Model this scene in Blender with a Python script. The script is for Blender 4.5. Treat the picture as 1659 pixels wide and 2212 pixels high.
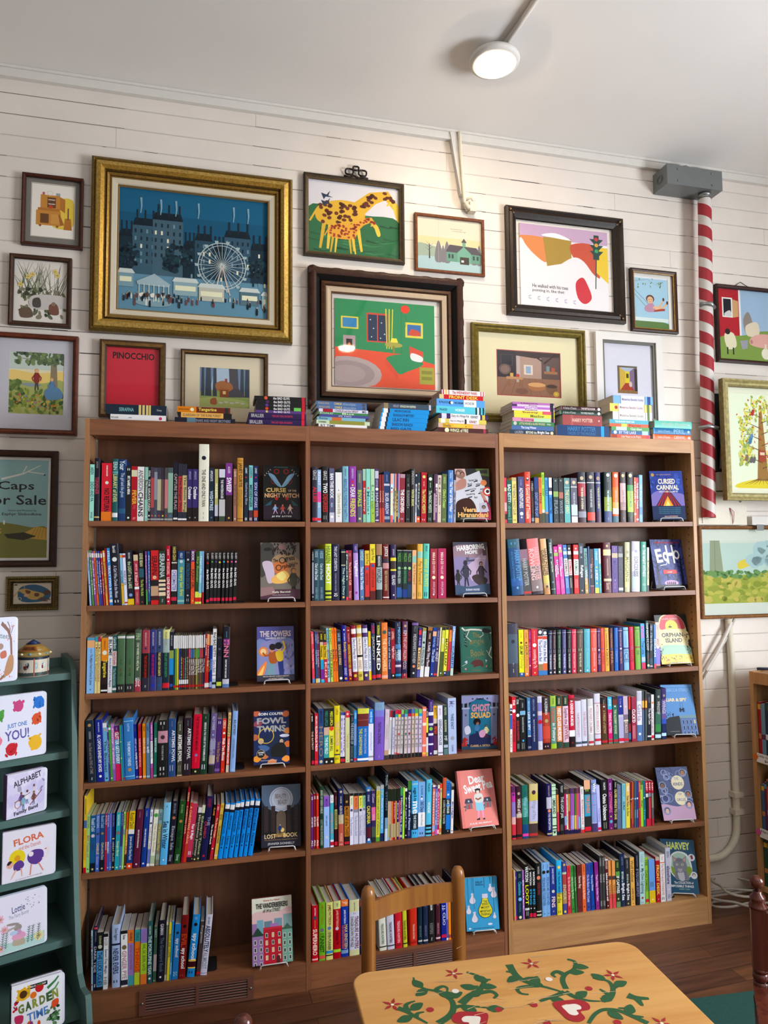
import bpy, math, random
from mathutils import Vector, Matrix
for o in list(bpy.data.objects): bpy.data.objects.remove(o)
SC=bpy.context.scene; COL=SC.collection
R=math.radians
CAMD=[[-0.48249, -2.74087, 1.60035], [0.281318, 0.067681, -0.008668], 1533.97]
# ---------------- camera, world, daylight, exposure
def make_camera():
    c,(yaw,pit,rol),f=CAMD
    cy,sy,cp,sp,cr,sr=math.cos(yaw),math.sin(yaw),math.cos(pit),math.sin(pit),math.cos(rol),math.sin(rol)
    fw=Vector((sy*cp,cy*cp,sp)); rt=Vector((cy,-sy,0)); up=rt.cross(fw)
    r2=rt*cr+up*sr; u2=-rt*sr+up*cr
    cam=bpy.data.cameras.new('camera'); o=bpy.data.objects.new('camera',cam); COL.objects.link(o)
    o.matrix_world=Matrix(((r2.x,u2.x,-fw.x,c[0]),(r2.y,u2.y,-fw.y,c[1]),(r2.z,u2.z,-fw.z,c[2]),(0,0,0,1)))
    cam.sensor_fit='VERTICAL'; cam.sensor_height=36.0; cam.lens=f*36.0/2212.0
    cam.clip_start=.05; cam.clip_end=60
    SC.camera=o
make_camera()
SC.view_settings.view_transform='Standard'; SC.view_settings.look='None'
SC.view_settings.gamma=1.0; SC.view_settings.use_curve_mapping=False
SC.view_settings.exposure=0.30
W=bpy.data.worlds.new('world'); SC.world=W; W.use_nodes=True
W.node_tree.nodes['Background'].inputs[0].default_value=(.62,.75,1,1); W.node_tree.nodes['Background'].inputs[1].default_value=.3
def area(name,loc,rot,sx,sz,power,col):
    l=bpy.data.lights.new(name,'AREA'); l.shape='RECTANGLE'; l.size=sx; l.size_y=sz; l.energy=power; l.color=col
    o=bpy.data.objects.new(name,l); COL.objects.link(o); o.location=loc; o.rotation_euler=rot
# daylight entering by the windows behind and to the right of the camera (room shell below has the openings)
area('window_daylight',(1.7,-5.14,1.75),(R(90),0,0),1.5,1.7,14,(.87,.92,1))
area('window_daylight',(-1.2,-5.14,1.75),(R(90),0,0),1.5,1.7,7,(.87,.92,1))
area('window_daylight',(3.54,-2.6,1.75),(R(90),0,R(90)),1.7,1.7,250,(.88,.93,1))
LAMP=110.0; LAMPCOL=(1,.80,.58)

# ---------------- helpers
def hx(s):
    if len(s)==3: s=''.join(k*2 for k in s)
    v=[int(s[i:i+2],16)/255 for i in (0,2,4)]
    return tuple((a/12.92 if a<=.04045 else ((a+.055)/1.055)**2.4) for a in v)
def nodes(name):
    m=bpy.data.materials.new(name); m.use_nodes=True; nt=m.node_tree; b=nt.nodes['Principled BSDF']; return m,nt,b
def N(nt,t,**k):
    n=nt.nodes.new(t)
    for a,v in k.items(): setattr(n,a,v)
    return n
def attr_mat(name,rough=.5,metal=0,spec=.5,noise=0,coat=0,bump=0,deep=0):
    m,nt,b=nodes(name); a=N(nt,'ShaderNodeAttribute'); a.attribute_name='Col'
    b.inputs['Roughness'].default_value=rough; b.inputs['Metallic'].default_value=metal
    b.inputs['Specular IOR Level'].default_value=spec; b.inputs['Coat Weight'].default_value=coat
    src=a.outputs['Color']
    if deep:                                                     # dense printing ink: deeper and more saturated
        gm=N(nt,'ShaderNodeGamma'); gm.inputs[1].default_value=deep; nt.links.new(src,gm.inputs[0]); hs=N(nt,'ShaderNodeHueSaturation'); hs.inputs['Saturation'].default_value=1.02; nt.links.new(gm.outputs[0],hs.inputs['Color']); src=hs.outputs[0]
    if noise:
        tc=N(nt,'ShaderNodeTexCoord'); t=N(nt,'ShaderNodeTexNoise'); t.inputs['Scale'].default_value=noise; t.inputs['Detail'].default_value=5
        nt.links.new(tc.outputs['Object'],t.inputs['Vector'])
        r=N(nt,'ShaderNodeMapRange'); r.inputs[1].default_value=.3; r.inputs[2].default_value=.7; r.inputs[3].default_value=.62; r.inputs[4].default_value=1.15
        nt.links.new(t.outputs['Fac'],r.inputs[0])
        mx=N(nt,'ShaderNodeMix',data_type='RGBA',blend_type='MULTIPLY'); mx.inputs[0].default_value=1
        nt.links.new(src,mx.inputs[6]); nt.links.new(r.outputs[0],mx.inputs[7]); src=mx.outputs[2]
        if bump:
            bp=N(nt,'ShaderNodeBump'); bp.inputs['Strength'].default_value=bump; bp.inputs['Distance'].default_value=.002
            nt.links.new(t.outputs['Fac'],bp.inputs['Height']); nt.links.new(bp.outputs[0],b.inputs['Normal'])
    nt.links.new(src,b.inputs['Base Color'])
    return m
def wood(name,c1,c2,rough=.45,axis='x',scale=1.0,spec=.4):
    m,nt,b=nodes(name); tc=N(nt,'ShaderNodeTexCoord'); mp=N(nt,'ShaderNodeMapping')
    s={'x':(1.5,22,22),'z':(22,22,1.5),'y':(22,1.5,22)}[axis]; mp.inputs['Scale'].default_value=[v*scale for v in s]
    nt.links.new(tc.outputs['Object'],mp.inputs[0]); t=N(nt,'ShaderNodeTexNoise'); t.inputs['Scale'].default_value=2.2; t.inputs['Detail'].default_value=6; t.inputs['Distortion'].default_value=.6
    nt.links.new(mp.outputs[0],t.inputs['Vector']); cr=N(nt,'ShaderNodeValToRGB'); cr.color_ramp.elements[0].position=.3; cr.color_ramp.elements[1].position=.72
    cr.color_ramp.elements[0].color=(*hx(c1),1); cr.color_ramp.elements[1].color=(*hx(c2),1)
    nt.links.new(t.outputs['Fac'],cr.inputs[0]); nt.links.new(cr.outputs[0],b.inputs['Base Color'])
    b.inputs['Roughness'].default_value=rough; b.inputs['Specular IOR Level'].default_value=spec
    bp=N(nt,'ShaderNodeBump'); bp.inputs['Strength'].default_value=.08; bp.inputs['Distance'].default_value=.002
    nt.links.new(t.outputs['Fac'],bp.inputs['Height']); nt.links.new(bp.outputs[0],b.inputs['Normal'])
    return m
def plain(name,c,rough=.5,metal=0,spec=.5,noise=40,amt=.06):
    m,nt,b=nodes(name); tc=N(nt,'ShaderNodeTexCoord'); t=N(nt,'ShaderNodeTexNoise'); t.inputs['Scale'].default_value=noise; t.inputs['Detail'].default_value=4
    nt.links.new(tc.outputs['Object'],t.inputs['Vector']); cr=N(nt,'ShaderNodeValToRGB'); c=hx(c)
    cr.color_ramp.elements[0].color=(*[v*(1-amt) for v in c],1); cr.color_ramp.elements[1].color=(*[min(1,v*(1+amt)) for v in c],1)
    nt.links.new(t.outputs['Fac'],cr.inputs[0]); nt.links.new(cr.outputs[0],b.inputs['Base Color'])
    b.inputs['Roughness'].default_value=rough; b.inputs['Metallic'].default_value=metal; b.inputs['Specular IOR Level'].default_value=spec
    return m
def pages_mat():
    m,nt,b=nodes('paper_pages'); tc=N(nt,'ShaderNodeTexCoord'); w=N(nt,'ShaderNodeTexWave'); w.inputs['Scale'].default_value=260; w.inputs['Distortion'].default_value=1.5
    nt.links.new(tc.outputs['Object'],w.inputs['Vector']); cr=N(nt,'ShaderNodeValToRGB'); cr.color_ramp.elements[0].color=(*hx('a39a8d'),1); cr.color_ramp.elements[1].color=(*hx('d2cabc'),1)
    nt.links.new(w.outputs['Fac'],cr.inputs[0]); nt.links.new(cr.outputs[0],b.inputs['Base Color']); b.inputs['Roughness'].default_value=.9
    return m
def plank_wall():
    m,nt,b=nodes('painted_plank_wall'); g=N(nt,'ShaderNodeNewGeometry'); sp=N(nt,'ShaderNodeSeparateXYZ'); nt.links.new(g.outputs['Position'],sp.inputs[0])
    def ma(op,a,bb=None,clamp=False):
        n=N(nt,'ShaderNodeMath',operation=op); n.use_clamp=clamp
        for i,v in enumerate((a,bb)):
            if v is None: continue
            if isinstance(v,(int,float)): n.inputs[i].default_value=v
            else: nt.links.new(v,n.inputs[i])
        return n.outputs[0]
    pitch=.0865
    zz=ma('ADD',sp.outputs[2],-.012); q=ma('DIVIDE',zz,pitch); row=ma('FLOOR',q); fr=ma('FRACT',q)
    d=ma('MINIMUM',fr,ma('SUBTRACT',1.0,fr))                        # distance to a joint, in pitches
    gap=ma('LESS_THAN',d,.021)
    soft=ma('SUBTRACT',1.0,ma('DIVIDE',d,.05),clamp=True)
    # end joints
    off=ma('MULTIPLY',ma('FRACT',ma('MULTIPLY',row,.377)),2.3); xq=ma('FRACT',ma('DIVIDE',ma('ADD',sp.outputs[0],off),2.3)); ve=ma('LESS_THAN',xq,.0012)
    cmb=N(nt,'ShaderNodeCombineXYZ'); nt.links.new(ma('MULTIPLY',sp.outputs[0],2.6),cmb.inputs[0]); nt.links.new(ma('MULTIPLY',row,7.7),cmb.inputs[2])
    nz=N(nt,'ShaderNodeTexNoise'); nz.inputs['Scale'].default_value=1.0; nz.inputs['Detail'].default_value=3; nt.links.new(cmb.outputs[0],nz.inputs['Vector'])
    open_=ma('GREATER_THAN',nz.outputs['Fac'],.57); dark=ma('MAXIMUM',ma('MULTIPLY',gap,open_),0)
    n2=N(nt,'ShaderNodeTexNoise'); n2.inputs['Scale'].default_value=3; n2.inputs['Detail'].default_value=5; nt.links.new(g.outputs['Position'],n2.inputs['Vector'])
    cr=N(nt,'ShaderNodeValToRGB'); cr.color_ramp.elements[0].position=.3; cr.color_ramp.elements[1].position=.7; cr.color_ramp.elements[0].color=(*hx('dbd2c7'),1); cr.color_ramp.elements[1].color=(*hx('e8dfd5'),1)
    nt.links.new(n2.outputs['Fac'],cr.inputs[0])
    def mix(f,a,bc):
        n=N(nt,'ShaderNodeMix',data_type='RGBA'); nt.links.new(f,n.inputs[0]); nt.links.new(a,n.inputs[6]); n.inputs[7].default_value=(*hx(bc),1); return n.outputs[2]
    c=mix(ma('MULTIPLY',gap,.30),cr.outputs[0],'6b6259'); c=mix(ma('MULTIPLY',ve,.5),c,'8b8278'); c=mix(dark,c,'1c1815')
    nt.links.new(c,b.inputs['Base Color']); b.inputs['Roughness'].default_value=.42; b.inputs['Specular IOR Level'].default_value=.35
    bp=N(nt,'ShaderNodeBump'); bp.inputs['Strength'].default_value=.5; bp.inputs['Distance'].default_value=.004
    hgt=ma('ADD',ma('MULTIPLY',soft,-1.0),ma('MULTIPLY',n2.outputs['Fac'],.5)); nt.links.new(hgt,bp.inputs['Height']); nt.links.new(bp.outputs[0],b.inputs['Normal'])
    return m
def floor_mat():
    m,nt,b=nodes('worn_wood_floor'); tc=N(nt,'ShaderNodeTexCoord'); br=N(nt,'ShaderNodeTexBrick'); br.inputs['Scale'].default_value=1; br.inputs['Brick Width'].default_value=1.6; br.inputs['Row Height'].default_value=.085
    br.inputs['Mortar Size'].default_value=.0012; br.offset=.37; br.inputs['Color1'].default_value=(*hx('6a4229'),1); br.inputs['Color2'].default_value=(*hx('553221'),1); br.inputs['Mortar'].default_value=(*hx('1d110b'),1)
    nt.links.new(tc.outputs['Object'],br.inputs['Vector']); mp=N(nt,'ShaderNodeMapping'); mp.inputs['Scale'].default_value=(1.2,14,1); nt.links.new(tc.outputs['Object'],mp.inputs[0])
    t=N(nt,'ShaderNodeTexNoise'); t.inputs['Scale'].default_value=3; t.inputs['Detail'].default_value=8; nt.links.new(mp.outputs[0],t.inputs['Vector'])
    r=N(nt,'ShaderNodeMapRange'); r.inputs[1].default_value=.3; r.inputs[2].default_value=.7; r.inputs[3].default_value=.6; r.inputs[4].default_value=1.35; nt.links.new(t.outputs['Fac'],r.inputs[0])
    mx=N(nt,'ShaderNodeMix',data_type='RGBA',blend_type='MULTIPLY'); mx.inputs[0].default_value=1; nt.links.new(br.outputs['Color'],mx.inputs[6]); nt.links.new(r.outputs[0],mx.inputs[7])
    nt.links.new(mx.outputs[2],b.inputs['Base Color']); b.inputs['Roughness'].default_value=.38
    return m
def glass_mat():
    m=bpy.data.materials.new('picture_glass'); m.use_nodes=True; nt=m.node_tree; nt.nodes.remove(nt.nodes['Principled BSDF']); out=nt.nodes['Material Output']
    tr=N(nt,'ShaderNodeBsdfTransparent'); gl=N(nt,'ShaderNodeBsdfGlossy'); gl.inputs['Roughness'].default_value=.03; ge=N(nt,'ShaderNodeNewGeometry'); dt=N(nt,'ShaderNodeVectorMath',operation='DOT_PRODUCT'); nt.links.new(ge.outputs['Incoming'],dt.inputs[0]); nt.links.new(ge.outputs['Normal'],dt.inputs[1])
    def mm(op,a,v): n=N(nt,'ShaderNodeMath',operation=op); nt.links.new(a,n.inputs[0]); n.inputs[1].default_value=v; return n.outputs[0]
    ab=mm('ABSOLUTE',dt.outputs['Value'],0); om=N(nt,'ShaderNodeMath',operation='SUBTRACT'); om.inputs[0].default_value=1; nt.links.new(ab,om.inputs[1])
    fr=mm('ADD',mm('MULTIPLY',mm('POWER',om.outputs[0],5),.96),.04)
    mx=N(nt,'ShaderNodeMixShader'); nt.links.new(fr,mx.inputs[0]); nt.links.new(tr.outputs[0],mx.inputs[1]); nt.links.new(gl.outputs[0],mx.inputs[2]); nt.links.new(mx.outputs[0],out.inputs[0])
    return m
def emit_mat(name,c,s):
    m,nt,b=nodes(name); b.inputs['Base Color'].default_value=(.9,.9,.9,1); b.inputs['Emission Color'].default_value=(*c,1); b.inputs['Emission Strength'].default_value=s; return m
M_COVER=attr_mat('printed_book_cover',.36,spec=.3,deep=1.12)
M_PRINT=attr_mat('printed_paper',.75,spec=.2,deep=1.02)
M_PAINT=attr_mat('painted_surface',.5)
M_GOLD=attr_mat('gilded_moulding',.34,metal=.6,noise=130,bump=.25)
M_FRAME=attr_mat('wood_moulding',.45,noise=60,bump=.25,spec=.3,deep=1.15)
M_PAGES=pages_mat()
M_WALNUT=wood('reddish_walnut_veneer','74482d','965f3e',.42,'x')
M_WALNUTV=wood('reddish_walnut_veneer_upright','74482d','965f3e',.42,'z')
M_EDGEV=wood('lighter_wood_edge_upright','9a6b48','b08257',.42,'z')
M_OAKF=wood('oak_veneer','a87a4c','c69662',.42,'x')
M_OAKV=wood('oak_veneer_upright','a4764a','c4945e',.42,'z')
M_BACK=wood('brown_back_panel','54341f','704730',.5,'z',.6)
M_WHITE=plain('white_paint','d9d6cf',.6)
M_CEIL=plain('ceiling_paint','e9e6e1',.75,noise=4,amt=.03)
M_WIRE=plain('white_coated_wire','dcdcdc',.35)
M_BLACK=plain('black_metal','1c1c1e',.4,noise=20)
M_RED=plain('dark_red_metal','6b1f26',.4)
M_GREEN=plain('dark_green_paint','50706a',.45,noise=15,amt=.08)
M_STEEL=plain('galvanised_steel','9a9c9c',.35,metal=.8)
M_GREY=plain('grey_enamel','6a6e6d',.45)
M_CREAM=plain('cream_paint','d8d1bd',.5)
M_VENT=plain('brown_vent_paint','6e4436',.5)
M_CABLE=plain('off_white_cable','bdb7aa',.55)
M_HONEY=wood('honey_stained_wood','8a5526','a8702f',.3,'z',.8,.6)
M_CHERRY=wood('dark_cherry_wood','4a2118','6a3222',.25,'z',.8,.6)
M_TABLE=wood('varnished_pine','c98f4c','dca863',.35,'x',.5)
M_PLASTER=plain('dim_plaster','8d8478',.8); M_WALL=plank_wall(); M_FLOOR=floor_mat(); M_GLASS=glass_mat()
M_LAMP=emit_mat('lamp_diffuser',LAMPCOL,LAMP)

class MB:
    def __init__(s): s.v=[];s.f=[];s.c=[];s.m=[];s.sm=[]
    def add(s,vs,fs,c=(.5,.5,.5),mi=0,sm=False):
        b=len(s.v); s.v+=[tuple(p) for p in vs]
        if isinstance(c,str): c=hx(c)
        for f in fs: s.f.append([b+i for i in f]); s.c.append(c); s.m.append(mi); s.sm.append(sm)
    def box(s,x0,y0,z0,x1,y1,z1,c=(.5,.5,.5),mi=0):
        s.add([(x0,y0,z0),(x1,y0,z0),(x1,y1,z0),(x0,y1,z0),(x0,y0,z1),(x1,y0,z1),(x1,y1,z1),(x0,y1,z1)],
              [(0,3,2,1),(4,5,6,7),(0,1,5,4),(1,2,6,5),(2,3,7,6),(3,0,4,7)],c,mi)
    def prism(s,pts,axis,a,b,c=(.5,.5,.5),mi=0):
        n=len(pts)
        mk={'x':lambda p,t:(t,p[0],p[1]),'y':lambda p,t:(p[0],t,p[1]),'z':lambda p,t:(p[0],p[1],t)}[axis]
        vs=[mk(p,a) for p in pts]+[mk(p,b) for p in pts]
        s.add(vs,[tuple(range(n))[::-1],tuple(range(n,2*n))]+[(i,(i+1)%n,n+(i+1)%n,n+i) for i in range(n)],c,mi)
    def tube(s,pts,r,n=8,c=(.5,.5,.5),mi=0,cap=True):
        pts=[Vector(p) for p in pts]; rs=r if isinstance(r,(list,tuple)) else [r]*len(pts); vs=[];fs=[]
        t0=(pts[1]-pts[0]).normalized(); a=Vector((0,0,1)) if abs(t0.z)<.9 else Vector((1,0,0)); u=t0.cross(a).normalized()
        for i,p in enumerate(pts):
            t=((pts[min(i+1,len(pts)-1)]-pts[max(i-1,0)])).normalized(); u=(u-t*u.dot(t)).normalized(); w=t.cross(u)
            for k in range(n):
                an=2*math.pi*k/n; vs.append(p+(u*math.cos(an)+w*math.sin(an))*rs[i])
        for i in range(len(pts)-1):
            for k in range(n): fs.append((i*n+k,i*n+(k+1)%n,(i+1)*n+(k+1)%n,(i+1)*n+k))
        if cap: fs+= [tuple(range(n))[::-1],tuple(range((len(pts)-1)*n,len(pts)*n))]
        s.add(vs,fs,c,mi,True)
    def lathe(s,prof,cx=0,cy=0,z0=0,n=20,c=(.5,.5,.5),mi=0):
        vs=[];fs=[]
        for r,z in prof:
            for k in range(n): a=2*math.pi*k/n; vs.append((cx+r*math.cos(a),cy+r*math.sin(a),z0+z))
        for i in range(len(prof)-1):
            for k in range(n): fs.append((i*n+k,i*n+(k+1)%n,(i+1)*n+(k+1)%n,(i+1)*n+k))
        fs+=[tuple(range(n))[::-1],tuple(range((len(prof)-1)*n,len(prof)*n))]
        s.add(vs,fs,c,mi,True)
    def art(s,a,x0,zt,y,W_,H_,eps=.00004,mi=0):
        for vs,fs,c,l in a.items: s.add([(x0+u*W_,y-l*eps,zt-v*H_) for u,v in vs],fs,c,mi)
    def build(s,name,mats,parent=None,loc=None,rot=None):
        me=bpy.data.meshes.new(name); me.from_pydata(s.v,[],s.f)
        if not isinstance(mats,(list,tuple)): mats=[mats]
        for m in mats: me.materials.append(m)
        me.polygons.foreach_set('material_index',s.m); me.polygons.foreach_set('use_smooth',s.sm)
        at=me.color_attributes.new(name='Col',type='FLOAT_COLOR',domain='CORNER'); d=[]
        for f,c in zip(s.f,s.c): d+=[c[0],c[1],c[2],1.0]*len(f)
        at.data.foreach_set('color',d); me.update()
        o=bpy.data.objects.new(name,me); COL.objects.link(o)
        if parent: o.parent=parent
        if loc is not None: o.location=loc
        if rot is not None: o.rotation_euler=rot
        return o
def tag(o,label=None,cat=None,group=None,kind=None):
    if label: o['label']=label
    if cat: o['category']=cat
    if group: o['group']=group
    if kind: o['kind']=kind
    return o
def thing(name,label,cat,loc=(0,0,0),rot=(0,0,0),group=None):
    o=bpy.data.objects.new(name,None); o.empty_display_size=.05; COL.objects.link(o); o.location=loc; o.rotation_euler=rot
    return tag(o,label,cat,group)
_TX={}
def glyphs(s,off=.012):
    k=(s,off)
    if k in _TX: return _TX[k]
    cu=bpy.data.curves.new('t','FONT'); cu.body=s; cu.resolution_u=2; cu.offset=off; cu.fill_mode='FRONT'
    ob=bpy.data.objects.new('t',cu); me=ob.to_mesh()
    vs=[(v.co.x,v.co.y) for v in me.vertices]; fs=[tuple(p.vertices) for p in me.polygons]
    ob.to_mesh_clear(); bpy.data.objects.remove(ob); bpy.data.curves.remove(cu)
    if not vs: _TX[k]=([],[],1); return _TX[k]
    x0=min(v[0] for v in vs);x1=max(v[0] for v in vs);y0=min(v[1] for v in vs);y1=max(v[1] for v in vs)
    w=max(x1-x0,1e-4);h=max(y1-y0,1e-4)
    _TX[k]=([((x-x0)/w,(y-y0)/h) for x,y in vs],fs,w/h); return _TX[k]
class Art:                                                       # flat print drawn in 0..1 coordinates, y down
    def __init__(s,bg=None,asp=1.0):
        s.items=[];s.l=0;s.asp=asp;s.clip=bg is not None
        if bg: s.rect(0,0,1,1,bg)
    def _a(s,vs,fs,c,same=False):
        if not same: s.l+=1
        if s.clip: vs=[(min(1,max(0,x)),min(1,max(0,y))) for x,y in vs]
        s.items.append((vs,fs,hx(c) if isinstance(c,str) else c,s.l)); return s
    def rect(s,x0,y0,x1,y1,c,same=False): return s._a([(x0,y0),(x0,y1),(x1,y1),(x1,y0)],[(0,1,2,3)],c,same)
    def poly(s,p,c,same=False): return s._a(list(p),[tuple(range(len(p)))],c,same)
    def blob(s,p,c,same=False,k=4):
        n=len(p);o=[]
        for i in range(n):
            a,b,d,e=p[i-1],p[i],p[(i+1)%n],p[(i+2)%n]
            for j in range(k):
                t=j/k;t2=t*t;t3=t2*t
                o.append(tuple(.5*(2*b[q]+(d[q]-a[q])*t+(2*a[q]-5*b[q]+4*d[q]-e[q])*t2+(3*b[q]-a[q]-3*d[q]+e[q])*t3) for q in (0,1)))
        return s.poly(o,c,same)
    def ell(s,cx,cy,rx,ry,c,same=False,n=20,rot=0):
        ca,sa=math.cos(rot),math.sin(rot);o=[]
        for i in range(n):
            a=2*math.pi*i/n;x=rx*math.cos(a);y=ry*math.sin(a); o.append((cx+x*ca-y*sa,cy+x*sa+y*ca))
        return s.poly(o[::-1],c,same)
    def circ(s,cx,cy,r,c,same=False,n=20): return s.ell(cx,cy,r,r*s.asp,c,same,n)
    def ring(s,cx,cy,r,w,c,same=False,n=32):
        vs=[];fs=[]
        for i in range(n):
            a=2*math.pi*i/n;vs+=[(cx+r*math.cos(a),cy+r*s.asp*math.sin(a)),(cx+(r-w)*math.cos(a),cy+(r-w)*s.asp*math.sin(a))]
        for i in range(n): j=(i+1)%n; fs.append((2*i,2*i+1,2*j+1,2*j))
        return s._a(vs,fs,c,same)
    def line(s,p,w,c,same=False,w2=None):
        vs=[];fs=[];n=len(p);w2=w if w2 is None else w2
        for i,(x,y) in enumerate(p):
            a=p[max(i-1,0)];b=p[min(i+1,n-1)];dx=b[0]-a[0];dy=(b[1]-a[1])/s.asp;L=math.hypot(dx,dy) or 1
            ww=(w+(w2-w)*i/(n-1))/2; nx=-dy/L*ww;ny=dx/L*ww*s.asp; vs+=[(x+nx,y+ny),(x-nx,y-ny)]
        for i in range(n-1): fs.append((2*i,2*i+1,2*i+3,2*i+2))
        return s._a(vs,fs,c,same)
    def text(s,t,x0,y0,x1,y1,c,off=.012,rot=0,same=False):
        vs,fs,a=glyphs(t,off)
        if not fs: return s
        if rot:
            cx,cy=(x0+x1)/2,(y0+y1)/2;ca,sa=math.cos(rot),math.sin(rot);o=[]
            for u,v in vs:
                x=(x0+(x1-x0)*u-cx);y=(y1-(y1-y0)*v-cy)/s.asp; o.append((cx+x*ca-y*sa,cy+(x*sa+y*ca)*s.asp))
            return s._a(o,fs,c,same)
        return s._a([(x0+(x1-x0)*u,y1-(y1-y0)*v) for u,v in vs],fs,c,same)
    def arch(s,x0,y0,x1,y1,c,same=False): # door/window with round top
        r=(x1-x0)/2;cx=(x0+x1)/2;ry=r*s.asp
        return s.poly([(x0,y1),(x1,y1)]+[(cx+r*math.cos(a),y0+ry-ry*math.sin(a)) for a in [math.pi*i/10 for i in range(11)]],c,same)
# ---------------- wall frame and bookcase frames
WA=R(2.0); WO=Vector((0,.2333,0)); WD=Vector((math.cos(WA),-math.sin(WA),0)); WN=Vector((math.sin(WA),math.cos(WA),0))
def wp(s,h,d=0): return WO+WD*s-WN*d+Vector((0,0,h))
CEIL=3.573
UF=[[-0.8186, 0.0339, 0.0, -0.00443], [0.0, 0.0, 0.82009, 0.0], [0.82009, -0.00357, 1.77994, -0.035]]
ZT=[2.1289, 2.1317, 2.1366]
SH={(0,0):(0.0175,1.7523,0.8078,1.7522),(0,1):(0.0200,1.4447,0.8075,1.4406),(0,2):(0.0196,1.1306,0.8071,1.1275),(0,3):(0.0193,0.8174,0.8068,0.8178),(0,4):(0.0205,0.5067,0.8064,0.5074),(0,5):(0.0551,0.1023,0.8059,0.1023),(1,0):(0.0164,1.7508,0.8081,1.7540),(1,1):(0.0158,1.4442,0.8056,1.4396),(1,2):(0.0134,1.1291,0.8031,1.1259),(1,3):(0.0129,0.8180,0.8047,0.8109),(1,4):(0.0106,0.5059,0.8000,0.4992),(1,5):(0.0098,0.0932,0.7973,0.0904),(2,0):(0.0222,1.7520,0.9361,1.7623),(2,1):(0.0197,1.4448,0.9346,1.4528),(2,2):(0.0227,1.1074,0.9364,1.1143),(2,3):(0.0242,0.8004,0.9370,0.8049),(2,4):(0.0245,0.4478,0.9346,0.4371),(2,5):(0.0295,0.1267,0.9459,0.1126)}
def uframe(u):
    a=UF[u]; L=Vector((a[0],a[1],0)); Rr=Vector((a[2],a[3],0)); d=(Rr-L).normalized(); return L,d,(Rr-L).length,math.atan2(d.y,d.x)
def up(u,s,dep,z):
    L,d,w,an=uframe(u); n=Vector((-d.y,d.x,0)); return L+d*s+n*dep+Vector((0,0,z))
def zs(u,r,s):
    a=SH[u,r]; return a[1]+(a[3]-a[1])*(s-a[0])/(a[2]-a[0])
# ---------------- room shell
def wall_with_holes(name,origin,dx,length,height,holes,mat,thick=.12):
    # holes: (a0,z0,a1,z1); solid boxes around them, thickness behind the face
    m=MB(); xs=sorted(set([0,length]+[h[0] for h in holes]+[h[2] for h in holes])); zs_=sorted(set([0,height]+[h[1] for h in holes]+[h[3] for h in holes]))
    for i in range(len(xs)-1):
        for j in range(len(zs_)-1):
            cx=(xs[i]+xs[i+1])/2;cz=(zs_[j]+zs_[j+1])/2
            if any(h[0]<cx<h[2] and h[1]<cz<h[3] for h in holes): continue
            m.box(xs[i],0,zs_[j],xs[i+1],thick,zs_[j+1])
    o=m.build(name,mat); o.location=origin; o.rotation_euler=(0,0,dx); return tag(o,kind='structure')
wl=MB(); wl.box(-2.05,0,0,3.45,.12,CEIL+.02); o=wl.build('wall_back',M_WALL,loc=WO,rot=(0,0,-WA)); tag(o,kind='structure')
hb=[(3.15-.0,.9,4.65,2.6),(.25,.9,1.75,2.6)]
# front wall (behind the camera): local x runs towards -x in world
wall_with_holes('wall_front',(3.45,-5,0),math.pi,5.5,CEIL,[(1.0,.9,2.5,2.6),(3.9,.9,5.4,2.6)],M_PLASTER)
wall_with_holes('wall_right',(3.4,.2,0),-math.pi/2,5.3,CEIL,[(1.95,.9,3.65,2.6)],M_PLASTER)
wall_with_holes('wall_left',(-2.0,-5.1,0),math.pi/2,5.45,CEIL,[],M_PLASTER)
f=MB(); f.box(-2.1,-5.1,-.1,3.5,.5,0); tag(f.build('floor',M_FLOOR),kind='structure')
f=MB(); f.box(-2.1,-5.1,CEIL,3.5,.5,CEIL+.1); tag(f.build('ceiling',M_CEIL),kind='structure')
f=MB(); f.box(-2.04,-.022,CEIL-.045,3.3,0,CEIL-.001); f.box(-2.04,-.03,CEIL-.012,3.3,0,CEIL-.001); tag(f.build('trim_1',M_WHITE,loc=WO,rot=(0,0,-WA)),kind='structure')
def window(name,loc,rz,w,h):
    m=MB(); t=.05
    m.box(0,-.02,0,t,.1,h); m.box(w-t,-.02,0,w,.1,h); m.box(0,-.02,0,w,.1,t); m.box(0,-.02,h-t,w,.1,h); m.box(w/2-.02,.0,0,w/2+.02,.06,h); m.box(0,.0,h*.5-.02,w,.06,h*.5+.02)
    o=m.build(name,M_WHITE,loc=loc,rot=(0,0,rz)); tag(o,kind='structure')
window('window_1',(2.45,-5.0,.9),math.pi,1.5,1.7); window('window_2',(-.45,-5.0,.9),math.pi,1.5,1.7); window('window_3',(3.4,-1.75,.9),-math.pi/2,1.7,1.7)

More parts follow.
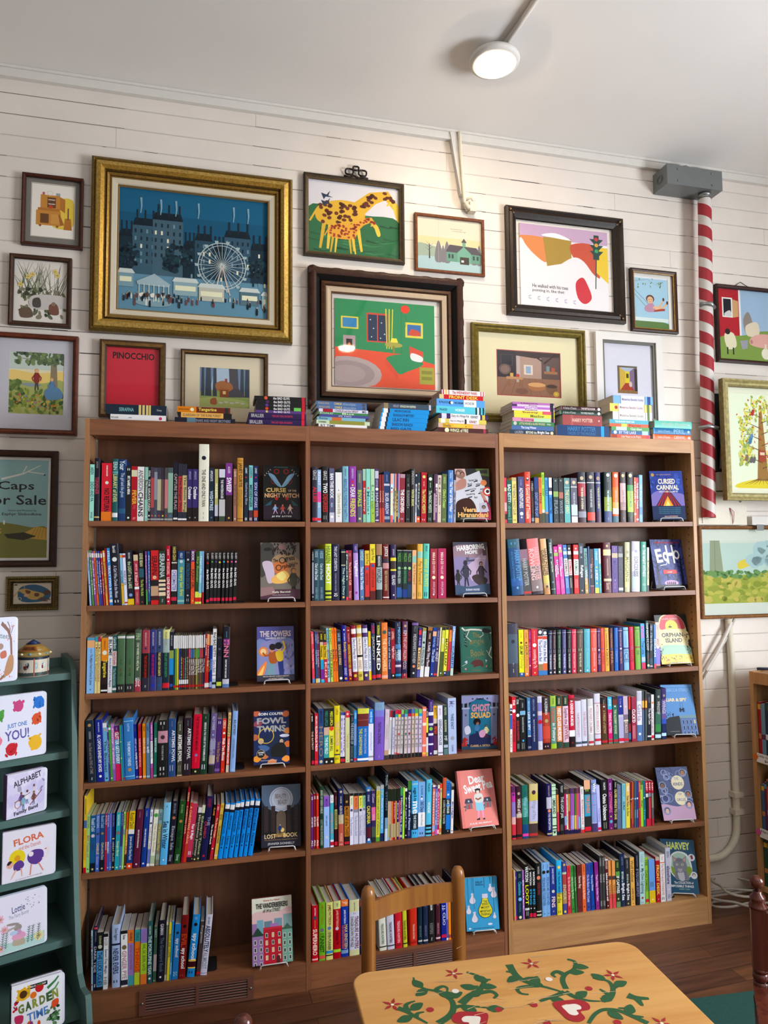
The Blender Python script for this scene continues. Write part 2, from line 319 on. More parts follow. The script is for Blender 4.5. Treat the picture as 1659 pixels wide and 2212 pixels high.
# ---------------- bookcases
CASES=[('left','reddish brown'),('middle','reddish brown'),('right','lighter honey')]
def bookcase(u):
    L,d,w,an=uframe(u); zt=ZT[u]; D=.196
    t=thing('bookcase',['tall brown wooden bookcase, leftmost of the three, with brown vent in plinth','tall brown wooden bookcase in the middle behind the little chair','tall bookcase with lighter honey coloured front edges, rightmost of the three'][u],'bookcase',L,(0,0,an),'tall bookcases along the wall')
    pl=[.018,.0095,.0205][u]; pr=[.0095,.0165,.018][u]
    sidem=[M_WALNUTV,M_WALNUTV,M_OAKV]; 
    for k,(a,b) in enumerate(((0,pl),(w-pr,w))):
        m=MB(); kx=-.0468*D if u==0 else 0; a+=.0003; b-=.0003
        m.add([(a,0,0),(b,0,0),(b+kx,D,0),(a+kx,D,0),(a,0,zt-.0005),(b,0,zt-.0005),(b+kx,D,zt-.0005),(a+kx,D,zt-.0005)],[(0,3,2,1),(4,5,6,7),(0,1,5,4),(1,2,6,5),(2,3,7,6),(3,0,4,7)])
        z=.2
        while z<zt-.15:                                             # shelf pin holes on the inner face
            for y in (.035,.15):
                x=b if k==0 else a; x+=kx*y/D; e=.0004*(1 if k==0 else -1)
                m.add([(x+e,y+.0035*math.cos(q),z+.0035*math.sin(q)) for q in [i*math.pi/4 for i in range(8)]],[tuple(range(8)) if k==0 else tuple(range(8))[::-1]],(.01,.006,.004),1)
            z+=.032
        m.build('side_panel',[M_EDGEV if u==0 and k==0 else sidem[u],M_BLACK],t)
    wd=[M_WALNUT,M_WALNUT,M_OAKF][u]
    m=MB(); m.box(pl,D-.006,0,w-pr,D,zt-.002); m.build('back_panel',M_BACK,t)
    m=MB(); m.box(pl,.0,zt-.060,w-pr,.018,zt-.001); m.build('top_rail',wd,t)
    m=MB(); m.box(pl,.018,zt-.050,w-pr,D-.006,zt-.001-.001); m.build('top_panel',M_WALNUT,t)
    for r in range(5):
        a=SH[u,r]; zl=zs(u,r,pl); zr=zs(u,r,w-pr); th=[.019,.019,.020][u]
        m=MB(); x0,x1=pl+.001,w-pr-.001
        m.add([(x0,.002,zl-th),(x1,.002,zr-th),(x1,D-.007,zr-th),(x0,D-.007,zl-th),(x0,.002,zl),(x1,.002,zr),(x1,D-.007,zr),(x0,D-.007,zl)],[(0,3,2,1),(4,5,6,7),(0,1,5,4),(1,2,6,5),(2,3,7,6),(3,0,4,7)])
        m.build('shelf',M_WALNUT,t)
    zl=zs(u,5,pl); zr=zs(u,5,w-pr)
    m=MB(); x0,x1=pl,w-pr
    m.add([(x0,.001,0),(x1,.001,0),(x1,D-.007,0),(x0,D-.007,0),(x0,.001,zl),(x1,.001,zr),(x1,D-.007,zr),(x0,D-.007,zl)],[(0,3,2,1),(4,5,6,7),(0,1,5,4),(1,2,6,5),(2,3,7,6),(3,0,4,7)])
    m.build('plinth',wd,t)
for u in range(3): bookcase(u)
def vent(u,s0,s1,z0,z1,label):
    L,d,w,an=uframe(u); t=thing('floor_vent',label,'vent',up(u,s0,0,z0),(0,0,an)); W_=s1-s0;H_=z1-z0
    m=MB(); b=.010
    m.box(0,-.006,0,W_,0,b); m.box(0,-.006,H_-b,W_,0,H_); m.box(0,-.006,b,.022,0,H_-b); m.box(W_-.022,-.006,b,W_,0,H_-b); m.box(W_/2-.006,-.006,b,W_/2+.006,0,H_-b)
    m.build('frame',M_VENT,t)
    m=MB(); m.box(.02,-.001,b,W_-.02,-.0004,H_-b,(.01,.01,.01)); m.build('backing',M_BLACK,t)
    m=MB(); n=7
    for i in range(n):
        z=b+(H_-2*b)*(i+.5)/n
        for a,c in ((.022,W_/2-.006),(W_/2+.006,W_-.022)): m.prism([(-.0052,z-.0020),(-.0046,z-.0024),(-.001,z+.0004),(-.0018,z+.0014)],'x',a,c)
    m.build('louvres',M_VENT,t)
    for x in (.011,W_-.011):
        m=MB(); m.tube([(x,-.0085,H_/2),(x,-.006,H_/2)],.004,10); m.build('screw',M_STEEL,t)
vent(0,.218,.617,.002,.086,'brown slatted metal vent in the plinth of the left bookcase')
vent(1,.235,.60,.004,.084,'brown slatted metal vent in the middle plinth behind the small chair')

# ---------------- books
CN=[('white',(238,238,238)),('silver',(190,195,200)),('grey',(120,120,125)),('charcoal',(62,62,68)),('black',(30,30,34)),('red',(200,40,50)),('crimson',(155,25,55)),('maroon',(100,35,35)),('brown',(120,75,45)),('tan',(195,165,120)),
('orange',(230,125,50)),('peach',(245,185,150)),('yellow',(235,215,60)),('pale-yellow',(228,222,160)),('gold',(225,175,65)),('lime',(170,205,80)),('green',(75,150,75)),('dark-green',(40,75,50)),('olive',(120,125,70)),('mint',(165,215,195)),
('teal',(50,125,130)),('turquoise',(80,180,190)),('sky-blue',(130,190,230)),('blue',(60,130,205)),('royal-blue',(40,70,160)),('navy',(30,40,75)),('slate',(85,110,140)),('purple',(105,65,145)),('violet',(75,65,125)),('lavender',(170,150,205)),('plum',(110,40,85)),('pink',(235,120,170)),('magenta',(200,50,120)),('pale-pink',(235,205,205)),('cream',(235,230,205))]
def cname(h):
    h=''.join(k*2 for k in h) if len(h)==3 else h; v=[int(h[i:i+2],16) for i in (0,2,4)]
    return min(CN,key=lambda c:(c[1][0]-v[0])**2*.8+(c[1][1]-v[1])**2*1.2+(c[1][2]-v[2])**2*.9)[0]
def spine_profile(t,typ):
    if typ=='P' : return [(0,0),(t,0)]
    b=min(.0022,t*.12); return [(t*(.5-.5*math.cos(math.pi*i/6)),-b*math.sin(math.pi*i/6)) for i in range(7)]
def spine_art(m,els,t,h,typ,rot=True):
    pr=spine_profile(t,typ); b=min(.0022,t*.12) if typ=='H' else 0; l=0
    for e in els:
        k=e.split(' '); l+=1; y=-.00015-l*.00006
        if k[0]=='b':
            z1=h*(1-float(k[2])/100);z0=h*(1-float(k[3])/100); n=len(pr)
            vs=[(p[0],p[1]+y,z0) for p in pr]+[(p[0],p[1]+y,z1) for p in pr]
            m.add(vs,[(i,i+1,n+i+1,n+i) for i in range(n-1)],k[1])
        elif k[0]=='o':
            z=h*(1-float(k[2])/100); r=float(k[3])/100*.02; r=min(r,t*.46)
            m.add([(t/2+r*math.cos(a),y-b,z+r*math.sin(a)) for a in [i*math.pi/7 for i in range(14)]],[tuple(range(14))],k[1])
        elif k[0]=='m':
            z1=h*(1-float(k[2])/100);z0=h*(1-float(k[3])/100); q=t*.26
            for a in (t*.5-q,t*.5+q*.25): m.add([(a,y-b,z0),(a+q*.45,y-b,z0),(a+q*.45,y-b,z1),(a,y-b,z1)],[(0,1,2,3)],k[1])
        elif k[0]=='t':
            f0,f1=float(k[2])/100,float(k[3])/100; s=' '.join(k[4:]); L=(f1-f0)*h; vs,fs,asp=glyphs(s,.021)
            if not fs: continue
            wd=min(t*.72,L/asp*1.6); 
            if any(q.split(' ')[0]=='t' and q is not e and float(q.split(' ')[2])<float(k[3])-4 and float(q.split(' ')[3])>float(k[2])+4 for q in els):
                wd=min(t*.42,wd); first=[q for q in els if q[0]=='t' and float(q.split(' ')[2])<float(k[3])-4 and float(q.split(' ')[3])>float(k[2])+4][0] is e
                cx=t*.70 if first else t*.28
            else: cx=t/2
            m.add([(cx-wd/2+wd*v,y-b,h-(f0*h+L*u)) for u,v in vs],fs,k[1])
def book(name,label,t,h,dep,typ,col,els,group=None,loc=None,rot=None,root=None):
    root=root or thing(name,label,'book',loc,rot,group)
    bt=(.0006 if typ=='P' else min(.0024,t*.16)); m=MB(); pr=spine_profile(t,typ)
    n=len(pr); th=.0008
    m.add([(p[0],p[1],0) for p in pr]+[(p[0],p[1],h) for p in pr]+[(p[0],p[1]+th,0) for p in pr]+[(p[0],p[1]+th,h) for p in pr],
      [(i,i+1,n+i+1,n+i) for i in range(n-1)]+[(2*n+i,3*n+i,3*n+i+1,2*n+i+1) for i in range(n-1)]+[(n+i,n+i+1,3*n+i+1,3*n+i) for i in range(n-1)]+[(i,2*n+i,2*n+i+1,i+1) for i in range(n-1)],col)
    m.box(0,th*.5,0,bt,dep,h,col); m.box(t-bt,th*.5,0,t,dep,h,col)
    spine_art(m,els,t,h,typ); m.build('cover',M_COVER,root)
    g=.0004 if typ=='P' else .0035; p=MB(); x0,x1=bt+.0001,t-bt-.0001
    if typ=='H' and t>.01:                                           # page block with hollowed fore edge
        p.box(x0,.0015,g,x1,dep-g,h-g)
    else: p.box(x0,.0012,g,x1,dep-g,h-g)
    p.build('pages',M_PAGES,root)
    return root
ORD=['first','second','third','fourth','fifth','sixth','seventh','eighth','ninth','tenth','eleventh','twelfth','thirteenth','fourteenth','fifteenth','sixteenth','seventeenth','eighteenth','nineteenth','twentieth']
def ordn(i):
    if i<20: return ORD[i]
    b={2:'twenty',3:'thirty',4:'forty'}[(i+1)//10]; k=(i+1)%10
    return b+('-'+ORD[k-1] if k else 'th') if k else {'twenty':'twentieth','thirty':'thirtieth','forty':'fortieth'}[b]
ROWN=['top','second','third','fourth','fifth','bottom']
random.seed(5)
BOOKS='''@0 0
195 154 208 0 P aed|t 467 5 18 AIKEN|t 467 31 66 DIDO AND PA|t 467 84 95 VINTAGE
353 182 231 0 H 223|t 999 5 16 AUTHOR|t b56 30 58 TERMINER|b dc8 93 95
599 368 214 0 P d34|t fff 4 23 KWAME ALEXANDER|o eed 34 30|t 211 44 84 NO RETURN|b e83 84 100
977 191 230 0 H 266|t bdd 5 18 ERIN|t dd9 25 70 LIBRARY of EVER|b eee 87 94|b 6aa 20 24
1184 268 229 0 H 247|t dee 2 18 Your|t bcd 22 62 The girl and the ghost|b 368 80 88
1456 185 204 0 P 222|m fff 4 8|t fff 18 52 MY NAME is MINA|o fff 94 18
1647 199 204 0 P b23|b ddb 7 19|t ec4 44 70 FEVER|t c66 71 78 1793|t eaa 93 97 SLJ
1858 235 203 0 P eee|t 777 6 45 ANDERSON|t 222 47 92 CHAINS
2121 106 202 0 P 9cb|b 676 24 60|t dee 26 60 The Interpreter|o ddd 92 14
2232 96 202 0 P 223|t eee 6 18 SPIEGEL|t fff 22 82 THE GRAVEYARD|o fff 90 16|b aaa 95 98
2332 117 202 0 P 545|b b55 20 75|o d65 90 16|b aaa 95 98
2453 108 200 0 P 556|b 99a 8 60|o 8a8 90 16|b aaa 95 98
2566 129 201 0 P 445|b bb9 22 80|o c44 90 16|b aaa 95 98
2701 126 201 0 P 434|b 755 22 80|o dd5 90 16|b aaa 95 98
2830 109 201 0 P 555|b c88 22 76|o c35 90 16|b aaa 95 98
2945 177 202 0 P 566|b 9ba 10 84|o 58c 90 16|b aaa 95 98
3148 144 224 0 P 223|t baa 20 80 CAPTURE THE FLAG|b eee 94 97
3310 152 218 0 P 334|b b44 22 84|t 512 24 84 The Ranger War|b eee 95 98
3467 158 217 0 P 334|b cb8 20 84|t 554 22 84 The Battle Ring|b eee 95 98
3645 184 198 0 P 437|t aac 4 20 APPLEGATE|t fff 34 58 Crenshaw|b 211 74 100|o 999 93 14
3840 190 198 0 P 437|t aac 4 20 APPLEGATE|t fff 34 58 Crenshaw|b 211 74 100|o 999 93 14
4057 370 294 0 H eed|t 776 7 9 KATHERINE|o 223 18 40|t 554 33 81 THE ONE AND ONLY IVAN|t 776 88 91 A Novel|t 9aa 94 97 HARPER
4444 174 204 0 P 234|t dde 5 25 APPLEGATE|t cde 43 80 WISHTREE|o 79b 93 14
4653 118 200 0 P bb7|t ffd 28 56 HUNDRED|b ccd 68 90|b 222 90 100
4813 221 200 0 P dde|b 223 16 58|t eee 20 56 THE WINTERHOUSE|b ccc 58 90|b 454 90 100
5061 238 224 0 P 849|t dcd 6 18 AUXIER|t fff 25 50 SWEEP|b 322 55 100|o db5 94 18
5348 119 202 0 P a76|t dcb 4 15 CRANE|t 654 30 70 Brightest Stars|o eed 95 12
5483 223 245 0 H c94|b a72 4 5|t 642 8 46 JANET CURTIS|t a84 50 78 STEADFAST|b 832 95 96
5750 148 215 0 P 234|t dee 4 14 LOWRY|o d44 21 14|t aab 30 70 Gathering Blue|m fff 93 98
5930 148 217 0 P 8cc|t 467 4 20 LOWRY|o d44 21 14|t 345 35 75 MESSENGER|b 534 80 100|m fff 93 98
6111 159 216 0 P 236|t dee 4 14 LOWRY|o d44 21 14|t cce 30 75 SON OF STARS|b c53 80 92|m fff 93 98
@0 1
275 59 199 -41 P ace|b eee 4 12|t 678 18 36 DAISY DAWSON|o 446 62 10
369 64 200 -44 P 6a5|b eee 4 12|t cdb 18 80 Peter Plain|o eee 62 10
452 64 198 -47 P 95a|b eee 4 12|t ede 18 80 Rudolf Rabbit|o eee 70 10
531 59 198 -50 P e73|b dcc 4 12|t b44 18 80 Foxwood Tales|o b33 62 10
606 54 198 -51 P 46a|b eee 4 12|t dde 18 80 Danny and Bear|o eee 62 10
675 59 198 -49 P 64a|b eee 4 12|t ede 18 80 Violet Mack|o eee 65 10
759 50 197 -47 P c44|b eee 4 12|t fdd 18 80 Tiny Tales
839 64 200 -48 P eb5|b fed 4 12|t a63 18 80 Tom Turner|o 632 62 10
913 45 209 -48 P a23
961 102 209 -41 P 49d|t fff 5 25 STELLA|t fff 30 88 TRULY TWO & O.K.|b eee 90 95
1067 299 225 -42 H 223|t ddd 4 15 Barnhill|o eee 26 42|t ccd 36 88 A Girl Who Drank the Moon|m ddd 92 96
1385 88 189 -37 P 9ce|b e93 3 8|t 356 33 58 DINO DREAMS|b db4 58 98|o d63 62 10
1483 95 189 -36 P eef|b c44 3 8|t 658 33 62 WORDS AT SEA|b b44 94 97
1589 217 199 -32 P 223|t ddd 4 15 BROOKS|t cda 20 70 the LIGHT in the LAKE|o 8ad 82 30|b ec3 89 100
1841 157 184 -30 P b45|b dca 0 12|t fcc 18 32 JAMES RICE|t fdd 35 62 A Wood Of|b fff 64 69|t daa 75 96 PUFFIN CLASSICS
2003 165 201 -21 P 222|t dda 6 30 LEXIE BEAN|b 367 34 50|t bc6 54 84 The Ship We Built|o d55 95 12
2221 61 197 -20 P 859|b 5a5 72 100|t dbd 8 60 Magnolia
2308 66 197 -16 P 48d|t def 8 80 Butterfly|b 344 94 100
2395 261 200 -10 P d33|b 222 55 66|b ca8 66 84|t 411 10 50 SERAFINA|o eb9 50 35|b 422 84 92
2671 242 198 -10 P 343|t cdd 5 50 SERAFINA|b edb 54 84|b 223 58 61|b 223 66 69|b 223 74 77|t ccc 90 96 Disney
2936 137 217 -9 H c24|t fdd 6 16 Jerry Spinelli|o fff 24 14|t fbb 28 50 STARGIRL|t fff 54 90 LOVE OF BONE|o fff 95 14
3104 192 220 0 P 322|t dc6 3 26 HAGIS-CEAN|b ddc 29 31|b dde 42 78|t 66a 44 77 CHESSMASTER|b 222 80 100|b d35 88 94
3327 245 198 0 P 59a|b 247 0 16|t cde 4 14 KELLY|o cdd 20 30|t cd5 30 85 the very last first|b 9cb 92 96
3603 183 199 0 P 223|m 889 2 5|o ddd 17 18|t 368 24 72 PATRON ESCAPE|o ccc 84 16|m aaa 90 95
3806 131 202 0 P e64|b 738 0 22|t ded 3 20 BOOK|t 222 36 72 FUNNY GIRL|o ec4 94 14
3953 126 197 10 P 352|t 9b6 10 60 Sky Runner|b de6 77 100|b d33 88 96
4085 100 197 9 P 8cd|t eff 10 60 Hope Like Stars|b ee7 80 100|b d33 88 96
4221 50 197 0 P 9be|b c34 78 100
4363 101 195 0 P 222|t bbb 3 15 BLABEY|o c33 22 18|t fff 34 72 the BAD GUYS|b d35 92 97
4490 117 196 11 P 222|t bbb 3 15 BLABEY|o 4a5 20 18|t fff 32 70 the BAD GUYS|b d35 89 95
4627 112 196 13 P 222|t bbb 3 15 BLABEY|o 64a 20 18|t fff 32 70 the BAD GUYS|b d35 89 95
4760 107 196 15 P 222|t bbb 3 15 BLABEY|o ed4 21 18|t fff 33 70 the BAD GUYS|b d35 89 95
4926 96 196 13 P 222|t bbb 3 15 BLABEY|o 4bd 20 18|t fff 32 70 the BAD GUYS|b d35 89 95
5065 96 196 15 P 222|t bbb 3 15 BLABEY|o e74 20 18|t fff 32 70 the BAD GUYS|b d35 89 95
5198 107 196 17 P 222|t bbb 3 15 BLABEY|o e5a 20 18|t fff 31 68 the BAD GUYS|b d35 89 95
5349 108 196 17 P 222|t bbb 3 15 BLABEY|o d9c 20 18|t fff 31 66 the BAD GUYS|b d35 88 94
@0 2
216 268 199 0 P 9cf|b 6ac 0 5|b eb8 5 18|t 568 20 28 HERRING BLAKE|t 678 30 85 The Mighty Heart of Sunny St. James|o 345 93 10
489 98 202 0 P ed9|b 4ab 0 9|t a96 12 80 Thimble Summer|o a53 20 12
591 88 202 0 P ed9|b c35 0 9|t c97 12 80 The Penderwicks|o a53 20 12
704 221 197 0 P 322|b e93 0 42|t 322 5 20 EDWARD BLOOR|o eed 27 40|t ed5 40 72 Tangerine|b 211 84 100|b eee 94 97
931 148 200 0 P eee|t 111 5 34 BLUME|t 66a 38 90 Are you there God? It's me, Margaret
1089 134 206 0 P 366|b dcc 28 54|t b44 30 52 Kate DiCamillo|t cdd 4 24 Carol Birch|t 9bb 58 88 The Penderwicks|b ddd 92 96
1247 261 206 0 H 575|b ddd 2 6|t 253 42 52 YOU HAVE|t 811 58 64 STOLE|t 253 66 72 THIS|b 333 86 100|m bbb 90 95
1541 285 205 0 H 575|b ddd 2 6|t 253 42 52 YOU HAVE|t 811 58 64 STOLE|t 253 66 72 THIS|b 333 86 100|m bbb 90 95
1846 226 223 0 H 565|t ac9 6 16 FINI|t dec 21 66 STAY WHERE YOU ARE & Then|t fff 78 92 LEAVE|b a45 82 100
2097 265 221 0 H a45|t dbb 4 26 BRALLIER & HOLGATE|o 236 30 18|b 211 38 78|t d33 42 78 THE LAST KIDS ON EARTH|b 334 78 100|t ccc 90 94 VKG
2375 224 222 0 H 448|t ccd 4 26 BRALLIER & HOLGATE|o 236 30 18|b 227 38 75|t d35 40 76 THE LAST KIDS ON EARTH|o 34b 91 30
2603 220 223 0 H 457|t ccd 4 26 BRALLIER & HOLGATE|o 236 30 18|b 224 38 78|t ed7 38 76 THE LAST KIDS ON EARTH|o 36a 91 20
2827 235 221 0 H dd9|b abb 15 38|b 234 38 100|t 997 4 26 BRALLIER & HOLGATE|t 4a6 38 78 THE LAST KIDS ON EARTH|b d34 88 96
3067 145 212 0 P 223|t bbc 6 24 BRALLIER HOLGATE|b 9a5 32 46|b 39d 46 74|o 36b 92 30
3216 50 198 0 P 256|b eee 0 24|b c33 92 96
3273 51 198 0 P 7a4|b eee 0 24|b c33 92 96
3334 57 198 0 P dc4|b eee 0 24|b c33 92 96
3407 52 198 0 P 349|b eee 0 24|b eee 82 90|b c33 92 96
3474 52 198 0 P 243|b eee 0 24|t dc5 40 80 Sloth|b eee 82 90|b c33 92 96
3541 57 197 0 P 423|b eee 0 24|t d56 42 80 Monsters|b eee 82 90|b c33 92 96
3613 57 197 0 P 354|b eee 0 24|t 8cb 40 80 Wolves|b eee 82 90|b c33 92 96
3686 57 197 0 P 634|b eee 0 24|t ca8 40 80 Moons|b eee 82 90|b c33 92 96
3758 57 198 0 P 754|b eee 0 24|b d57 26 42|t fff 44 74 Who Were They|b c33 92 96
3826 52 197 0 P 654|b eee 0 24|b 58b 26 42|t fff 44 74 Who Was He|b c33 92 96
3888 62 197 0 P 754|b eee 0 24|b 47a 26 42|t fff 44 74 Who Was She|b c33 92 96
3961 50 197 0 P 643|b eee 0 24|b 9a5 26 42|t fff 44 74 What Was It|b c33 92 96
4018 57 197 0 P 994|b eee 0 24|b 7a5 26 42|t fff 44 74 Who Is That|b c33 92 96
4086 57 197 0 P 654|b eee 0 24|b 4a6 26 42|t fff 44 70 Where Is It|b c33 92 96
4154 52 198 0 P 754|b eee 0 24|b c46 26 42|t fff 44 70 Who Was It|b c33 92 96
4217 45 197 0 P 644|b eee 0 24|b d55 26 42|t fff 44 70 Who Was Who|b c33 92 96
4265 52 199 10 P 335|b eee 0 24|t fff 44 70 What Next|b c33 92 96
4330 52 200 10 P b33|t fdd 8 40 RED KAYAK|b eee 90 98
4388 68 200 10 P c33|b eb8 0 20|t fdd 22 60 HOLES|t eb5 50 70 NEW|b eee 90 98
4461 49 198 9 P e95|b 225 20 100|t dc5 48 70 STAR|b eee 90 98
4514 74 198 11 P 24a|b ddd 0 20|t 9be 46 66 RUNNING|b 9ad 88 98
4598 132 219 9 P eee|t 222 6 16 Brad|t 222 18 48 BAD KITTY|t 99b 52 74 Gets a Bath|b 446 78 79|b bcd 84 100|b 333 90 94
4761 174 184 9 P 223|o 668 22 20|m 556 36 80|b cd5 88 96
4968 244 226 10 H 223|t 5bd 8 18 MICHAEL BUCKLEY|t e8a 22 50 FINN|t fff 54 84 SUBATOMIC SLIP AND SLIDE|b 848 20 30|b ccd 86 94|b 68b 94 100
@0 3
341 271 219 -37 H 234|o b96 8 28|t bbb 18 30 CHOKSHI|t 988 36 86 Aru Shah and the END of TIME|t fff 92 96 Disney
627 268 219 -31 H 239|t eef 4 20 GENNIFER CHOLDENKO|t fff 24 84 AL CAPONE SHINES MY SHOES|o fff 91 22
900 127 206 -32 P 7bd|b eee 0 8|o da8 12 18|t 467 30 85 The Bravest|o 234 95 14
1037 60 197 -35 P 65a|b bad 4 12|t cbe 25 70 Amber
1101 69 197 -35 P 4a4|b eee 4 8|t 7c6 25 70 Greens|o eee 95 12
1174 98 201 -33 P b8c|t fde 8 70 Pony Tales|b 96b 80 100
1287 177 194 -36 P 49c|b 627 0 10|t bac 3 8 CLARE|b b36 10 25|t fff 12 90 GLITTER GETS EVERYWHERE|b d36 70 100
1475 45 195 -34 P 4a8|o fe8 30 12|o fe8 60 12
1524 50 195 -32 P 38c|b c33 95 99
1583 340 220 -27 H 48c|t bdf 9 22 CLAYTON|t def 38 78 THE MEMORY THIEVES|o b95 84 32|b ade 5 6|b ade 94 95
1951 90 195 -33 P 239|t 556 5 14 CLEARY|t cce 26 50 HENRY and the|t fff 52 82 PAPER ROUTE|b 99c 95 98
2065 90 195 -20 P c34|t 822 4 14 CLEARY|t fbb 26 78 THE MOUSE AND THE MOTORCYCLE|b fcc 95 98
2195 110 195 -14 P e93|t 743 4 14 CLEARY|t fdb 26 54 RALPH S. MOUSE|b fca 95 98
2326 115 195 -15 P 68a|t 345 4 14 CLEARY|t bcd 26 38 RAMONA|t fff 42 54 the PEST|b acd 95 98
2466 75 196 -12 P b6b|t fce 4 30 HOW TO|b fff 33 74|t 668 35 66 Ramona Quimby|b c49 82 100
2562 111 196 0 P 276|t 165 4 14 CLEARY|t cee 28 54 RUNAWAY RALPH|b 9cb 95 98
2693 344 205 0 H 222|m ccc 3 8|t aaa 10 16 CHRIS COLFER|b c9a 19 40|o 534 30 38|t bbb 44 70 THE STORIES OF TIME|m ddd 82 88|m aaa 92 96
3055 267 209 0 H 358|t 89b 5 14 EOIN COLFER|t eee 20 75 ARTEMIS FOWL|m aac 80 90|t 79b 32 60 THE ETERNITY CODE
3378 185 191 0 P 554|t cdc 3 15 EOIN COLFER|t fff 22 74 ARTEMIS FOWL|m 998 80 92|b cb9 98 100
3568 283 208 14 H 323|t 999 5 14 EOIN COLFER|t eee 18 72 ARTEMIS FOWL|m bbb 80 90|t 656 32 62 THE OPAL DECEPTION
3871 309 218 22 H d24|t 511 4 60 THE TOWN WITH NO MIRRORS|o 88b 68 26|t e83 72 80 Christina Collins|b 221 90 100|o cd9 95 18
4185 249 218 22 H 243|t cdc 4 8 SUZANNE|t eee 14 78 GREGOR & THE CURSE OF THE WARMBLOODS|m dde 84 92
4481 214 219 28 H 769|t ccd 5 28 ALLY CONDIE|o 9be 36 16|t bbc 42 74 Summerlost|b 99b 45 60|b cba 70 84|b 333 86 100
4713 183 196 29 P 537|m ddd 4 9|t b95 42 80 Ten to Race Dragons|b 86a 92 97
4936 137 196 21 P d43|t fdc 3 18 CREECH|o fff 27 20|t fff 36 78 Walk Two Moons|t fcb 94 96 HC
5125 100 218 24 P dcb|b e65 40 88|b ec8 0 40|t 764 4 38 CRONIN|t fff 44 86 CHICKEN SQUAD
5262 196 223 27 H 9be|t 234 15 40 BUD, NOT BUDDY|t 68a 45 77 CHRISTOPHER PAUL CURTIS|t def 95 98 HC
@0 4
225 92 266 0 P ec4|m 632 4 24|t c94 22 32 ROALD|b 57a 32 42|t d93 44 84 CHARLIE AND THE CHOCOLATE FACTORY|b c23 93 100
322 106 199 0 P ad8|t 876 3 24 ROALD DAHL|t c55 36 46 BOY|t b98 47 74 Tales of|o 454 94 12
446 168 195 0 P 269|t cde 5 28 Roald Dahl|o dcd 36 30|t 446 50 62 the BFG|b 123 84 100|o dc8 95 18
629 125 197 0 P 57c|t bcd 3 24 ROALD DAHL|o 445 34 20|t dc9 50 70 CHARLIE|t aad 74 88 Elevator|o ddc 95 14
774 145 198 0 P 258|t 9bd 3 24 Roald Dahl|o a85 34 22|t dc9 50 96 Charlie and the Chocolate Factory|b 123 80 100|o dc8 95 16
933 63 197 0 P c35|t fcd 3 20 ROALD|t fbb 50 64 ESIO
1001 78 197 0 P 56b|t cce 3 24 ROALD DAHL|t fff 50 70 MAGIC|o cce 95 12
1089 78 196 0 P 69e|t b7c 3 24 ROALD|t 837 50 85 CROCODILE|o dde 95 12
1181 73 198 0 P 237|t 88c 3 24 ROALD DAHL|b ec8 44 46|b 222 60 100|t bbb 50 85 GREAT GLASS|o dc8 95 14
1269 146 199 15 P 3ab|t cee 4 24 ROALD DAHL|o 877 36 40|t dea 50 76 George's Marvel|o eec 96 14
1425 73 199 16 P 448|t 99c 3 24 ROALD|b 58b 60 100|o dde 95 12
1503 69 198 18 P ad7|t 553 3 24 ROALD DAHL|b 8a9 30 40|o eed 96 12
1587 69 196 21 P d63|b ea5 30 60|b 542 75 100|t fd9 50 75 FOX|o eed 96 12
1665 199 199 27 P 248|b ec2 0 32|t 763 3 30 Roald Dahl|b eee 32 40|t cdd 44 85 James and the Giant Peach|b e53 91 100|o eed 96 20
1882 237 203 35 H 624|t b89 4 14 ALI STANDISH|t fff 35 66 ELIDA AND THE NOTHING SPACE|o ecd 94 16
2149 173 205 35 H 249|t bbd 4 14 ALI STANDISH|t fff 35 66 ELIDA AND THE HIDDEN PEOPLE|o eef 94 16
2357 94 198 34 P eef|t 557 4 12 DAVIES|o 334 24 18|t cb8 30 80 THE LAST FIREFLY|b 78c 70 95
2467 154 197 41 P eed|o 5a5 10 40|t cb9 24 76 The Candy Smash|b bca 82 96
2651 130 196 37 P bcb|b 8aa 0 26|t 356 6 20 DAVIES|b 887 26 100|t cc6 26 74 The Lemonade War|b 9a9 80 90
2802 251 219 35 H 8ce|b 6be 60 100|t 356 5 8 BEAR|t 246 30 74 Sea in Winter|o fff 92 12
3058 196 222 47 H 223|t 99a 4 20 DE LA CRUZ|o b75 27 28|t aab 40 78 Escape Isle|t aab 86 96 Disney
3295 212 221 52 H 252|t 9b8 6 20 DE LA CRUZ|o b85 33 28|t 132 48 76 Isle Lost|t acb 86 96 Disney
3544 77 265 52 H a23|t ec9 6 18 DICKENS|t eb9 24 62 A CHRISTMAS CAROL|m 622 75 92
3625 102 212 65 P c43|t fb9 6 70 A CHRISTMAS CAROL
3732 168 207 64 P c46|t fff 36 62 Fear & Magic|m fff 82 88|b 323 92 100
3906 45 194 63 P 433|t ccb 30 88 Miraculous Journey|o eb7 95 12
3954 130 192 62 P 333|b ddd 0 10|t cba 14 90 Miraculous Journey|o ed8 96 14
4089 107 199 61 P 343|b ddb 0 14|t bb9 20 88 Edward Tulane|o ed8 95 14
4212 236 229 61 H 225|t a34 4 18 DISNEY|t 99b 32 46 THE|t b45 40 66 DUMBO|o c34 93 20
4475 83 197 67 P 211|t e94 6 20 FLAME|t fff 36 72 The Seven Dwarfs
4563 108 196 77 P c34|m fdd 3 10|t ed9 24 60 The Seven Voyages|o fff 80 12
4718 119 199 71 P db5|m 642 3 8|t 643 20 30 ESTES|t 543 40 72 THE HUNDRED DRESSES|b ecb 92 95
4853 160 199 81 H 29e|b eee 2 10|b 223 10 16|t 247 18 55 SECRET OF THE OLD CLOCK|t 257 60 76 Nancy|o 236 80 14
5036 160 198 82 H 29e|b eee 3 12|b 223 12 17|t 247 22 48 HIDDEN STAIRCASE|t 257 60 76 Nancy|o 236 81 14
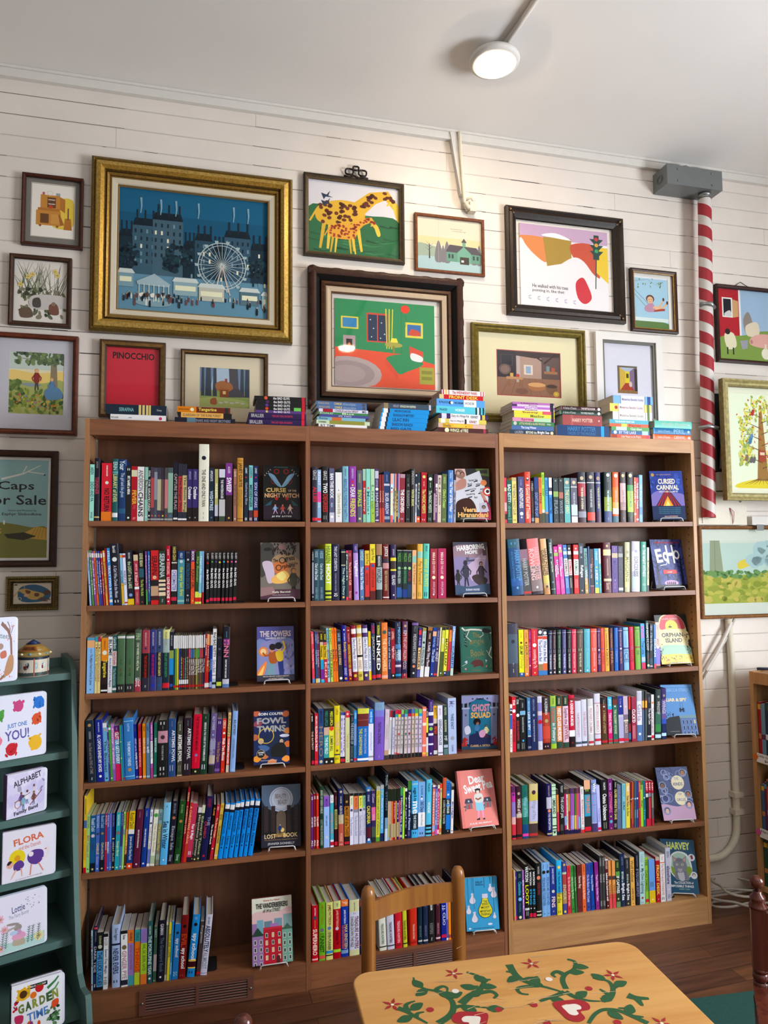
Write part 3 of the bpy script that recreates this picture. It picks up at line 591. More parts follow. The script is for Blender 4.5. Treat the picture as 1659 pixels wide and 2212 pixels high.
5224 161 202 81 H 29e|b eee 3 10|b 223 10 16|t 247 18 55 BUNGALOW MYSTERY|t 257 60 76 Nancy|o 236 80 14
5418 136 206 74 H 29e|b eee 4 12|b 223 12 17|t 247 20 52 MYSTERY AT LILAC INN|t 257 60 76 Nancy|o 236 80 14
5597 141 205 77 H 29e|b eee 3 11|b 223 11 16|t 247 18 52 SECRET OF SHADOW|t 257 60 76 Nancy|o 236 80 14
5771 136 207 77 H 29e|b eee 3 11|b 223 11 16|t 247 18 50 RED GATE FARM|t 257 60 76 Nancy|o 236 81 14
5946 163 204 82 H 29e|b eee 3 11|b 223 11 16|t 247 18 56 MYSTERY AT MANOR|t 257 60 78 Nancy|o 236 81 14
@0 5
571 45 204 -11 P bde|t 456 10 30 PENNY|o b23 30 20|t 466 35 60 STEALING|o b23 90 24
619 114 218 0 H 224|b d56 2 5|t 889 8 25 JENNIFER DONNELLY|t ccd 32 72 DARK TIDE|b 347 76 88|t fff 90 95 Disney
737 201 196 0 P 222|t bb8 6 20 DURHAM|o ccb 25 34|b 6ad 32 94|t 123 34 92 THE LUCK UGLIES
957 144 189 0 P eee|b 222 0 6|t a99 8 22 EAGER|t 669 28 72 Seven Day Magic|t 999 78 92 HB
1246 271 215 -9 H bce|t 456 6 25 Dave Eggers|b 224 30 33|t 236 38 78 NEVER EVERS|m 457 88 92
1565 214 192 -12 P fff|b 222 0 6|t 334 8 16 Estes|o 875 30 40|t c9a 36 86 GINGER PYE|b 334 88 97
1788 195 190 -8 P a8c|b e84 0 24|t 633 5 20 FEDERLE|t 978 28 72 BETTER NATE THAN EVER|b 5ab 82 100
1993 186 189 0 P c85|b 4aa 0 22|t 356 5 20 FEDERLE|b e83 22 75|t d43 32 76 THINGS|b cd4 78 100
2199 216 190 0 P b8c|b 98c 0 26|t a7a 5 20 FEDERLE|b bd4 26 82|t 573 28 76 FIVE, SIX, SEVEN, NATE!|b e84 82 100
2435 158 215 0 H 366|t cdc 8 22 FLEISCHMAN|t dee 24 86 THE PORCUPINE YEAR|o eee 92 20
2622 109 192 11 P 465|t abb 5 20 NANCY|b baa 50 80|m eee 96 98
2771 218 213 14 H 223|t ddd 6 24 GAIMAN|t 678 28 84 The Graveyard Book|o eee 92 18
3019 70 202 16 P ddb|b 887 5 90
3099 80 201 22 P ed4|t 662 20 60 PAWS AND CLAWS
3189 70 202 22 P 39d|m dee 70 90
3279 200 191 30 P 38c|o 234 16 24|t eee 26 60 spy school|t 9cd 86 94 SG
3490 241 221 31 H 822|o 211 18 30|t c53 30 50 EVIL|t fff 52 84 spy school|m a55 93 96
3792 262 217 54 H 39d|t acf 4 8 SG|o 211 16 30|t fff 30 72 spy school|b ec6 72 86|b 412 75 84|m 236 90 94
4126 128 190 44 P 544|t bbb 8 40 Forgotten|b c33 92 97
4258 234 211 56 H dde|t 446 4 16 LISA GRAFF|t 236 18 62 ABSOLUTELY|t aab 62 90 ALMOST|b 88b 96 97
@1 0
184 212 219 0 H 334|t bbb 6 24 GRATZ|t d34 36 64 ALLIES|b d34 92 97
400 147 208 0 P 9bd|t eef 4 30 RESIST|b e6a 42 62|t e4a 44 62 HEROES|t eee 62 72 DOGS|b d34 92 97
584 251 222 0 H 222|t ccc 8 25 GRATZ|t fff 30 48 TWO|t c33 50 82 DEGREES|m 999 88 95
879 198 215 0 P 668|t fff 10 56 BAN THIS BOOK|t cde 64 72 ALAN|b ccd 82 100|o fff 90 26
1127 259 199 0 P eee|o 555 36 10|t ba5 42 84 Charlotte and Emily|o 445 88 10
1410 240 224 0 H 8bc|t 578 4 18 GREENWALD|t 56a 22 92 ABSOLUTELY POSITIVELY NATTY|o 68a 94 14
1681 287 225 0 H 94a|t cbd 4 22 GREENWALD|o c35 28 26|o ec5 34 20|t eee 38 56 DEAR|t dd5 58 90 FRIENDS
1998 223 209 0 H 667|t bb6 6 24 GREENWALD|t cd5 38 70 RIVALS|o dd9 93 24
2246 117 215 0 P acb|b b33 22 85|t eee 35 80 Strawberry|b 9ca 85 100
2388 168 216 0 P 9dc|o e56 36 20|t 599 42 80 Moxie|o 345 84 12
2581 159 216 0 P bdb|b ac5 60 100|t 7a7 30 75 Lime|o 345 83 12
2766 144 217 0 P 547|b ccd 4 18|t bac 20 34 GWYNN|o fff 38 30|t ccd 45 90 HAMSTER|b edf 95 97
2935 98 194 0 P 933|b d54 70 100|t fba 34 58 Counting
3043 89 194 0 P 933|b d54 70 100|t fba 34 58 Counting
3136 238 207 0 P 247|t 9ac 6 20 JAMES GURNEY|b ccd 24 28|t dde 42 84 SILVER ARROW|b 9ab 88 94
3384 99 199 9 P fba|b def 22 36|o 223 30 16|b eec 40 85|b e77 86 100
3488 62 199 9 P ace|t a65 30 80 Pip|b 27c 94 100
3556 62 199 12 P dc8|b e99 0 30|t 576 35 80 Bart
3634 63 199 13 P ca8|b 448 0 34|t 543 34 80 Mini|b 546 88 100
3717 52 200 11 P 9cc|b e9b 0 34|b 8ac 34 80|b e87 92 100
3780 209 198 14 P 934|b b9a 0 8|t fff 32 80 THE DECEIVERS|m dbb 91 95
4037 179 198 13 P 222|t 777 8 16 HADDIX|t bbb 20 26 WHY|t 999 34 66 RUNAWAYS|o ddd 69 10|m 999 92 95
4253 153 220 13 H 333|t dd9 38 70 WINTER BREAK|t aaa 4 30 HADDIX
4443 58 198 15 P dde|b 234 4 20|t 89a 25 80 ICE
4512 133 203 16 P 234|t bba 20 75 Diary|b e63 88 100|o fed 93 20
4697 234 207 14 P b23|o dd8 9 32|t ecc 18 28 NEIL HARRIS|t dd7 34 82 The MAGIC MISFITS|m ecc 93 96
4980 209 200 16 P 232|o eee 10 36|t bdc 18 28 NEIL HARRIS|t cdc 34 80 The MAGIC MISFITS|m 9aa 90 96
5227 81 201 17 P 534|b b9a 40 95
5313 81 201 16 P 647|b eef 20 28|t dcd 30 80 Pixie
5415 162 197 15 P dcb|t 543 6 20 MOORE|o 876 28 20|t 654 36 64 JUNONIA|o 543 80 10
5599 200 202 17 P 674|t ac8 6 20 HENKES|t bd7 32 70 Olive's Ocean|m ac9 92 96
5870 229 219 16 H 58c|t bcd 5 16 Henkes|t eef 22 80 The Year of Billy Miller|m cde 86 92
6126 98 202 14 P aab|b 223 0 12|o e94 24 18|t 557 36 90 Star
@1 1
178 65 196 0 P 333|b aab 24 86|t ccc 4 20 HESSE|o bbb 92 16
247 201 201 0 H 356|t 9bc 4 16 HESSE|t dee 28 60 Out of the Dust|t 8ab 74 96 KAREN HESSE
458 200 201 0 P 356|t 9bc 4 18 HESSE|t cdd 28 60 Out of the Dust|t 8ab 74 96 KAREN HESSE
697 245 222 0 H cd4|t 684 4 34 HIAASEN|t fff 36 72 HOOT|b 222 82 85|b 222 89 92|b 222 96 99
967 295 221 0 H 224|t dde 4 48 THE LAST CUENTISTA|t 99b 52 84 DONNA BARBA HIGUERA|t fff 87 93 LQ
1348 166 200 0 P 235|b cca 4 32|b 222 6 30|t bdc 36 90 The Night Diary|o ec6 94 22
1544 70 196 0 P 355|b e57 0 5|t dee 8 60 Peach|b e56 93 100
1624 154 197 0 P 934|m d99 6 12|t fcb 24 70 The Lady from Café|t daa 82 96 Burnley
1863 200 222 -10 H 548|t bac 4 12 HUNT|b b9d 16 100|t fff 30 58 Ungifted|o a4a 87 26
2109 166 200 0 P 68b|t bdc 4 22 HYDE|t eef 34 80 Time for the Throttle|o dc8 94 16
2315 187 196 0 P d44|b ec4 0 30|t 643 6 28 Spirit Fox|o 37a 37 28|t 722 46 70 HECK'S PAGE|b 322 94 100
2527 218 222 0 P d43|b ed4 0 34|t 643 8 30 Spirit Fox|o 36a 39 32|t 722 46 78 CODE OF HONOR|b 622 84 100
2771 255 222 0 H 333|b a86 0 20|t ddd 22 40 BREAKING|b abb 42 82|t 556 44 70 WORLD
3041 262 221 0 H 722|t eee 4 22 JUSTICE|b 434 26 36|b c99 34 44|t cb8 48 84 RED MOON RISING|b edd 95 97
3367 240 220 0 H 325|t bbc 8 20 JENNINGS|b ed4 24 48|b 433 30 45|t ddd 56 74 ISLAND|o fff 92 16
3622 192 198 12 P 233|b ccc 0 1|t 6a4 6 24 WILDS|o 9c9 37 30|t bcc 42 68 BEING SEEN|b 36a 76 96
3830 45 198 15 P 233|b ccc 0 1|t 6a4 6 24 WILDS|o ad7 37 30|t 385 42 68 INTO WILD|b 36a 80 96
3878 177 198 14 P 233|b ccc 0 1|t 6a4 6 24 WILDS|o 9c9 37 30|t 4a6 42 68 EARTHSONG|b 249 80 96
4062 183 197 12 P 223|b ccc 0 1|t 7a5 6 24 WILDS|o ad8 37 30|t a34 42 64 NIGHT SEA|b 246 70 96
4274 173 198 13 P eb8|b 9cb 12 26|t a84 30 70 Pay It Forward|m b95 88 96
4473 232 223 14 H eb5|b 9cb 14 26|t a83 32 74 Pay It Forward|m b94 88 96
4737 254 224 17 H 6cb|t 255 4 14 BRAUN|t cd6 28 78 Island of AUNTS|m 255 88 96
5055 299 204 11 P a34|t fed 8 32 INKA & CO|t ecc 34 52 MYSTERY|o fec 58 36|t dab 66 90 ANNA JAMES|o eee 92 18
5391 349 205 8 P b36|t fed 8 32 INKA & CO|t ecc 34 52 THE LOST|o fec 58 36|t dab 66 90 ANNA JAMES|o eee 92 18
@1 2
196 101 196 -19 P e56|t fbb 4 24 GLOWING|t fcc 34 72 The Danger Fence|b 59d 92 100
320 87 197 -15 P 358|t 9ac 6 22 LOVELY|t cde 36 64 Tuck Everlasting|b ec7 92 100
412 87 196 -16 P 735|t cab 6 24 LOUISE|t dbc 36 70 Tuck Catches|b bdd 92 100
533 126 194 -19 P ec3|b 222 0 20|t ed3 4 16 ROWLEY|b dba 20 26|b 3ad 55 74|b 83a 74 94|t 542 28 50 Awesome|b 4be 95 100
668 121 193 -16 P ec3|b 222 0 20|t ed3 4 16 ROWLEY|b d66 20 26|b c34 54 100|t 542 28 50 Best Friend|t fcc 60 90 Kid
804 87 208 -20 P 9cd|t 578 4 30 DORK|t 834 40 62 SPOOK|t 467 66 92 Fun|b bde 92 100
916 93 208 -23 P cd6|t 584 4 30 DOC|t 834 40 62 TALES|t 574 66 92 Neat
1028 98 208 -29 P f83|m a42 4 10|t 834 40 58 Max & Mutts|t 843 62 80 Beyond
1135 78 208 -25 P f83|m a42 4 10|t 834 40 58 Max & Mutts|t 843 62 80 Beyond
1238 172 199 -29 P 334|t 9bd 6 22 LINK BEE|t ec9 28 68 SONG FOR A WHALE|o fff 94 26
1420 177 217 -22 H 229|o fff 8 14|t eef 14 28 DIARY of JEFFERSON|t ec4 30 48 Rowdy|t e83 48 74 FRIENDLY SPOOKY|t cce 76 90 KINNEY|o da5 95 24
1632 158 209 -27 P 922|o ecc 6 14|t cab 12 28 Rowley Jefferson's|t dc4 32 76 AWESOME FRIENDLY KID|t fdd 78 92 KINNEY|o ec4 96 14
1805 189 215 -23 H 923|b fee 6 15|b eef 22 84|t 445 24 60 Diary of a Wimpy Kid|t 99a 64 80 KINNEY|o dc4 91 30
2013 204 216 -20 H dc5|b c83 0 4|b eed 6 15|b c95 15 20|b fed 22 84|t 665 24 52 Diary of a Wimpy Kid|t a98 64 80 KINNEY|b 222 54 58|o a84 91 30
2233 205 216 -15 H 537|b dde 6 14|b eef 22 84|t 446 24 60 Diary of a Wimpy Kid|t 99a 64 82 KINNEY|o dd9 91 28
2453 100 190 -9 P eee|b ec3 0 30|b c43 30 31|t 39d 34 78 Word Up|b ec2 82 100
2574 151 222 -9 H 336|t d34 4 18 STONE|t cca 24 66 JACKPOT|b 565 22 26|b d34 92 98
2735 202 227 0 H 222|t dd5 6 22 NORMAN|t fff 24 84 LINKED|b d45 91 97
2968 254 223 0 H e84|t fdb 8 12 KORMAN|o 465 17 38|t fda 28 86 THE UNTEACHABLES|b fba 93 98
3234 125 196 0 P 335|t ccd 5 80 21 Days of the Dead
3375 154 198 0 P a23|b 211 90 100|t fcb 6 22 LOWELL|t fdd 36 60 Night Keys|o fff 94 16
3539 242 225 0 H 235|b 58b 40 70|t cb9 3 8 LLOYD|t 8bd 10 55 MIDNIGHT at|b bcd 50 68|t 123 48 70 MAGIC|b 436 70 88|b dcd 76 80|b 39c 92 96
3801 222 225 15 H a34|b 646 0 20|o ca8 8 26|t dcc 16 25 KIM|t dbb 27 84 THE LAST FALLEN MOON|b 325 70 92|t eef 92 96 Disney
4143 275 222 31 H 223|b 86a 2 6|t 777 8 18 MILLS|t bbb 22 74 MIDSUMMER'S MAYHEM|o e97 80 28|o cdd 92 20
4434 115 197 39 P 438|b d45 4 14|t cbe 20 36 M. GLASS|b ec9 40 84|t 544 42 82 TIGER|b 66b 86 100
4570 151 197 49 P bcc|b a95 0 7|t 8a8 10 22 Voigt|t 555 38 86 A Wind in the Door|b eee 78 100|o 233 30 24
4753 194 199 58 P 422|b a74 0 7|t dba 12 24 VAMPIRE|t dde 30 80 A Swiftly Tilting Planet|b eee 80 100
4990 152 197 54 P 249|b eb9 8 18|t 9bd 20 40 Double Fudge|t cde 44 70 The Doll|o dec 95 16
5148 148 196 55 P 436|t aac 6 38 Ghost Journey|o ccd 44 14|t ccd 50 70 HENRY|b d44 94 98
5313 58 197 52 P eeb
5387 127 197 55 P dd5|b 563 50 100|b 222 0 6|t fff 22 34 GHOST|o fff 94 14
5568 122 198 45 P ee5|b 222 0 6|t 543 24 80 MAPLE LEAF|b 236 90 100|o fff 94 14
5728 112 197 47 P e84|b 222 0 6|b c45 30 90|t eb4 16 30 GHOST|b 157 90 100
5873 118 200 45 P 9be|t eef 6 30 Moose|t 468 40 85 CABIN|b cdc 85 100
@1 3
152 100 191 -10 P 222|t fff 3 14 MIKE LUPICA|t eba 33 70 THE BATBOY|b d35 91 98
275 124 194 0 P c34|t fff 5 22 MIKE LUPICA|t fff 24 74 MILLION-DOLLAR THROW|b e56 92 97
419 201 211 0 P 358|t 124 4 26 MIKE LUPICA|t 987 32 86 HERO|o dca 95 30
634 197 211 0 P 4aa|b 222 0 34|t 398 5 32 MIKE LUPICA|b dba 34 48|b 4aa 48 89|t eff 52 82 THE BIG FIELD|b 222 89 100|o eee 96 20
841 189 211 0 P ee5|b 222 0 34|t ee4 6 32 MIKE LUPICA|o e54 37 46|t 554 50 78 SUMMER BALL|b 222 89 100|o eee 96 20
1044 218 219 0 H ed3|t 964 5 16 LUPICA|t dba 28 70 THE TURNOVER|o 864 78 22|b 335 84 86|m 764 90 94
1273 93 193 10 P dde|b 46a 0 6|t 99c 12 80 Duel|b 224 88 100|b d34 92 98
1375 88 192 7 P eef|b 44a 0 6|t 96a 12 80 Destiny|b 224 88 100|b d34 92 98
1477 166 197 3 P dda|b d45 0 13|o edc 6 22|t cb8 44 72 Taking Acts|o ba7 96 12
1654 142 180 13 P 234|t 778 4 14 NAME|t abc 16 62 THE KINDNESS OF|t 677 66 90 SHARON|m ddd 93 97
1816 113 196 6 P 8ad|b 39d 0 26|t bdf 4 16 WORDS|b 48b 68 100|b d35 93 98
1939 451 203 11 H 27c|b dd5 0 10|t 775 3 7 AMANDA PRESS|b 733 10 34|b 955 21 23|t bcd 38 86 AND THE CHOCOLATE WAR|t dd6 38 88 THE CANDYMAKERS|b fff 94 98
2405 199 197 6 P eef|b 38d 0 28|t cef 4 26 wendy mass|t 9be 45 80 Jeremy Fink and the Meaning of Life|b 99a 91 94
2624 391 223 12 H 88d|o 876 7 30|b 86c 25 100|b 8ac 0 14|t 335 34 72 TRISTAN STRONG|t dde 93 96 Disney
3036 166 194 23 P dcd|t ccb 8 20 MALONE|t bba 30 60 WONDERVILLE|b ca8 82 92|b 444 92 100
3218 106 188 29 P eee|b b34 0 14|m aab 20 80|b 322 91 100
3344 91 187 24 P dde|b 324 0 14|t aad 35 80 PIERRE|b 222 91 100
3451 91 190 26 P dcc|b d35 0 9|b 3ab 9 15|t 999 20 80 LITTLE|b 433 91 100|b d45 88 90
3568 107 189 23 P dcc|b c24 0 9|b ed3 9 15|t 999 20 80 LITTLE|o c44 50 20|b 322 91 100|b e45 89 91
3695 107 188 31 P ccc|b 9c7 0 9|b 66a 9 15|t 999 20 80 LITTLE|b 222 91 100
3859 118 188 17 P dcc|b 396 0 9|b 6bd 9 15|t 999 20 80 LITTLE|o 476 50 20|b 222 91 100
4007 121 189 16 P dcd|b 338 0 9|b c24 9 15|t 999 20 80 LITTLE|o a33 50 20|b 222 91 100
4187 102 189 10 P dcb|b 48c 0 9|b e74 9 15|t 999 20 80 LITTLE|b 222 91 100
4322 130 188 12 P dcd|b 5a6 0 9|b ec3 9 15|t 999 20 80 LITTLE|b 222 91 100
4474 136 187 12 P dce|b 9c7 0 9|b 3ad 9 15|t 999 20 80 LITTLE|b 222 91 100
4631 152 194 14 P f87|b fdd 4 8|b fed 32 38|b fdd 76 80|b fc5 92 96
4800 76 185 9 P eee|b 222 0 55|b ee4 18 50|t ccc 4 16 MOSS|b 332 55 60|b cc6 92 100
4887 213 221 11 H 427|t a9c 4 20 MOULTON|b eef 22 28|o 8c5 52 38|b dde 42 46|b eef 60 64|b eef 78 81|o eef 96 16
5123 170 196 4 P 423|b eb4 0 26|t 864 4 20 MERRITT|b dcb 26 36|t e65 42 58 PETEY|b 636 60 88|b ddd 90 98
5304 210 197 1 P eef|t c9b 6 20 MILFORD|t 456 28 80 GREENGLASS HOUSE|b 99a 94 97
5558 177 196 0 P 344|t bca 4 20 MILFORD|t dda 30 54 BLUECROWNE|t ccc 62 72 MF|b bcd 80 86|b 688 88 100
5769 351 223 0 P bce|t 99c 5 16 Mc|t 357 28 56 THREE KNOT|o aab 72 40|t 669 84 96 CLARION
@1 4
132 76 202 0 P 738|t fff 4 10 NICKS|t fff 42 60 KATE AND THE|t fff 84 96 ALL
231 85 204 0 P 923|t fff 4 10 NICKS|t fff 42 60 BETTER DAYS|t fff 84 96 ALL
335 85 204 0 P e43|t fff 4 10 NICKS|t fff 42 60 IT ALL HAPPY|t fff 84 96 ALL
459 143 231 0 H 243|t bcb 6 44 ANNE OF GREEN GABLES|t aba 54 96 LUCY MAUD MONTGOMERY
620 215 192 0 P acf|b 96c 0 21|t 549 6 20 MEGAN|t 68a 38 58 Lake Legends|o cde 80 30
869 130 194 0 P 5bc|b eee 0 15|t 79a 5 12 MULDER|t d99 34 74 ANGELA LAKE|b eef 86 100|b c34 90 97
1037 106 204 0 P 412|t 855 8 24 NELSON|b bb7 32 68|t 411 34 66 WAREHOUSE|b d34 91 98
1186 208 216 0 H 236|o dba 6 24|t dcb 14 26 KWAME MB|t dcc 30 56 ALIEN SUMMER|b cb9 46 62|b c65 62 100|t eba 78 92 MORRIS|m eee 96 98
1428 189 192 0 P 322|o b95 15 24|b c83 24 83|t 532 26 82 MARK of the THIEF|b c34 93 98
1641 136 194 0 P eef|b 222 0 5|b eec 5 26|t 886 10 22 Mary Norton|o 667 33 26|t aac 46 82 The Borrowers
1797 181 193 0 P dde|b 222 0 6|b e85 6 32|t a54 10 28 Mary Norton|b 99a 32 38|t aac 44 84 The Borrowers Aloft
2003 142 193 0 P dde|b 222 0 6|b ee6 6 30|t 774 10 26 Mary Norton|o 333 34 24|t aac 44 84 The Borrowers Afloat
2160 118 192 0 P dde|b 222 0 6|b 9ca 6 30|t 675 10 26 Mary Norton|o 889 33 24|t aac 42 84 The Borrowers Avenged
2288 193 213 0 H 48c|b 236 8 95|o dca 6 24|t ccd 14 26 STRANGE|t ed5 34 66 CALIFORNIA|b 623 72 90|o eee 94 26
2510 159 196 0 P 436|t cbd 6 24 O'Connor|b e7a 32 58|t dbc 46 58 Halfway|b 565 70 90|b 333 90 100
2679 154 210 14 P dd4|b bbb 0 8|t a53 9 18 STILL|t 776 20 88 Lotta a year's worth of adventure|b 6a4 92 100
2853 135 214 12 P 6be|b bbb 0 7|t bdb 9 18 STOP|t def 24 78 Because of you hear me|b 236 86 100
3018 120 261 13 H 123|t 9aa 3 20 TORIL|t 678 28 55 STORM|b 8ac 66 82|b cde 82 100
3153 75 197 13 P 9bd|b 232 0 24|b cb9 24 68|b bb8 68 95
3243 45 196 8 P ecb|b 232 0 24|b ba7 68 95
3291 54 196 10 P e95|b 232 0 24|b cb9 68 95
3349 50 195 10 P b33|b 232 0 24|b ba7 68 95
3409 50 195 10 P a33|b 232 0 24|t ecc 28 60 Hank|b cb9 68 95
3470 50 194 12 P db6|b 232 0 24|b ba7 68 95
3540 61 194 12 P 227|b 232 0 24|t cce 28 60 Earl|b cb9 66 95
3611 47 196 11 P e56|b 232 0 24|b ba7 66 95
3662 91 197 15 P 339|b 4a6 0 16|t ded 20 86 Merrick the Sun|b ccb 92 97
3763 76 196 18 P be5|t 483 34 44 DIVA|o eee 96 10
3860 87 197 12 P 223|b eee 2 8|t bbc 20 80 Night|o fff 94 12
3963 133 221 14 P 236|b 483 0 16|t dee 20 86 Pegasus the Flame|m 99b 88 96
4131 271 219 10 H 5be|b 9cd 4 7|t 223 12 36 auggie & me|t fff 36 58 me|b 234 58 86|t dee 60 84 THE STORIES|m 345 90 93
4418 286 212 12 P 8be|t 346 7 24 R.J. PALACIO|o 223 28 16|o eef 31 24|t 346 36 56 365 Days|b fff 56 82|t 778 58 80 A Book of Precepts|m 346 92 96
4720 233 220 19 H 6ce|t 345 7 22 PALACIO|t eff 40 60 WONDER|b 222 80 84|b 222 87 90|b 222 94 97
5002 105 195 19 P e87|b 86b 0 7|b fff 0 3|t fdd 12 80 Summer|b bbd 80 92|b d57 94 97
5111 98 191 20 P 68c|b 547 0 5|t dce 12 80 Spring|b d6a 88 98
5215 82 194 21 P c26|b eec 0 7|t fcd 12 80 Autumn|b fce 90 98
5308 93 198 21 P dc8|b e54 0 9|t 998 12 80 Love|b ad9 70 80|b e84 88 96
5423 148 221 20 H 222|b c64 0 36|t ccb 40 82 A LONG WALK TO WATER
5587 176 206 17 P 38d|o dee 26 22|t 247 4 20 PARK|b 222 34 44|b 222 48 64|t dee 36 62 LINE TENDER|b 222 92 100|o eee 95 10
5797 105 193 23 P eee|b 333 0 12|b 998 0 5|t 55a 36 70 Bridge|o 333 95 10
@1 5
148 225 205 0 H c23|t fff 4 18 JAMES PATTERSON|o 556 22 34|t da5 26 40 WORD OF MOUSE|t fed 42 88 SUPERHERO|b fbb 94 97
415 245 213 0 H 7b3|t 982 3 38 JAMES PATTERSON|o 778 48 34|t 232 54 86 I FUNNIEST|b d65 91 97
684 265 210 0 H dd8|t 733 4 40 JAMES PATTERSON|o 68b 45 34|t 223 50 83 I EVEN FUNNIER|b 49c 84 89|b 222 91 93
968 286 211 0 H b12|b dd9 0 14|t 8a6 3 11 JIMMY|t eba 16 46 JAMES PATTERSON|o dcd 48 32|t 211 54 76 I FUNNY TV|b ad4 84 89
1273 278 211 0 H 24a|b e84 0 12|t fcb 3 9 JP|t eef 18 42 JAMES PATTERSON|t ec7 44 86 MAX EINSTEIN|t d63 44 86 THE GENIUS EXPERIMENT|b 8ac 88 94
1599 396 206 0 H 39d|b dda 0 22|t 332 5 20 JAMES PATTERSON|o 333 25 20|b dde 22 92|t 724 30 88 TREASURE HUNTERS|t 555 30 84 DANGER DOWN THE NILE|b dda 90 100
2005 97 201 0 H 225|b a44 0 12|b b44 82 84
2798 282 204 -21 H eed|b c23 0 13|m fbb 3 10|t 334 16 28 JAMES|t 377 50 88 TREASURE HUNTERS|b 222 92 94
3114 289 207 -18 H dde|b 5a7 0 12|m ceb 3 9|t 335 16 28 JAMES|t 434 50 88 TREASURE HUNTERS|b 222 92 94
3438 275 207 -11 H d34|b 33a 0 14|m aad 3 10|t fbb 18 30 JAMES|t fcc 50 90 TREASURE HUNTERS|b a33 92 95
3754 166 205 -12 H dd4|b 5b7 0 13|m cec 3 9|t 554 16 28 JAMES|t 663 50 86 TREASURE HUNTERS|b 222 92 94
4048 281 204 0 H d43|b 5ae 0 14|m cef 3 11|t fba 17 28 JAMES|t ecb 60 88 TREASURE HUNTERS|b b33 92 96
4372 171 209 0 H 134|t a95 2 10 RANSOM|t 577 20 32 PEREGRINE|t 688 66 86 MAP OF DAYS|b ccc 92 95
4580 193 208 0 H 235|t a95 2 10 RANSOM|t 67a 20 32 PEREGRINE|t 88a 66 86 HOLLOW CITY|b ccc 92 95
4789 280 208 0 H 222|t bbb 4 22 RENSON|t fff 24 40 KINGDOM|t 888 64 84 KEEPERS|t ccc 90 96 Disney
5111 195 210 0 H 523|t ba5 2 12 RANSOM|t b8a 22 34 PEREGRINE|t c9a 66 86 LIBRARY SOULS|b ecd 92 95
5350 201 195 0 P 239|b 998 2 6|t dde 30 70 J.J. CLIO|b d35 88 94
5562 71 196 0 P aae|b 66b 60 96|b eef 96 100
5649 104 197 0 P f93|b a55 90 96
5851 104 213 29 H 235
@2 0
242 95 194 0 P d46|b fca 22 30|b fbc 55 74|b 322 80 92|b d45 93 98
361 203 183 0 P 265|t eff 10 52 BAD KITTY|o a95 54 14|t 7a9 60 86 drawn|b 9cb 90 91
597 204 195 0 P ed8|b cb8 0 8|t 876 14 82 THE T-SPACE THINGY CLUB|o 8bc 30 16|m 332 92 95
875 273 199 0 P 558|t 99b 6 20 SCHUMER|t eee 24 68 ADVENTURES|o dee 80 40|o eee 88 20
1176 274 220 0 H d54|t fcb 5 8 MOYLE|o 223 15 30|o eee 13 20|t fdc 24 92 A Good Kind of Trouble
1484 115 181 0 P 333|t aaa 6 24 FRED|t 844 40 76 THE SECRET LAKE|b 99a 88 96
1634 184 197 0 P 236|b 248 0 26|t 9ad 34 86 DON'T LET THE CAT|b da6 89 100
1852 140 196 0 P e84|t b53 4 22 REYNOLDS|t 422 34 58 PATINA|b 543 80 100
1996 116 218 0 P be5|t 473 4 24 REYNOLDS|t 232 32 48 SUNNY|b fff 74 80|b 553 80 100
2141 139 196 0 P 5ad|t 246 6 26 REYNOLDS|t 246 28 40 LU|b c97 76 80|b 456 80 100
2326 139 196 0 P 49d|b eee 0 38|b 445 22 30|t 247 44 80 WRITING TIME
2530 228 194 0 P 344|b 9b6 30 42|o 999 6 20|t 89a 50 80 FLAG|t bbb 93 96 Disney
2787 205 195 0 P 333|b b76 32 46|o 999 6 20|t 89a 50 80 WAVE|t bbb 93 96 Disney
3039 271 195 0 P 699|b 6bb 60 100|o dca 10 40|b cdd 21 22|t dda 26 80 THE LOST HERO|t 899 93 97 Disney
3374 296 195 0 P 667|b cdd 60 84|o dca 10 40|b eee 19 21|t dde 32 72 THE SON OF NEPTUNE|b ddd 86 100
3712 381 221 0 H 423|b a34 22 48|b 223 0 20|o cb9 12 42|b ccc 20 22|t eec 30 74 THE MARK OF ATHENA|b 99a 78 90
4147 384 222 0 H 334|b e54 80 96|o cb9 10 42|b ccc 20 22|t ddd 34 70 THE HOUSE OF HADES
4578 244 221 0 H 447|o b98 12 42|b ccc 20 22|t dd9 30 72 THE BLOOD OF OLYMPUS|b 535 78 100
4977 377 223 9 H 233|o eee 6 40|t 788 12 20 RICK|b 342 36 50|b 9a4 50 78|b 458 78 100|t dff 36 78 THE HAMMER OF THOR|t ddd 91 95 Disney
5385 305 223 13 H d63|b e83 30 60|b fb6 60 72|b edc 72 84|b 478 88 100|o fed 7 44|t dba 36 70 HIDDEN ORACLE
5751 289 223 9 H 544|b dbb 22 60|b b99 60 76|o dc9 7 38|t 988 36 70 DARK PROPHECY|t cba 90 94 Disney
6114 309 224 9 H 333|b 5a6 26 38|b bd6 38 80|b 453 80 90|o eeb 7 42|t 797 36 70 BURNING MAZE|t aaa 90 94 Disney
6454 99 201 15 P e74|t fed 10 60 HENRY|b fed 80 84
6572 118 200 14 P c33|t fff 12 70 THE TOWER TWINS|b fcc 92 96
6715 162 212 16 P 8be|b 69c 68 84|t bdf 20 60 Sky
@2 1
505 538 238 -45 H 258|b 367 0 16|m 59c 6 10|t 6ad 20 76 HARRY POTTER|t 48b 22 76 AND THE ORDER OF THE PHOENIX|o 7be 87 26|b 36a 70 84
1062 344 194 -50 P 666|b 978 0 24|b 555 40 100|t bbb 20 80 HARRY POTTER|b c44 92 97
1431 529 239 -53 H 988|b e88 0 48|b 434 94 100|t fbb 16 74 HARRY POTTER|t fcc 18 74 ROWLING|o eee 87 26
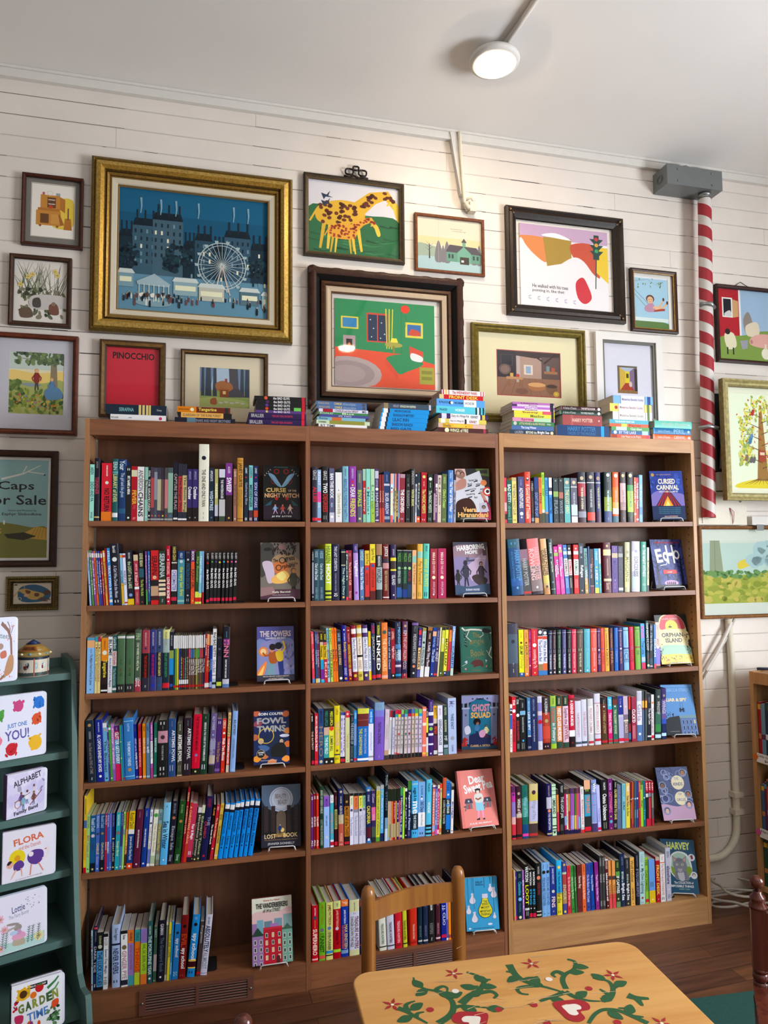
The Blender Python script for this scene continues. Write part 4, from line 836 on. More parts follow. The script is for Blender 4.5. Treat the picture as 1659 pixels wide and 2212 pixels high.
2008 281 239 -40 H db8|b eb8 0 16|t 532 18 66 HARRY POTTER|t 643 20 66 CURSED CHILD|o 653 86 30|b dc7 66 80|b c96 88 100
2319 213 238 -35 H 344|t dee 7 26 H HAWKINS|o 79a 34 28|t eec 40 60 Legend of the Hydra|o 8ab 78 20|b bcc 90 91
2573 197 205 -30 P e4a|o fcd 9 22|b ac7 13 20|t bef 28 60 DORK|t fff 40 64 Diaries|m f9c 72 90
2788 180 213 -31 P e6b|o eef 7 26|b cb9 10 16|t bdf 26 50 DORK|t fff 44 64 Diaries|m fad 70 88
3015 181 212 -31 P 58c|o cde 8 20|b cde 13 20|b eee 28 64|t 876 30 62 ANIMALS|m cde 68 88
3225 146 212 -23 P 222|o fff 8 20|b eee 13 20|b fdd 30 62|t d35 32 60 ANIMALS|m ccc 68 88
3413 224 212 0 P d33|o fdd 8 20|b fee 13 20|b fff 30 62|t 486 32 60 ANIMALS|m fbb 70 88
3672 242 218 0 P 234|t bcd 6 20 HIDDEN|o 99a 28 22|t fff 44 68 Refugee|o db8 94 18
3943 154 196 -8 P 7aa|b ca6 66 100|t 466 8 40 Nyad|m b66 40 44|t edd 48 80 Where|o eee 94 18
4115 65 204 0 P 469
4199 173 192 0 P 323|t b56 20 40 OF|t dcc 34 66 RIDE with a TIDE|b fcb 83 84|b 723 84 100
4413 191 194 0 P 4ac|t cee 6 26 STEPHANIE|o dd6 42 20|t eee 48 72 A MOBY|o dd6 78 20|b ed6 88 100
4640 90 194 0 P eee|b 5bb 34 100|t 9cc 40 92 TILL
4845 374 220 0 H 623|o dc9 7 26|b eda 14 26|t ecb 32 66 THE MAGICIAN NICHOLAS FLAMEL|b dca 72 77|t dba 80 94 Scott
5254 285 205 9 P 649|t a8b 4 12 Scott|b cb9 16 26|t 438 32 70 MAGICIAN|o bac 74 14|t 97a 80 92 Scott
5570 225 203 11 P 445|t 889 4 12 Scott|b aaa 16 24|t 556 32 68 NECRO|b ccc 90 96
5874 251 220 19 H cca|b eea 30 90|o aa8 20 34|t 886 30 70 MAGICIAN|m 776 72 80
6217 400 223 18 H ccd|b eef 20 60|o aab 20 34|t 778 30 70 SORCERESS|b cdd 70 94
6679 266 221 15 H 6a9|b 5a9 0 10|o fff 9 26|t dee 16 70 THE NIGHT WITNESS|m cee 84 88
6983 93 196 22 P ddd|b eea 24 86|t 665 30 76 PAX|b 445 86 100
@2 2
251 456 222 0 H 445|t bbc 3 5 SELZNICK|b 567 20 75|o 334 34 40|b 445 75 100|t ddd 74 77 THE|t eee 78 81 INVENTION OF|t fff 85 92 HUGO CABRET
757 218 194 0 P ee2|t a92 6 18 GARY SCHMIDT|o 722 28 24|t 342 34 54 GRUMP|t cb4 56 84 Only|b 36a 92 100|o fff 95 18
998 191 193 0 P ea5|t 954 6 18 GARY SCHMIDT|o 642 28 20|t 574 32 56 JACK|t c94 56 84 Only|b e84 92 100|o fff 95 18
1195 118 192 9 P a26|t c6b 4 20 CHLOE|t e7a 28 60 Liz the Artist|o fbb 78 18|b 824 86 100
1330 271 195 4 P d34|t fbb 4 28 HOLLY GOLDBERG SLOAN|o fff 35 42|t fcc 44 84 counting by 7s|o ec8 94 18
1635 216 194 0 P eef|b 222 0 15|o eef 7 40|b d53 16 22|t 358 24 70 The Good the Bad|b a85 76 90|b 48c 90 100
1862 188 189 8 P eef|b 222 0 12|o eef 7 36|b d53 14 21|t 358 24 70 What is the Bad|b e74 74 90|b 48c 90 100
2090 177 186 8 H 235|b bbc 6 7|t aab 12 42 A Series of Unfortunate Events|m 89a 44 52|t dde 54 88 THE BAD BEGINNING|o eee 95 18
2290 172 186 9 H 423|b bbc 6 7|t baa 12 42 A Series of Unfortunate Events|m 99a 44 52|t edd 54 88 THE REPTILE ROOM|o eee 95 18
2508 184 186 9 H 243|b bbc 6 7|t 9ba 12 42 A Series of Unfortunate Events|m 99a 44 52|t ded 54 86 THE WIDE WINDOW|o eee 95 18
2744 191 186 9 H 558|b bbc 6 7|t aac 12 42 A Series of Unfortunate Events|m 99a 44 52|t ddf 54 88 THE MISERABLE MILL|o eee 95 18
2958 197 186 11 H 222|b bbc 6 7|t 999 12 42 A Series of Unfortunate Events|m 999 44 52|t ddd 54 88 THE AUSTERE ACADEMY|o eee 95 18
3190 221 186 12 H d46|b ecc 6 7|t ebb 12 42 A Series of Unfortunate Events|m ecc 44 52|t fcc 54 88 THE ERSATZ ELEVATOR|o fdd 95 18
3452 292 185 10 H 654|b ccb 6 7|t baa 12 42 A Series of Unfortunate Events|m bba 44 50|t ddc 54 86 THE VILE VILLAGE|o eee 95 18
3786 288 185 12 H 6bc|b 9cc 6 7|t 8cd 12 42 A Series of Unfortunate Events|m 8cd 44 52|t 9dd 54 88 HOSTILE HOSPITAL|o cee 95 18
4115 296 185 9 H e65|b fbb 6 7|t fba 12 42 A Series of Unfortunate Events|m fbb 44 52|t fcc 54 88 CARNIVOROUS CARNIVAL|o fcc 95 18
4434 160 186 2 H 526|b 99b 6 8|t c99 12 44 A Series of Unfortunate Events|o eee 50 20|t c9a 58 84 THE END
4614 162 186 0 H e65|t c44 12 44 A Series of Unfortunate|o 66a 48 20|t c44 56 84 SLIPPERY
4807 206 186 0 H eb5|b ca5 4 8|t a73 12 46 A Series of Unfortunate|o 733 50 16|t a73 54 88 GRIM GROTTO
5032 169 185 0 H 633|t b87 12 46 A Series of Unfortunate|b 458 47 50|t b87 54 84 PERIL
5239 189 185 10 H 37c|t 57b 12 44 A Series of Unfortunate|o 649 47 22|t 79c 54 80 SUBMARINE
5466 196 185 0 H 437|b aab 6 8|t b98 12 44 A Series of Unfortunate|o edc 49 22|t b98 56 84 PENULTIMATE
5706 247 185 0 H 9cf|b 678 6 8|t 79b 14 44 A Series of Unfortunate|b 569 47 51|t 68a 54 82 ICE
6004 216 186 0 H d35|o 95a 6 18|t a23 14 44 A Series of Unfortunate|o 95a 49 22|t a23 54 82 ESCAPE
6284 256 186 0 H 8b5|t 684 12 44 A Series of Unfortunate|b a65 46 50|t 574 56 66 END|b 684 5 7
6604 193 198 0 P 5ae|t e6b 6 32 MAZIE|t 256 38 68 Three Little|b bce 74 84|b d36 86 100
6829 148 210 0 H 255|t eee 5 62 COOP KNOWS THE SCOOP|b 123 40 66|t 844 68 86 TARYN|o eeb 93 28
7016 142 195 21 P 223|t aac 4 14 SIN|t abc 20 60 A Tale of the Witches|b 356 78 92|b eee 94 96
7197 104 193 17 P 48c|t eff 34 74 DREAM|b d56 90 100
7333 208 201 7 P ecb|t ba9 6 16 LEAH|t 658 36 50 JAKE & LILY|b 98d 55 92|o fff 55 30|b f98 92 95|b 433 95 100
@2 3
262 99 195 9 P eee|b 37b 8 12|b 333 14 20|b 37c 22 52|t bbb 60 90 YOU
365 171 225 8 P d34|t fff 6 16 STAR|o fff 26 36|t 622 40 82 LAST OF THE RESISTANCE
569 161 224 0 P 222|t ddd 5 14 STAR|o fff 34 34|t c45 44 80 BEFORE THE AWAKENING|m aaa 86 95
752 239 211 0 P 222|t aab 6 16 CHRISTA|b 8bd 22 30|t ddd 34 64 THE MONSTER THE HUNTER|o 5be 80 22|m 999 84 96
1080 145 217 0 P 58b|b 225 74 100|t adf 6 24 REBECCA STEAD|t eee 27 62 LIAR & SPY|b ddd 72 74|b 889 92 96
1253 247 218 0 P 236|t 89b 4 26 REBECCA STEAD|o 9bd 34 24|t dde 42 84 THE LIST OF THINGS THAT WILL NOT CHANGE
1534 203 221 0 H dde|b 88c 12 84|t bbc 3 12 STEAD|b dcd 28 36|o c24 48 46|o bbd 93 12
1759 345 216 0 H b43|b 322 0 30|b d54 56 80|t ddd 3 34 H ALDERMAN|o ba7 46 40|t c65 50 86 THE CASEBOOK|b 312 88 100|m dbb 93 96
2127 261 219 0 H 698|b ac5 0 20|t 563 4 16 STEVENS|t d65 24 50 Poisoned|t eee 52 86 in Pottery|b ac4 91 100
2417 246 217 0 H e96|b 243 0 20|t cca 4 16 STEVENS|t fff 24 86 FIRST CLASS MURDER|b 354 88 100
2703 264 216 0 H ecd|b 243 0 20|t cca 4 16 STEVENS|t 856 24 55 Sophie the|t a66 56 86 JEWEL|b 354 90 100
2990 271 217 0 H c24|b 822 6 12|t fff 10 60 A GREENER MURDER|b fff 68 80|b 211 80 100|o 922 92 20
3273 284 191 0 H dde|t c9a 26 80 THE MYSTERIOUS SOCIETY|b 567 90 95
3586 245 195 0 H dde|t c9a 26 80 THE PERILOUS JOURNEY|b 456 90 95
3900 252 196 0 H ddd|b eee 16 76|t c9a 20 74 PRISONER'S DILEMMA|b c45 91 96
4205 282 216 0 H dde|b c9a 18 80|b eee 20 78|t c9a 22 76 MYSTERIOUS BENEDICT|b c45 88 93
4525 290 198 0 H 632|b 222 0 14|t ba8 5 16 T.A. Grant|o ddd 20 20|t ba7 28 78 A THREAD of DESTINY|b 542 78 100|b c34 92 97
4855 201 198 0 P d27|b 4bd 0 27|t cee 4 20 JANE|t fce 34 78 TIMING MATTERS|b 687 90 100|b c34 92 97
5095 221 198 0 P 376|b 323 0 18|b 732 6 18|o ddd 21 20|t dda 28 80 THE ALCHEMY VOYAGE|b c34 92 97
5355 235 199 0 P ccd|b 239 0 40|t aac 5 18 T.A. Grant|o ddd 22 20|b bbd 45 95|b d35 90 97
5617 217 197 0 P 878|b eec 52 55|b 722 4 20|b cbc 0 40|o ddd 23 20|t dcb 50 80 THE MOLDS|b d34 92 97
5859 92 192 11 P 222|b d43 0 28|b a33 60 78|b 48b 80 95
5998 218 191 9 P a35|t fff 28 58 CLICK'D|m ebb 64 94
6255 252 214 13 H eef|b ccd 2 20|t bac 26 60 Girls|b 68b 68 100|o fff 86 28
6527 100 214 13 P 455|b 744 16 38|b eb5 20 34|b 679 38 100
6634 93 214 20 P 444|b 744 16 38|b eb5 20 34|b 566 38 100
6754 194 202 15 P 223|t 99a 8 20 UNKNOWN|t ddd 32 66 The Apple Case|b eee 90 93
6967 127 195 17 P eee|o e95 18 24|t c9a 28 85 Voyage|b d35 90 97
7135 289 217 26 H 344|b 476 46 70|b 495 70 85|o aaa 15 28|t ccc 24 50 WINGSTEP|b cef 90 97
7458 236 219 18 H 437|b 76a 22 60|b 46c 60 76|o a98 14 28|t ccd 24 50 WINGS|b 236 70 100|b cef 88 94
@2 4
280 180 214 0 H c4a|b 636 0 12|b 98c 30 58|b ebb 58 72|b d45 72 100|o 447 16 24|b 223 92 97
477 242 213 0 H 633|b 423 0 22|o ba9 14 30|t eee 24 58 WINGS of FIRE|b cba 52 60|b 933 60 100|b 222 91 96
740 276 215 0 H 276|b 5a9 25 60|o 367 16 30|t 9cd 22 60 Wings of Fire|b 258 74 100|b e5a 91 96
1038 388 217 14 H dc9|b dc6 18 32|o 534 16 44|b cce 32 70|t aab 30 66 Wings of Fire|b 544 74 100|b c44 92 97
1845 230 214 0 H 226|t ca9 4 24 BARBARA VALENTE|b ccd 26 48|o e96 52 34|t dde 56 88 THE PERCEPTION|b cb9 94 97
2104 186 209 0 P cec|b 222 4 5|b 222 12 13|b 222 20 21|t 222 28 58 UMBRLAND|b 222 64 82|b cec 66 80|b 222 86 88|b 222 91 92|o 222 94 20
2324 90 187 0 P 433|b e95 12 50|b d45 50 92|b 224 92 100
2426 227 209 9 H 222|t ccc 4 18 TUCKEY|t ddd 26 68 THE LIGHT JAR|m 888 80 92
2664 97 185 5 P b36|b 433 0 10|b 9ad 60 80|b 225 90 100
2766 74 185 3 P dec|b 544 0 12|b 225 90 100|t 9ba 20 80 Pony
2846 74 186 10 P d95|b 433 0 12|b c34 50 90|b 225 92 100
2931 80 187 12 P 96b|b 547 0 12|b 99d 60 90|b 225 92 100
3017 74 186 15 P b6b|b 645 0 12|b cbd 60 90|b 225 92 100
3108 86 186 14 P 484|b 434 0 12|b dc5 60 90|b 225 92 100
3200 86 186 14 P d65|b 745 0 12|b d7a 60 90|b 225 92 100
3315 80 186 5 P b5a|b 634 0 12|b 8bd 64 90|b 225 92 100
3424 156 189 0 P eee|t 988 4 16 VIRANT|t d88 28 82 Many Reflections to the Deli|b ccc 88 92|b d44 93 100
3620 278 215 0 P 333|b eb9 0 18|b 4ac 28 70|t e84 30 64 THE JUNGLE|m ad5 18 22|b d34 90 98
3932 250 215 0 H 9ad|b 78a 6 10|t fff 6 24 Why|b 88b 26 28|b 88b 48 49|b dde 83 84|b 547 84 100
4229 146 190 -12 P ccf|t 88c 50 80 Trendsetting|b d35 92 98
4426 288 211 0 H 222|t eee 5 20 VALENTE|t fff 28 80 Osmo Unknown|m 998 84 96
4746 218 213 0 P 727|t dce 8 22 VENTURE|t e8a 26 66 CATTYWAMPUS|o ad7 74 18|o 5bc 84 34|o eb6 97 12
4977 155 204 18 P 222|t ccb 4 14 Paul Ford|t ed8 18 80 OLIVER WENDS TO SAVE|m ddd 88 96
5157 194 182 10 P 679|t 88a 4 30 MAX|t 9ac 30 55 The River Fields
5377 162 188 15 P 8cd|t 6ab 4 30 NANCY|t 244 40 60 Lily Mayer
5578 189 188 15 P ec7|b ed5 50 100|t fff 6 18 VINCE|t 332 28 74 Once Woke the Show
5800 59 190 17 P 824|o ccd 38 20|m fbb 44 80
5865 72 192 21 P d63|b b45 92 100|o ccd 37 18
5963 92 194 20 P 467|o bcd 38 20|m 8cd 62 80
6074 98 195 16 P 448|o eef 38 18|m ccd 62 80
6192 85 194 12 P c44|b 5a5 60 63|m fcb 4 24
6304 118 195 8 P ad4|b 684 0 10|t 564 44 60 Magic|t 564 4 20 Tree
6435 112 194 5 P 278|o eee 38 16|t 6bb 62 86 Tree
6574 119 191 0 P 222|b c24 0 26|t fcc 4 22 BABY|b ddd 28 36|b d35 84 100
6713 113 190 11 P d56|b c24 0 26|t fcc 4 22 BABY|b 99b 28 36|b 822 36 38|b c34 84 100
6839 93 189 7 P 666|b c24 0 26|t fcc 4 22 BABY|b 998 28 60|b c34 84 100
@2 5
315 45 198 0 P ec7|b f98 92 100
363 82 191 0 P 54a|m cbd 10 16|b d35 92 98
455 223 193 0 P 134|t 897 6 14 RITA|t 5bd 22 50 Clementine|o 8cf 58 38|t 58a 66 84 Wms-Garcia|o eec 95 30
689 77 194 0 P b7c|t edf 20 80 Ballet
782 197 217 0 H 222|t fff 4 32 WATSON|t ee3 38 74 LOOT|b ddd 80 84|m bbb 86 94
1007 121 192 0 P 222|t fff 4 32 WATSON|t 4be 40 72 STING|o fff 80 12|b d35 90 98
1139 127 193 0 P 222|t fff 4 32 WATSON|t 4be 40 72 STING|o fff 80 12|b d35 90 98
1299 221 217 0 H 222|t ccc 6 20 WATSON|o e97 27 40|t a45 36 58 STICK DOG|b ddc 88 90|b cca 94 97
1547 211 217 0 H 8be|t 67a 4 12 Watson|o 322 18 36|t 57a 28 80 PIECING ME TOGETHER|o 57a 95 12
1764 156 217 0 P 8be|t 67a 4 12 Watson|o 322 18 32|t 57a 28 80 PIECING ME TOGETHER|o 57a 95 12
1964 229 195 0 P 349|t dde 4 36 RANDI WHITE WEIT|o ddc 51 32|t fdc 62 84 FINS|o aab 92 16
2216 241 221 0 H 4be|b ed4 60 100|o fd7 13 32|t 236 20 60 THE TREASURE SEEKERS|t 664 60 78 for the|m 664 92 96
2485 197 212 0 H 559|b b55 24 56|b b96 56 80|o dc6 6 24|b cdb 20 24|t cca 44 72 ENOLA|o ed6 95 26
2711 158 193 0 P d45|t a33 4 14 WILDER|t fcc 24 84 By the Shores of Silver Lake|o 922 90 14
2903 142 192 -10 P 494|t 363 4 14 WILDER|t cec 24 70 Little House in Big Woods|o 242 92 14
3068 91 191 -12 P 474|t 353 4 14 WILDER|t beb 24 54 The First Four Years
3182 200 192 0 P 733|t 522 4 18 WILDER|t edc 24 50 Farmer Boy|o 311 90 14
3415 166 192 0 P e74|t b53 4 16 WILDER|t fdc 24 74 Little House on the Prairie|o 822 90 14
3604 178 194 0 P 45a|t 337 4 16 WILDER|t cce 24 82 On the Banks of Plum Creek|o 225 92 14
3834 150 195 -14 P 25a|t 247 4 16 WILDER|t dde 26 60 The Long Winter|o 124 92 14
4041 162 195 -10 P 939|t 727 4 16 WILDER|t ece 26 82 These Happy Golden Years|o 624 92 14
4232 110 220 0 P 444|t 999 4 20 WIMMER|t ccc 34 50 THE WAR OF|m ccc 84 94
4366 122 219 0 P 444|t 999 4 20 WIMMER|t ccc 34 50 THE WAR OF|m ccc 84 94
4529 124 204 -9 P 622|b eee 0 3|t dcc 4 20 WOODS|t fff 28 84 behind the bedroom wall|o ecc 94 14
4680 117 195 -9 P ea6|b e66 70 100|b 544 32 40|t a64 50 80 WINGS
4825 145 194 0 P ea6|b e56 70 100|b 544 32 40|t a64 50 80 WINGS
4998 187 194 0 P 342|t 9b6 4 16 WREDE|b 6a5 24 34|t fff 34 70 IF CAPTIVES|o dda 82 18|b 796 88 100
5200 244 219 0 H 235|t 99b 6 22 LAUREN WOLK|t dee 34 54 BEYOND the|t fff 56 88 Bright Sea|b 235 50 52
5464 210 199 0 P 333|t aab 4 22 LAUREN WOLK|t cdc 34 52 BEYOND the|t fff 54 88 Bright Sea|o dd8 95 16
5702 197 199 0 P eb6|t 863 6 52 Wolf Hollow|t 542 64 90 LAUREN WOLK|o 864 96 12
5927 183 215 0 H 223|t 99b 4 26 JACQUELINE WOODSON|t 99b 30 84 IF YOU COME SOFTLY
6131 247 218 9 P bdd|o 222 26 12|t 9bb 4 20 YANG|t 466 32 80 My Own Lightning|o b33 88 24|m 899 95 98
6414 149 192 0 P 9c4|t 463 4 18 YEE|t 463 28 74 CLASS DISMISSED|b d34 90 97
6620 292 181 0 P 7ae|b ec3 72 100|m 567 52 64|o fff 93 14
6941 186 190 0 P b23|b cba 0 8|t fd6 18 84 FRONT DESK|o ecc 93 10
7156 230 198 0 P eee|b e85 16 18|t e99 4 12 YOU|t d99 20 86 The TRUTH about TWINKIE PIE|m 333 90 96
7443 231 223 0 P ccd|t 667 6 18 ZEVIN|t 447 34 68 elsewhere|o eef 78 14|t 778 88 95 FSG'''
def parse_books():
    rows=[]; 
    for ln in BOOKS.strip().split('\n'):
        if ln[0]=='@': u,r=ln[1:].split(); rows.append((int(u),int(r),[])); continue
        h,*els=ln.split('|'); a=h.split(' '); rows[-1][2].append((int(a[0])/1e4,int(a[1])/1e4,int(a[2])/1e3,int(a[3])/10,a[4],a[5],els))
    return rows
def dominant(b):
    # colour that covers most of the spine
    cov={}; cov[b[5]]=100
    for e in b[6]:
        k=e.split(' ')
        if k[0]=='b': d=float(k[3])-float(k[2]); cov[k[1]]=cov.get(k[1],0)+d; cov[b[5]]-=d
    return cname(max(cov,key=cov.get))
def tcol(b):
    best=None
    for e in b[6]:
        k=e.split(' ')
        if k[0]=='t':
            L=float(k[3])-float(k[2])
            if best is None or L>best[0]: best=(L,k[1])
    return cname(best[1]) if best else None
ROWS=parse_books()
def label_rows():
    out={}; seen={}
    for u,r,bs in ROWS:
        cs=[dominant(b) for b in bs]
        for i,b in enumerate(bs):
            sz='thick' if b[1]>.024 else 'slim' if b[1]<.0095 else ''
            kind='hardback' if b[4]=='H' else 'paperback'; tc=tcol(b)
            place='%s shelf, %s bookcase'%(ROWN[r],CASES[u][0])
            a=('%s %s %s'%(sz,cs[i],kind)).strip()
            if tc: a+=', %s title'%tc
            l=cs[i-1] if i else None; q=cs[i+1] if i+1<len(bs) else None
            nb='between %s and %s books'%(l,q) if l and q else ('at the left end' if q else 'at the right end')
            out[u,r,i]=[('%s, %s, %s'%(a,nb,place)).capitalize(),a,place]
    for k,v in out.items(): seen[v[0]]=seen.get(v[0],0)+1
    for (u,r,i),v in out.items():
        if seen[v[0]]>1: v[0]=('%s, %s from left on the %s'%(v[1],ordn(i),v[2])).capitalize()
    return out
LAB=label_rows()
for u,r,bs in ROWS:
    L,d,w,an=uframe(u)
    for i,(s,t,h,lean,typ,col,els) in enumerate(bs):
        la=R(lean); dep=(.128 if typ=='P' else .143)+(h-.2)*.35+random.uniform(-.004,.004); dep=min(dep,.172)
        z=zs(u,r,s)
        sl=(SH[u,r][3]-SH[u,r][1])/(SH[u,r][2]-SH[u,r][0])
        z=max(z,zs(u,r,s+t))+(t*math.sin(la) if la>0 else 0)+.0003
        fw=.010+random.uniform(-.002,.002)
        if col=='29e': fw=.01
        loc=up(u,s,fw,z); y=cname(col)
        o=book('hardcover_book' if typ=='H' else 'slim_paperback' if t<.0118 else 'paperback_book',LAB[u,r,i][0],t,h,dep,typ,col,els,'books on the %s shelf of the %s bookcase'%(ROWN[r],CASES[u][0]),loc,(0,la,an))

# stacks lying on top
STACKS='''@0
85 198 233 P eee|t 222 1 14 THE COLOR|t 222 32 38 A BOOK|o c47 90 30
67 218 374 P 234|t 8bb 22 46 SERAFINA|b dc8 54 74|b 324 58 60|b 324 64 66|b 324 70 71|t bbb 84 92 Disney
@0
315 225 206 P 223|b 689 20 34|t 99a 34 92 SNARE AND NIGHT BROTHERS
328 199 197 P 222|b eb6 5 84|t 765 8 80 GUARDIAN OF THE RUNE FOREST
323 198 221 P 732|b d82 0 36|t 422 3 22 EDWARD BLOOR|o eec 28 34|t ed6 40 74 Tangerine|b 333 90 96
@0
586 229 257 H 325|t bbb 4 26 BRALLIER|t c46 40 76 THE LAST KIDS ON EARTH|b d34 92 97
592 223 242 H 325|t bbb 4 26 BRALLIER|t c46 40 76 THE LAST KIDS ON EARTH|b d34 92 97
618 196 103 P 648|o cc6 22 44|t eee 35 68 the BAD GUYS|b c34 92 98
618 196 134 P 222|o d53 22 44|t eee 35 68 the BAD GUYS|b 7c6 76 90|b c34 92 98
618 196 129 P 222|o 649 22 44|t eee 35 68 the BAD GUYS|b c34 92 98
621 193 140 P 222|o 536 22 44|t eee 34 68 the BAD GUYS|b c34 92 98
613 201 145 P 222|o d64 22 44|t eee 36 68 the BAD GUYS|b c34 92 98
@1
48 199 139 P eee|t 222 4 34 RT TIME
39 220 148 P cdb|b 994 24 90|t 222 4 18 DOWNSIDE
42 199 130 P 8bc|b c74 30 50|t 356 4 22 Betty
52 204 102 P 559|t ccd 38 64 MY TWO
45 206 93 P 485|t cdc 4 30 ROALD|t dec 48 72 Bus
49 203 130 P dde|b a23 8 28|t 855 32 80 CHARLIE and the GREAT|t 222 88 96 MG
41 206 140 P 57a|t ba7 4 26 ROALD DAHL|t dc7 35 50 CHARLIE|t 9ab 52 78 chocolate|o 556 94 50
38 208 149 P 57a|t ba7 4 26 ROALD DAHL|t dc7 35 50 CHARLIE|t 9ab 52 78 chocolate|o 556 94 50
@1
296 202 148 P 29d|b eee 3 12|b 223 12 16|t 247 26 70 RED GATE
299 205 197 P 29d|b eee 3 12|b 223 12 16|t 247 26 70 SHADOW RANCH
303 205 197 P 29d|b eee 3 12|b 223 12 16|t 247 26 60 LILAC INN
307 205 168 P 29d|b eee 3 12|b 223 12 16|t 247 26 70 BUNGALOW MYSTERY
312 204 178 P 29d|b eee 3 12|b 223 12 16|t 247 26 60 HIDDEN STAIRCASE
317 213 223 P 456|b 986 1 10|t aab 20 32 RIDLEY|t ddc 34 66 KINGDOM KEEPERS|b ccd 93 97
@1
552 230 219 H 522|o eec 18 56|t eec 24 60 WINGS of FIRE|b a45 90 95
556 215 179 P dba|b eb4 8 72|t 764 10 26 Sheila|t fd6 32 60 FREEDOM
557 217 199 H dc6|b eed 4 14|b fee 22 84|t 555 24 52 Diary of a Wimpy Kid|b 222 54 58|t 855 64 80 KINNEY
562 219 215 H 426|b dde 4 14|b eee 22 84|t 445 24 60 Diary of a Wimpy Kid|t 445 64 80 KINNEY|b dc5 88 94
547 222 309 H 6cd|t 346 7 22 PALACIO|t eff 38 58 WONDER|b 222 80 83|b eee 84 87|b 222 88 91|b 222 95 98
550 219 300 P 6ae|t 234 5 24 RJ PALACIO|o 223 28 36|o fff 31 30|t 234 36 54 WE DREAM|b fff 56 82|t 346 58 78 WONDER
562 200 190 P c23|b dc9 0 10|t fd6 22 88 FRONT DESK
574 195 201 P eee|b d45 2 5|b ec6 8 12|b d55 15 17|t c23 24 82 The WEDNESDAY WARS|b d45 90 92|b d45 96 98
@2
59 213 206 P 345|t aab 12 30 LAUREN|t eed 36 60 BEYOND the|t fff 62 88 Bright Sea|o edb 94 36
69 201 186 P 57a|t eef 22 58 The Long Winter
70 202 176 P 485|o ccc 8 50|t dcb 18 78 LITTLE HOUSE in the BIG WOODS|t cdc 82 92 Wilder
75 199 165 P d9b|b bdb 50 90|t a35 20 50 Spring|b 223 92 98
82 192 166 P dd5|t 664 40 74 Meadow|b 223 92 98
82 192 135 P ed5|b d67 70 92|t 733 20 60 Sunny|b 223 92 98
74 200 83 P edd|t 635 30 60 Rainbow|b 223 90 98
73 201 93 P b7c|t eef 30 60 Magic|b 223 90 98
73 200 93 P dcd|b 536 0 12|t 635 40 60 Pony|b 223 90 98
76 198 93 P b7b|t 635 20 60 Unicorn|b 223 90 98
@2
285 256 502 P 147|t 48b 20 74 HARRY POTTER|t 47a 20 74 ORDER OF THE PHOENIX|b 3ae 84 90
313 194 459 P a55|b b66 20 26|t ecb 24 76 HARRY POTTER|o fcc 92 20
298 205 190 H 243|b 687 0 3|t bbb 8 38 A Series of Events|t ddd 50 82 THE WIDE WINDOW|o eee 94 34
304 199 196 H 422|b 855 0 3|t bbb 6 38 A Series of Events|t edd 50 84 THE REPTILE ROOM|o eee 94 34
@2
548 202 181 P e64|b a42 2 16|t fdc 26 76 Little House on the Prairie|b d46 90 98
552 195 175 P 47a|o eef 10 50|t dde 20 64 BY THE LAKE|b bde 80 96
553 193 164 P 6a6|b cde 12 40|t dfd 50 80 Garden
544 198 140 P e75|b ed6 30 45|t a33 50 80 Farm
544 199 176 P 6bc|t eff 14 64 THE HUNDRED PENNY BOX
562 200 364 P eee|b 766 14 84|b eee 15 83|t 987 18 78 Mysterious Benedict Society|b 685 88 94
548 210 364 P eca|b ed7 0 100|b 877 20 84|b fee 21 83|t 867 24 80 Mysterious Benedict Society|b 685 90 96|o b44 15 40
566 203 371 P 8be|b 456 18 80|b dde 19 79|t 668 22 76 Mysterious Benedict Society|b 359 86 94
@2
763 201 255 H e74|b fa8 0 4|t fcb 12 44 Series of Events|t fcb 54 84 CARNIVAL|o fdc 94 30
766 196 286 H 27a|b 49c 0 4|t 8bd 12 44 Series of Events|t 8bd 54 84 PERIL|o bde 94 30
773 196 336 H 7cb|t acb 20 90 Hostile Hospital|o bed 92 20'''
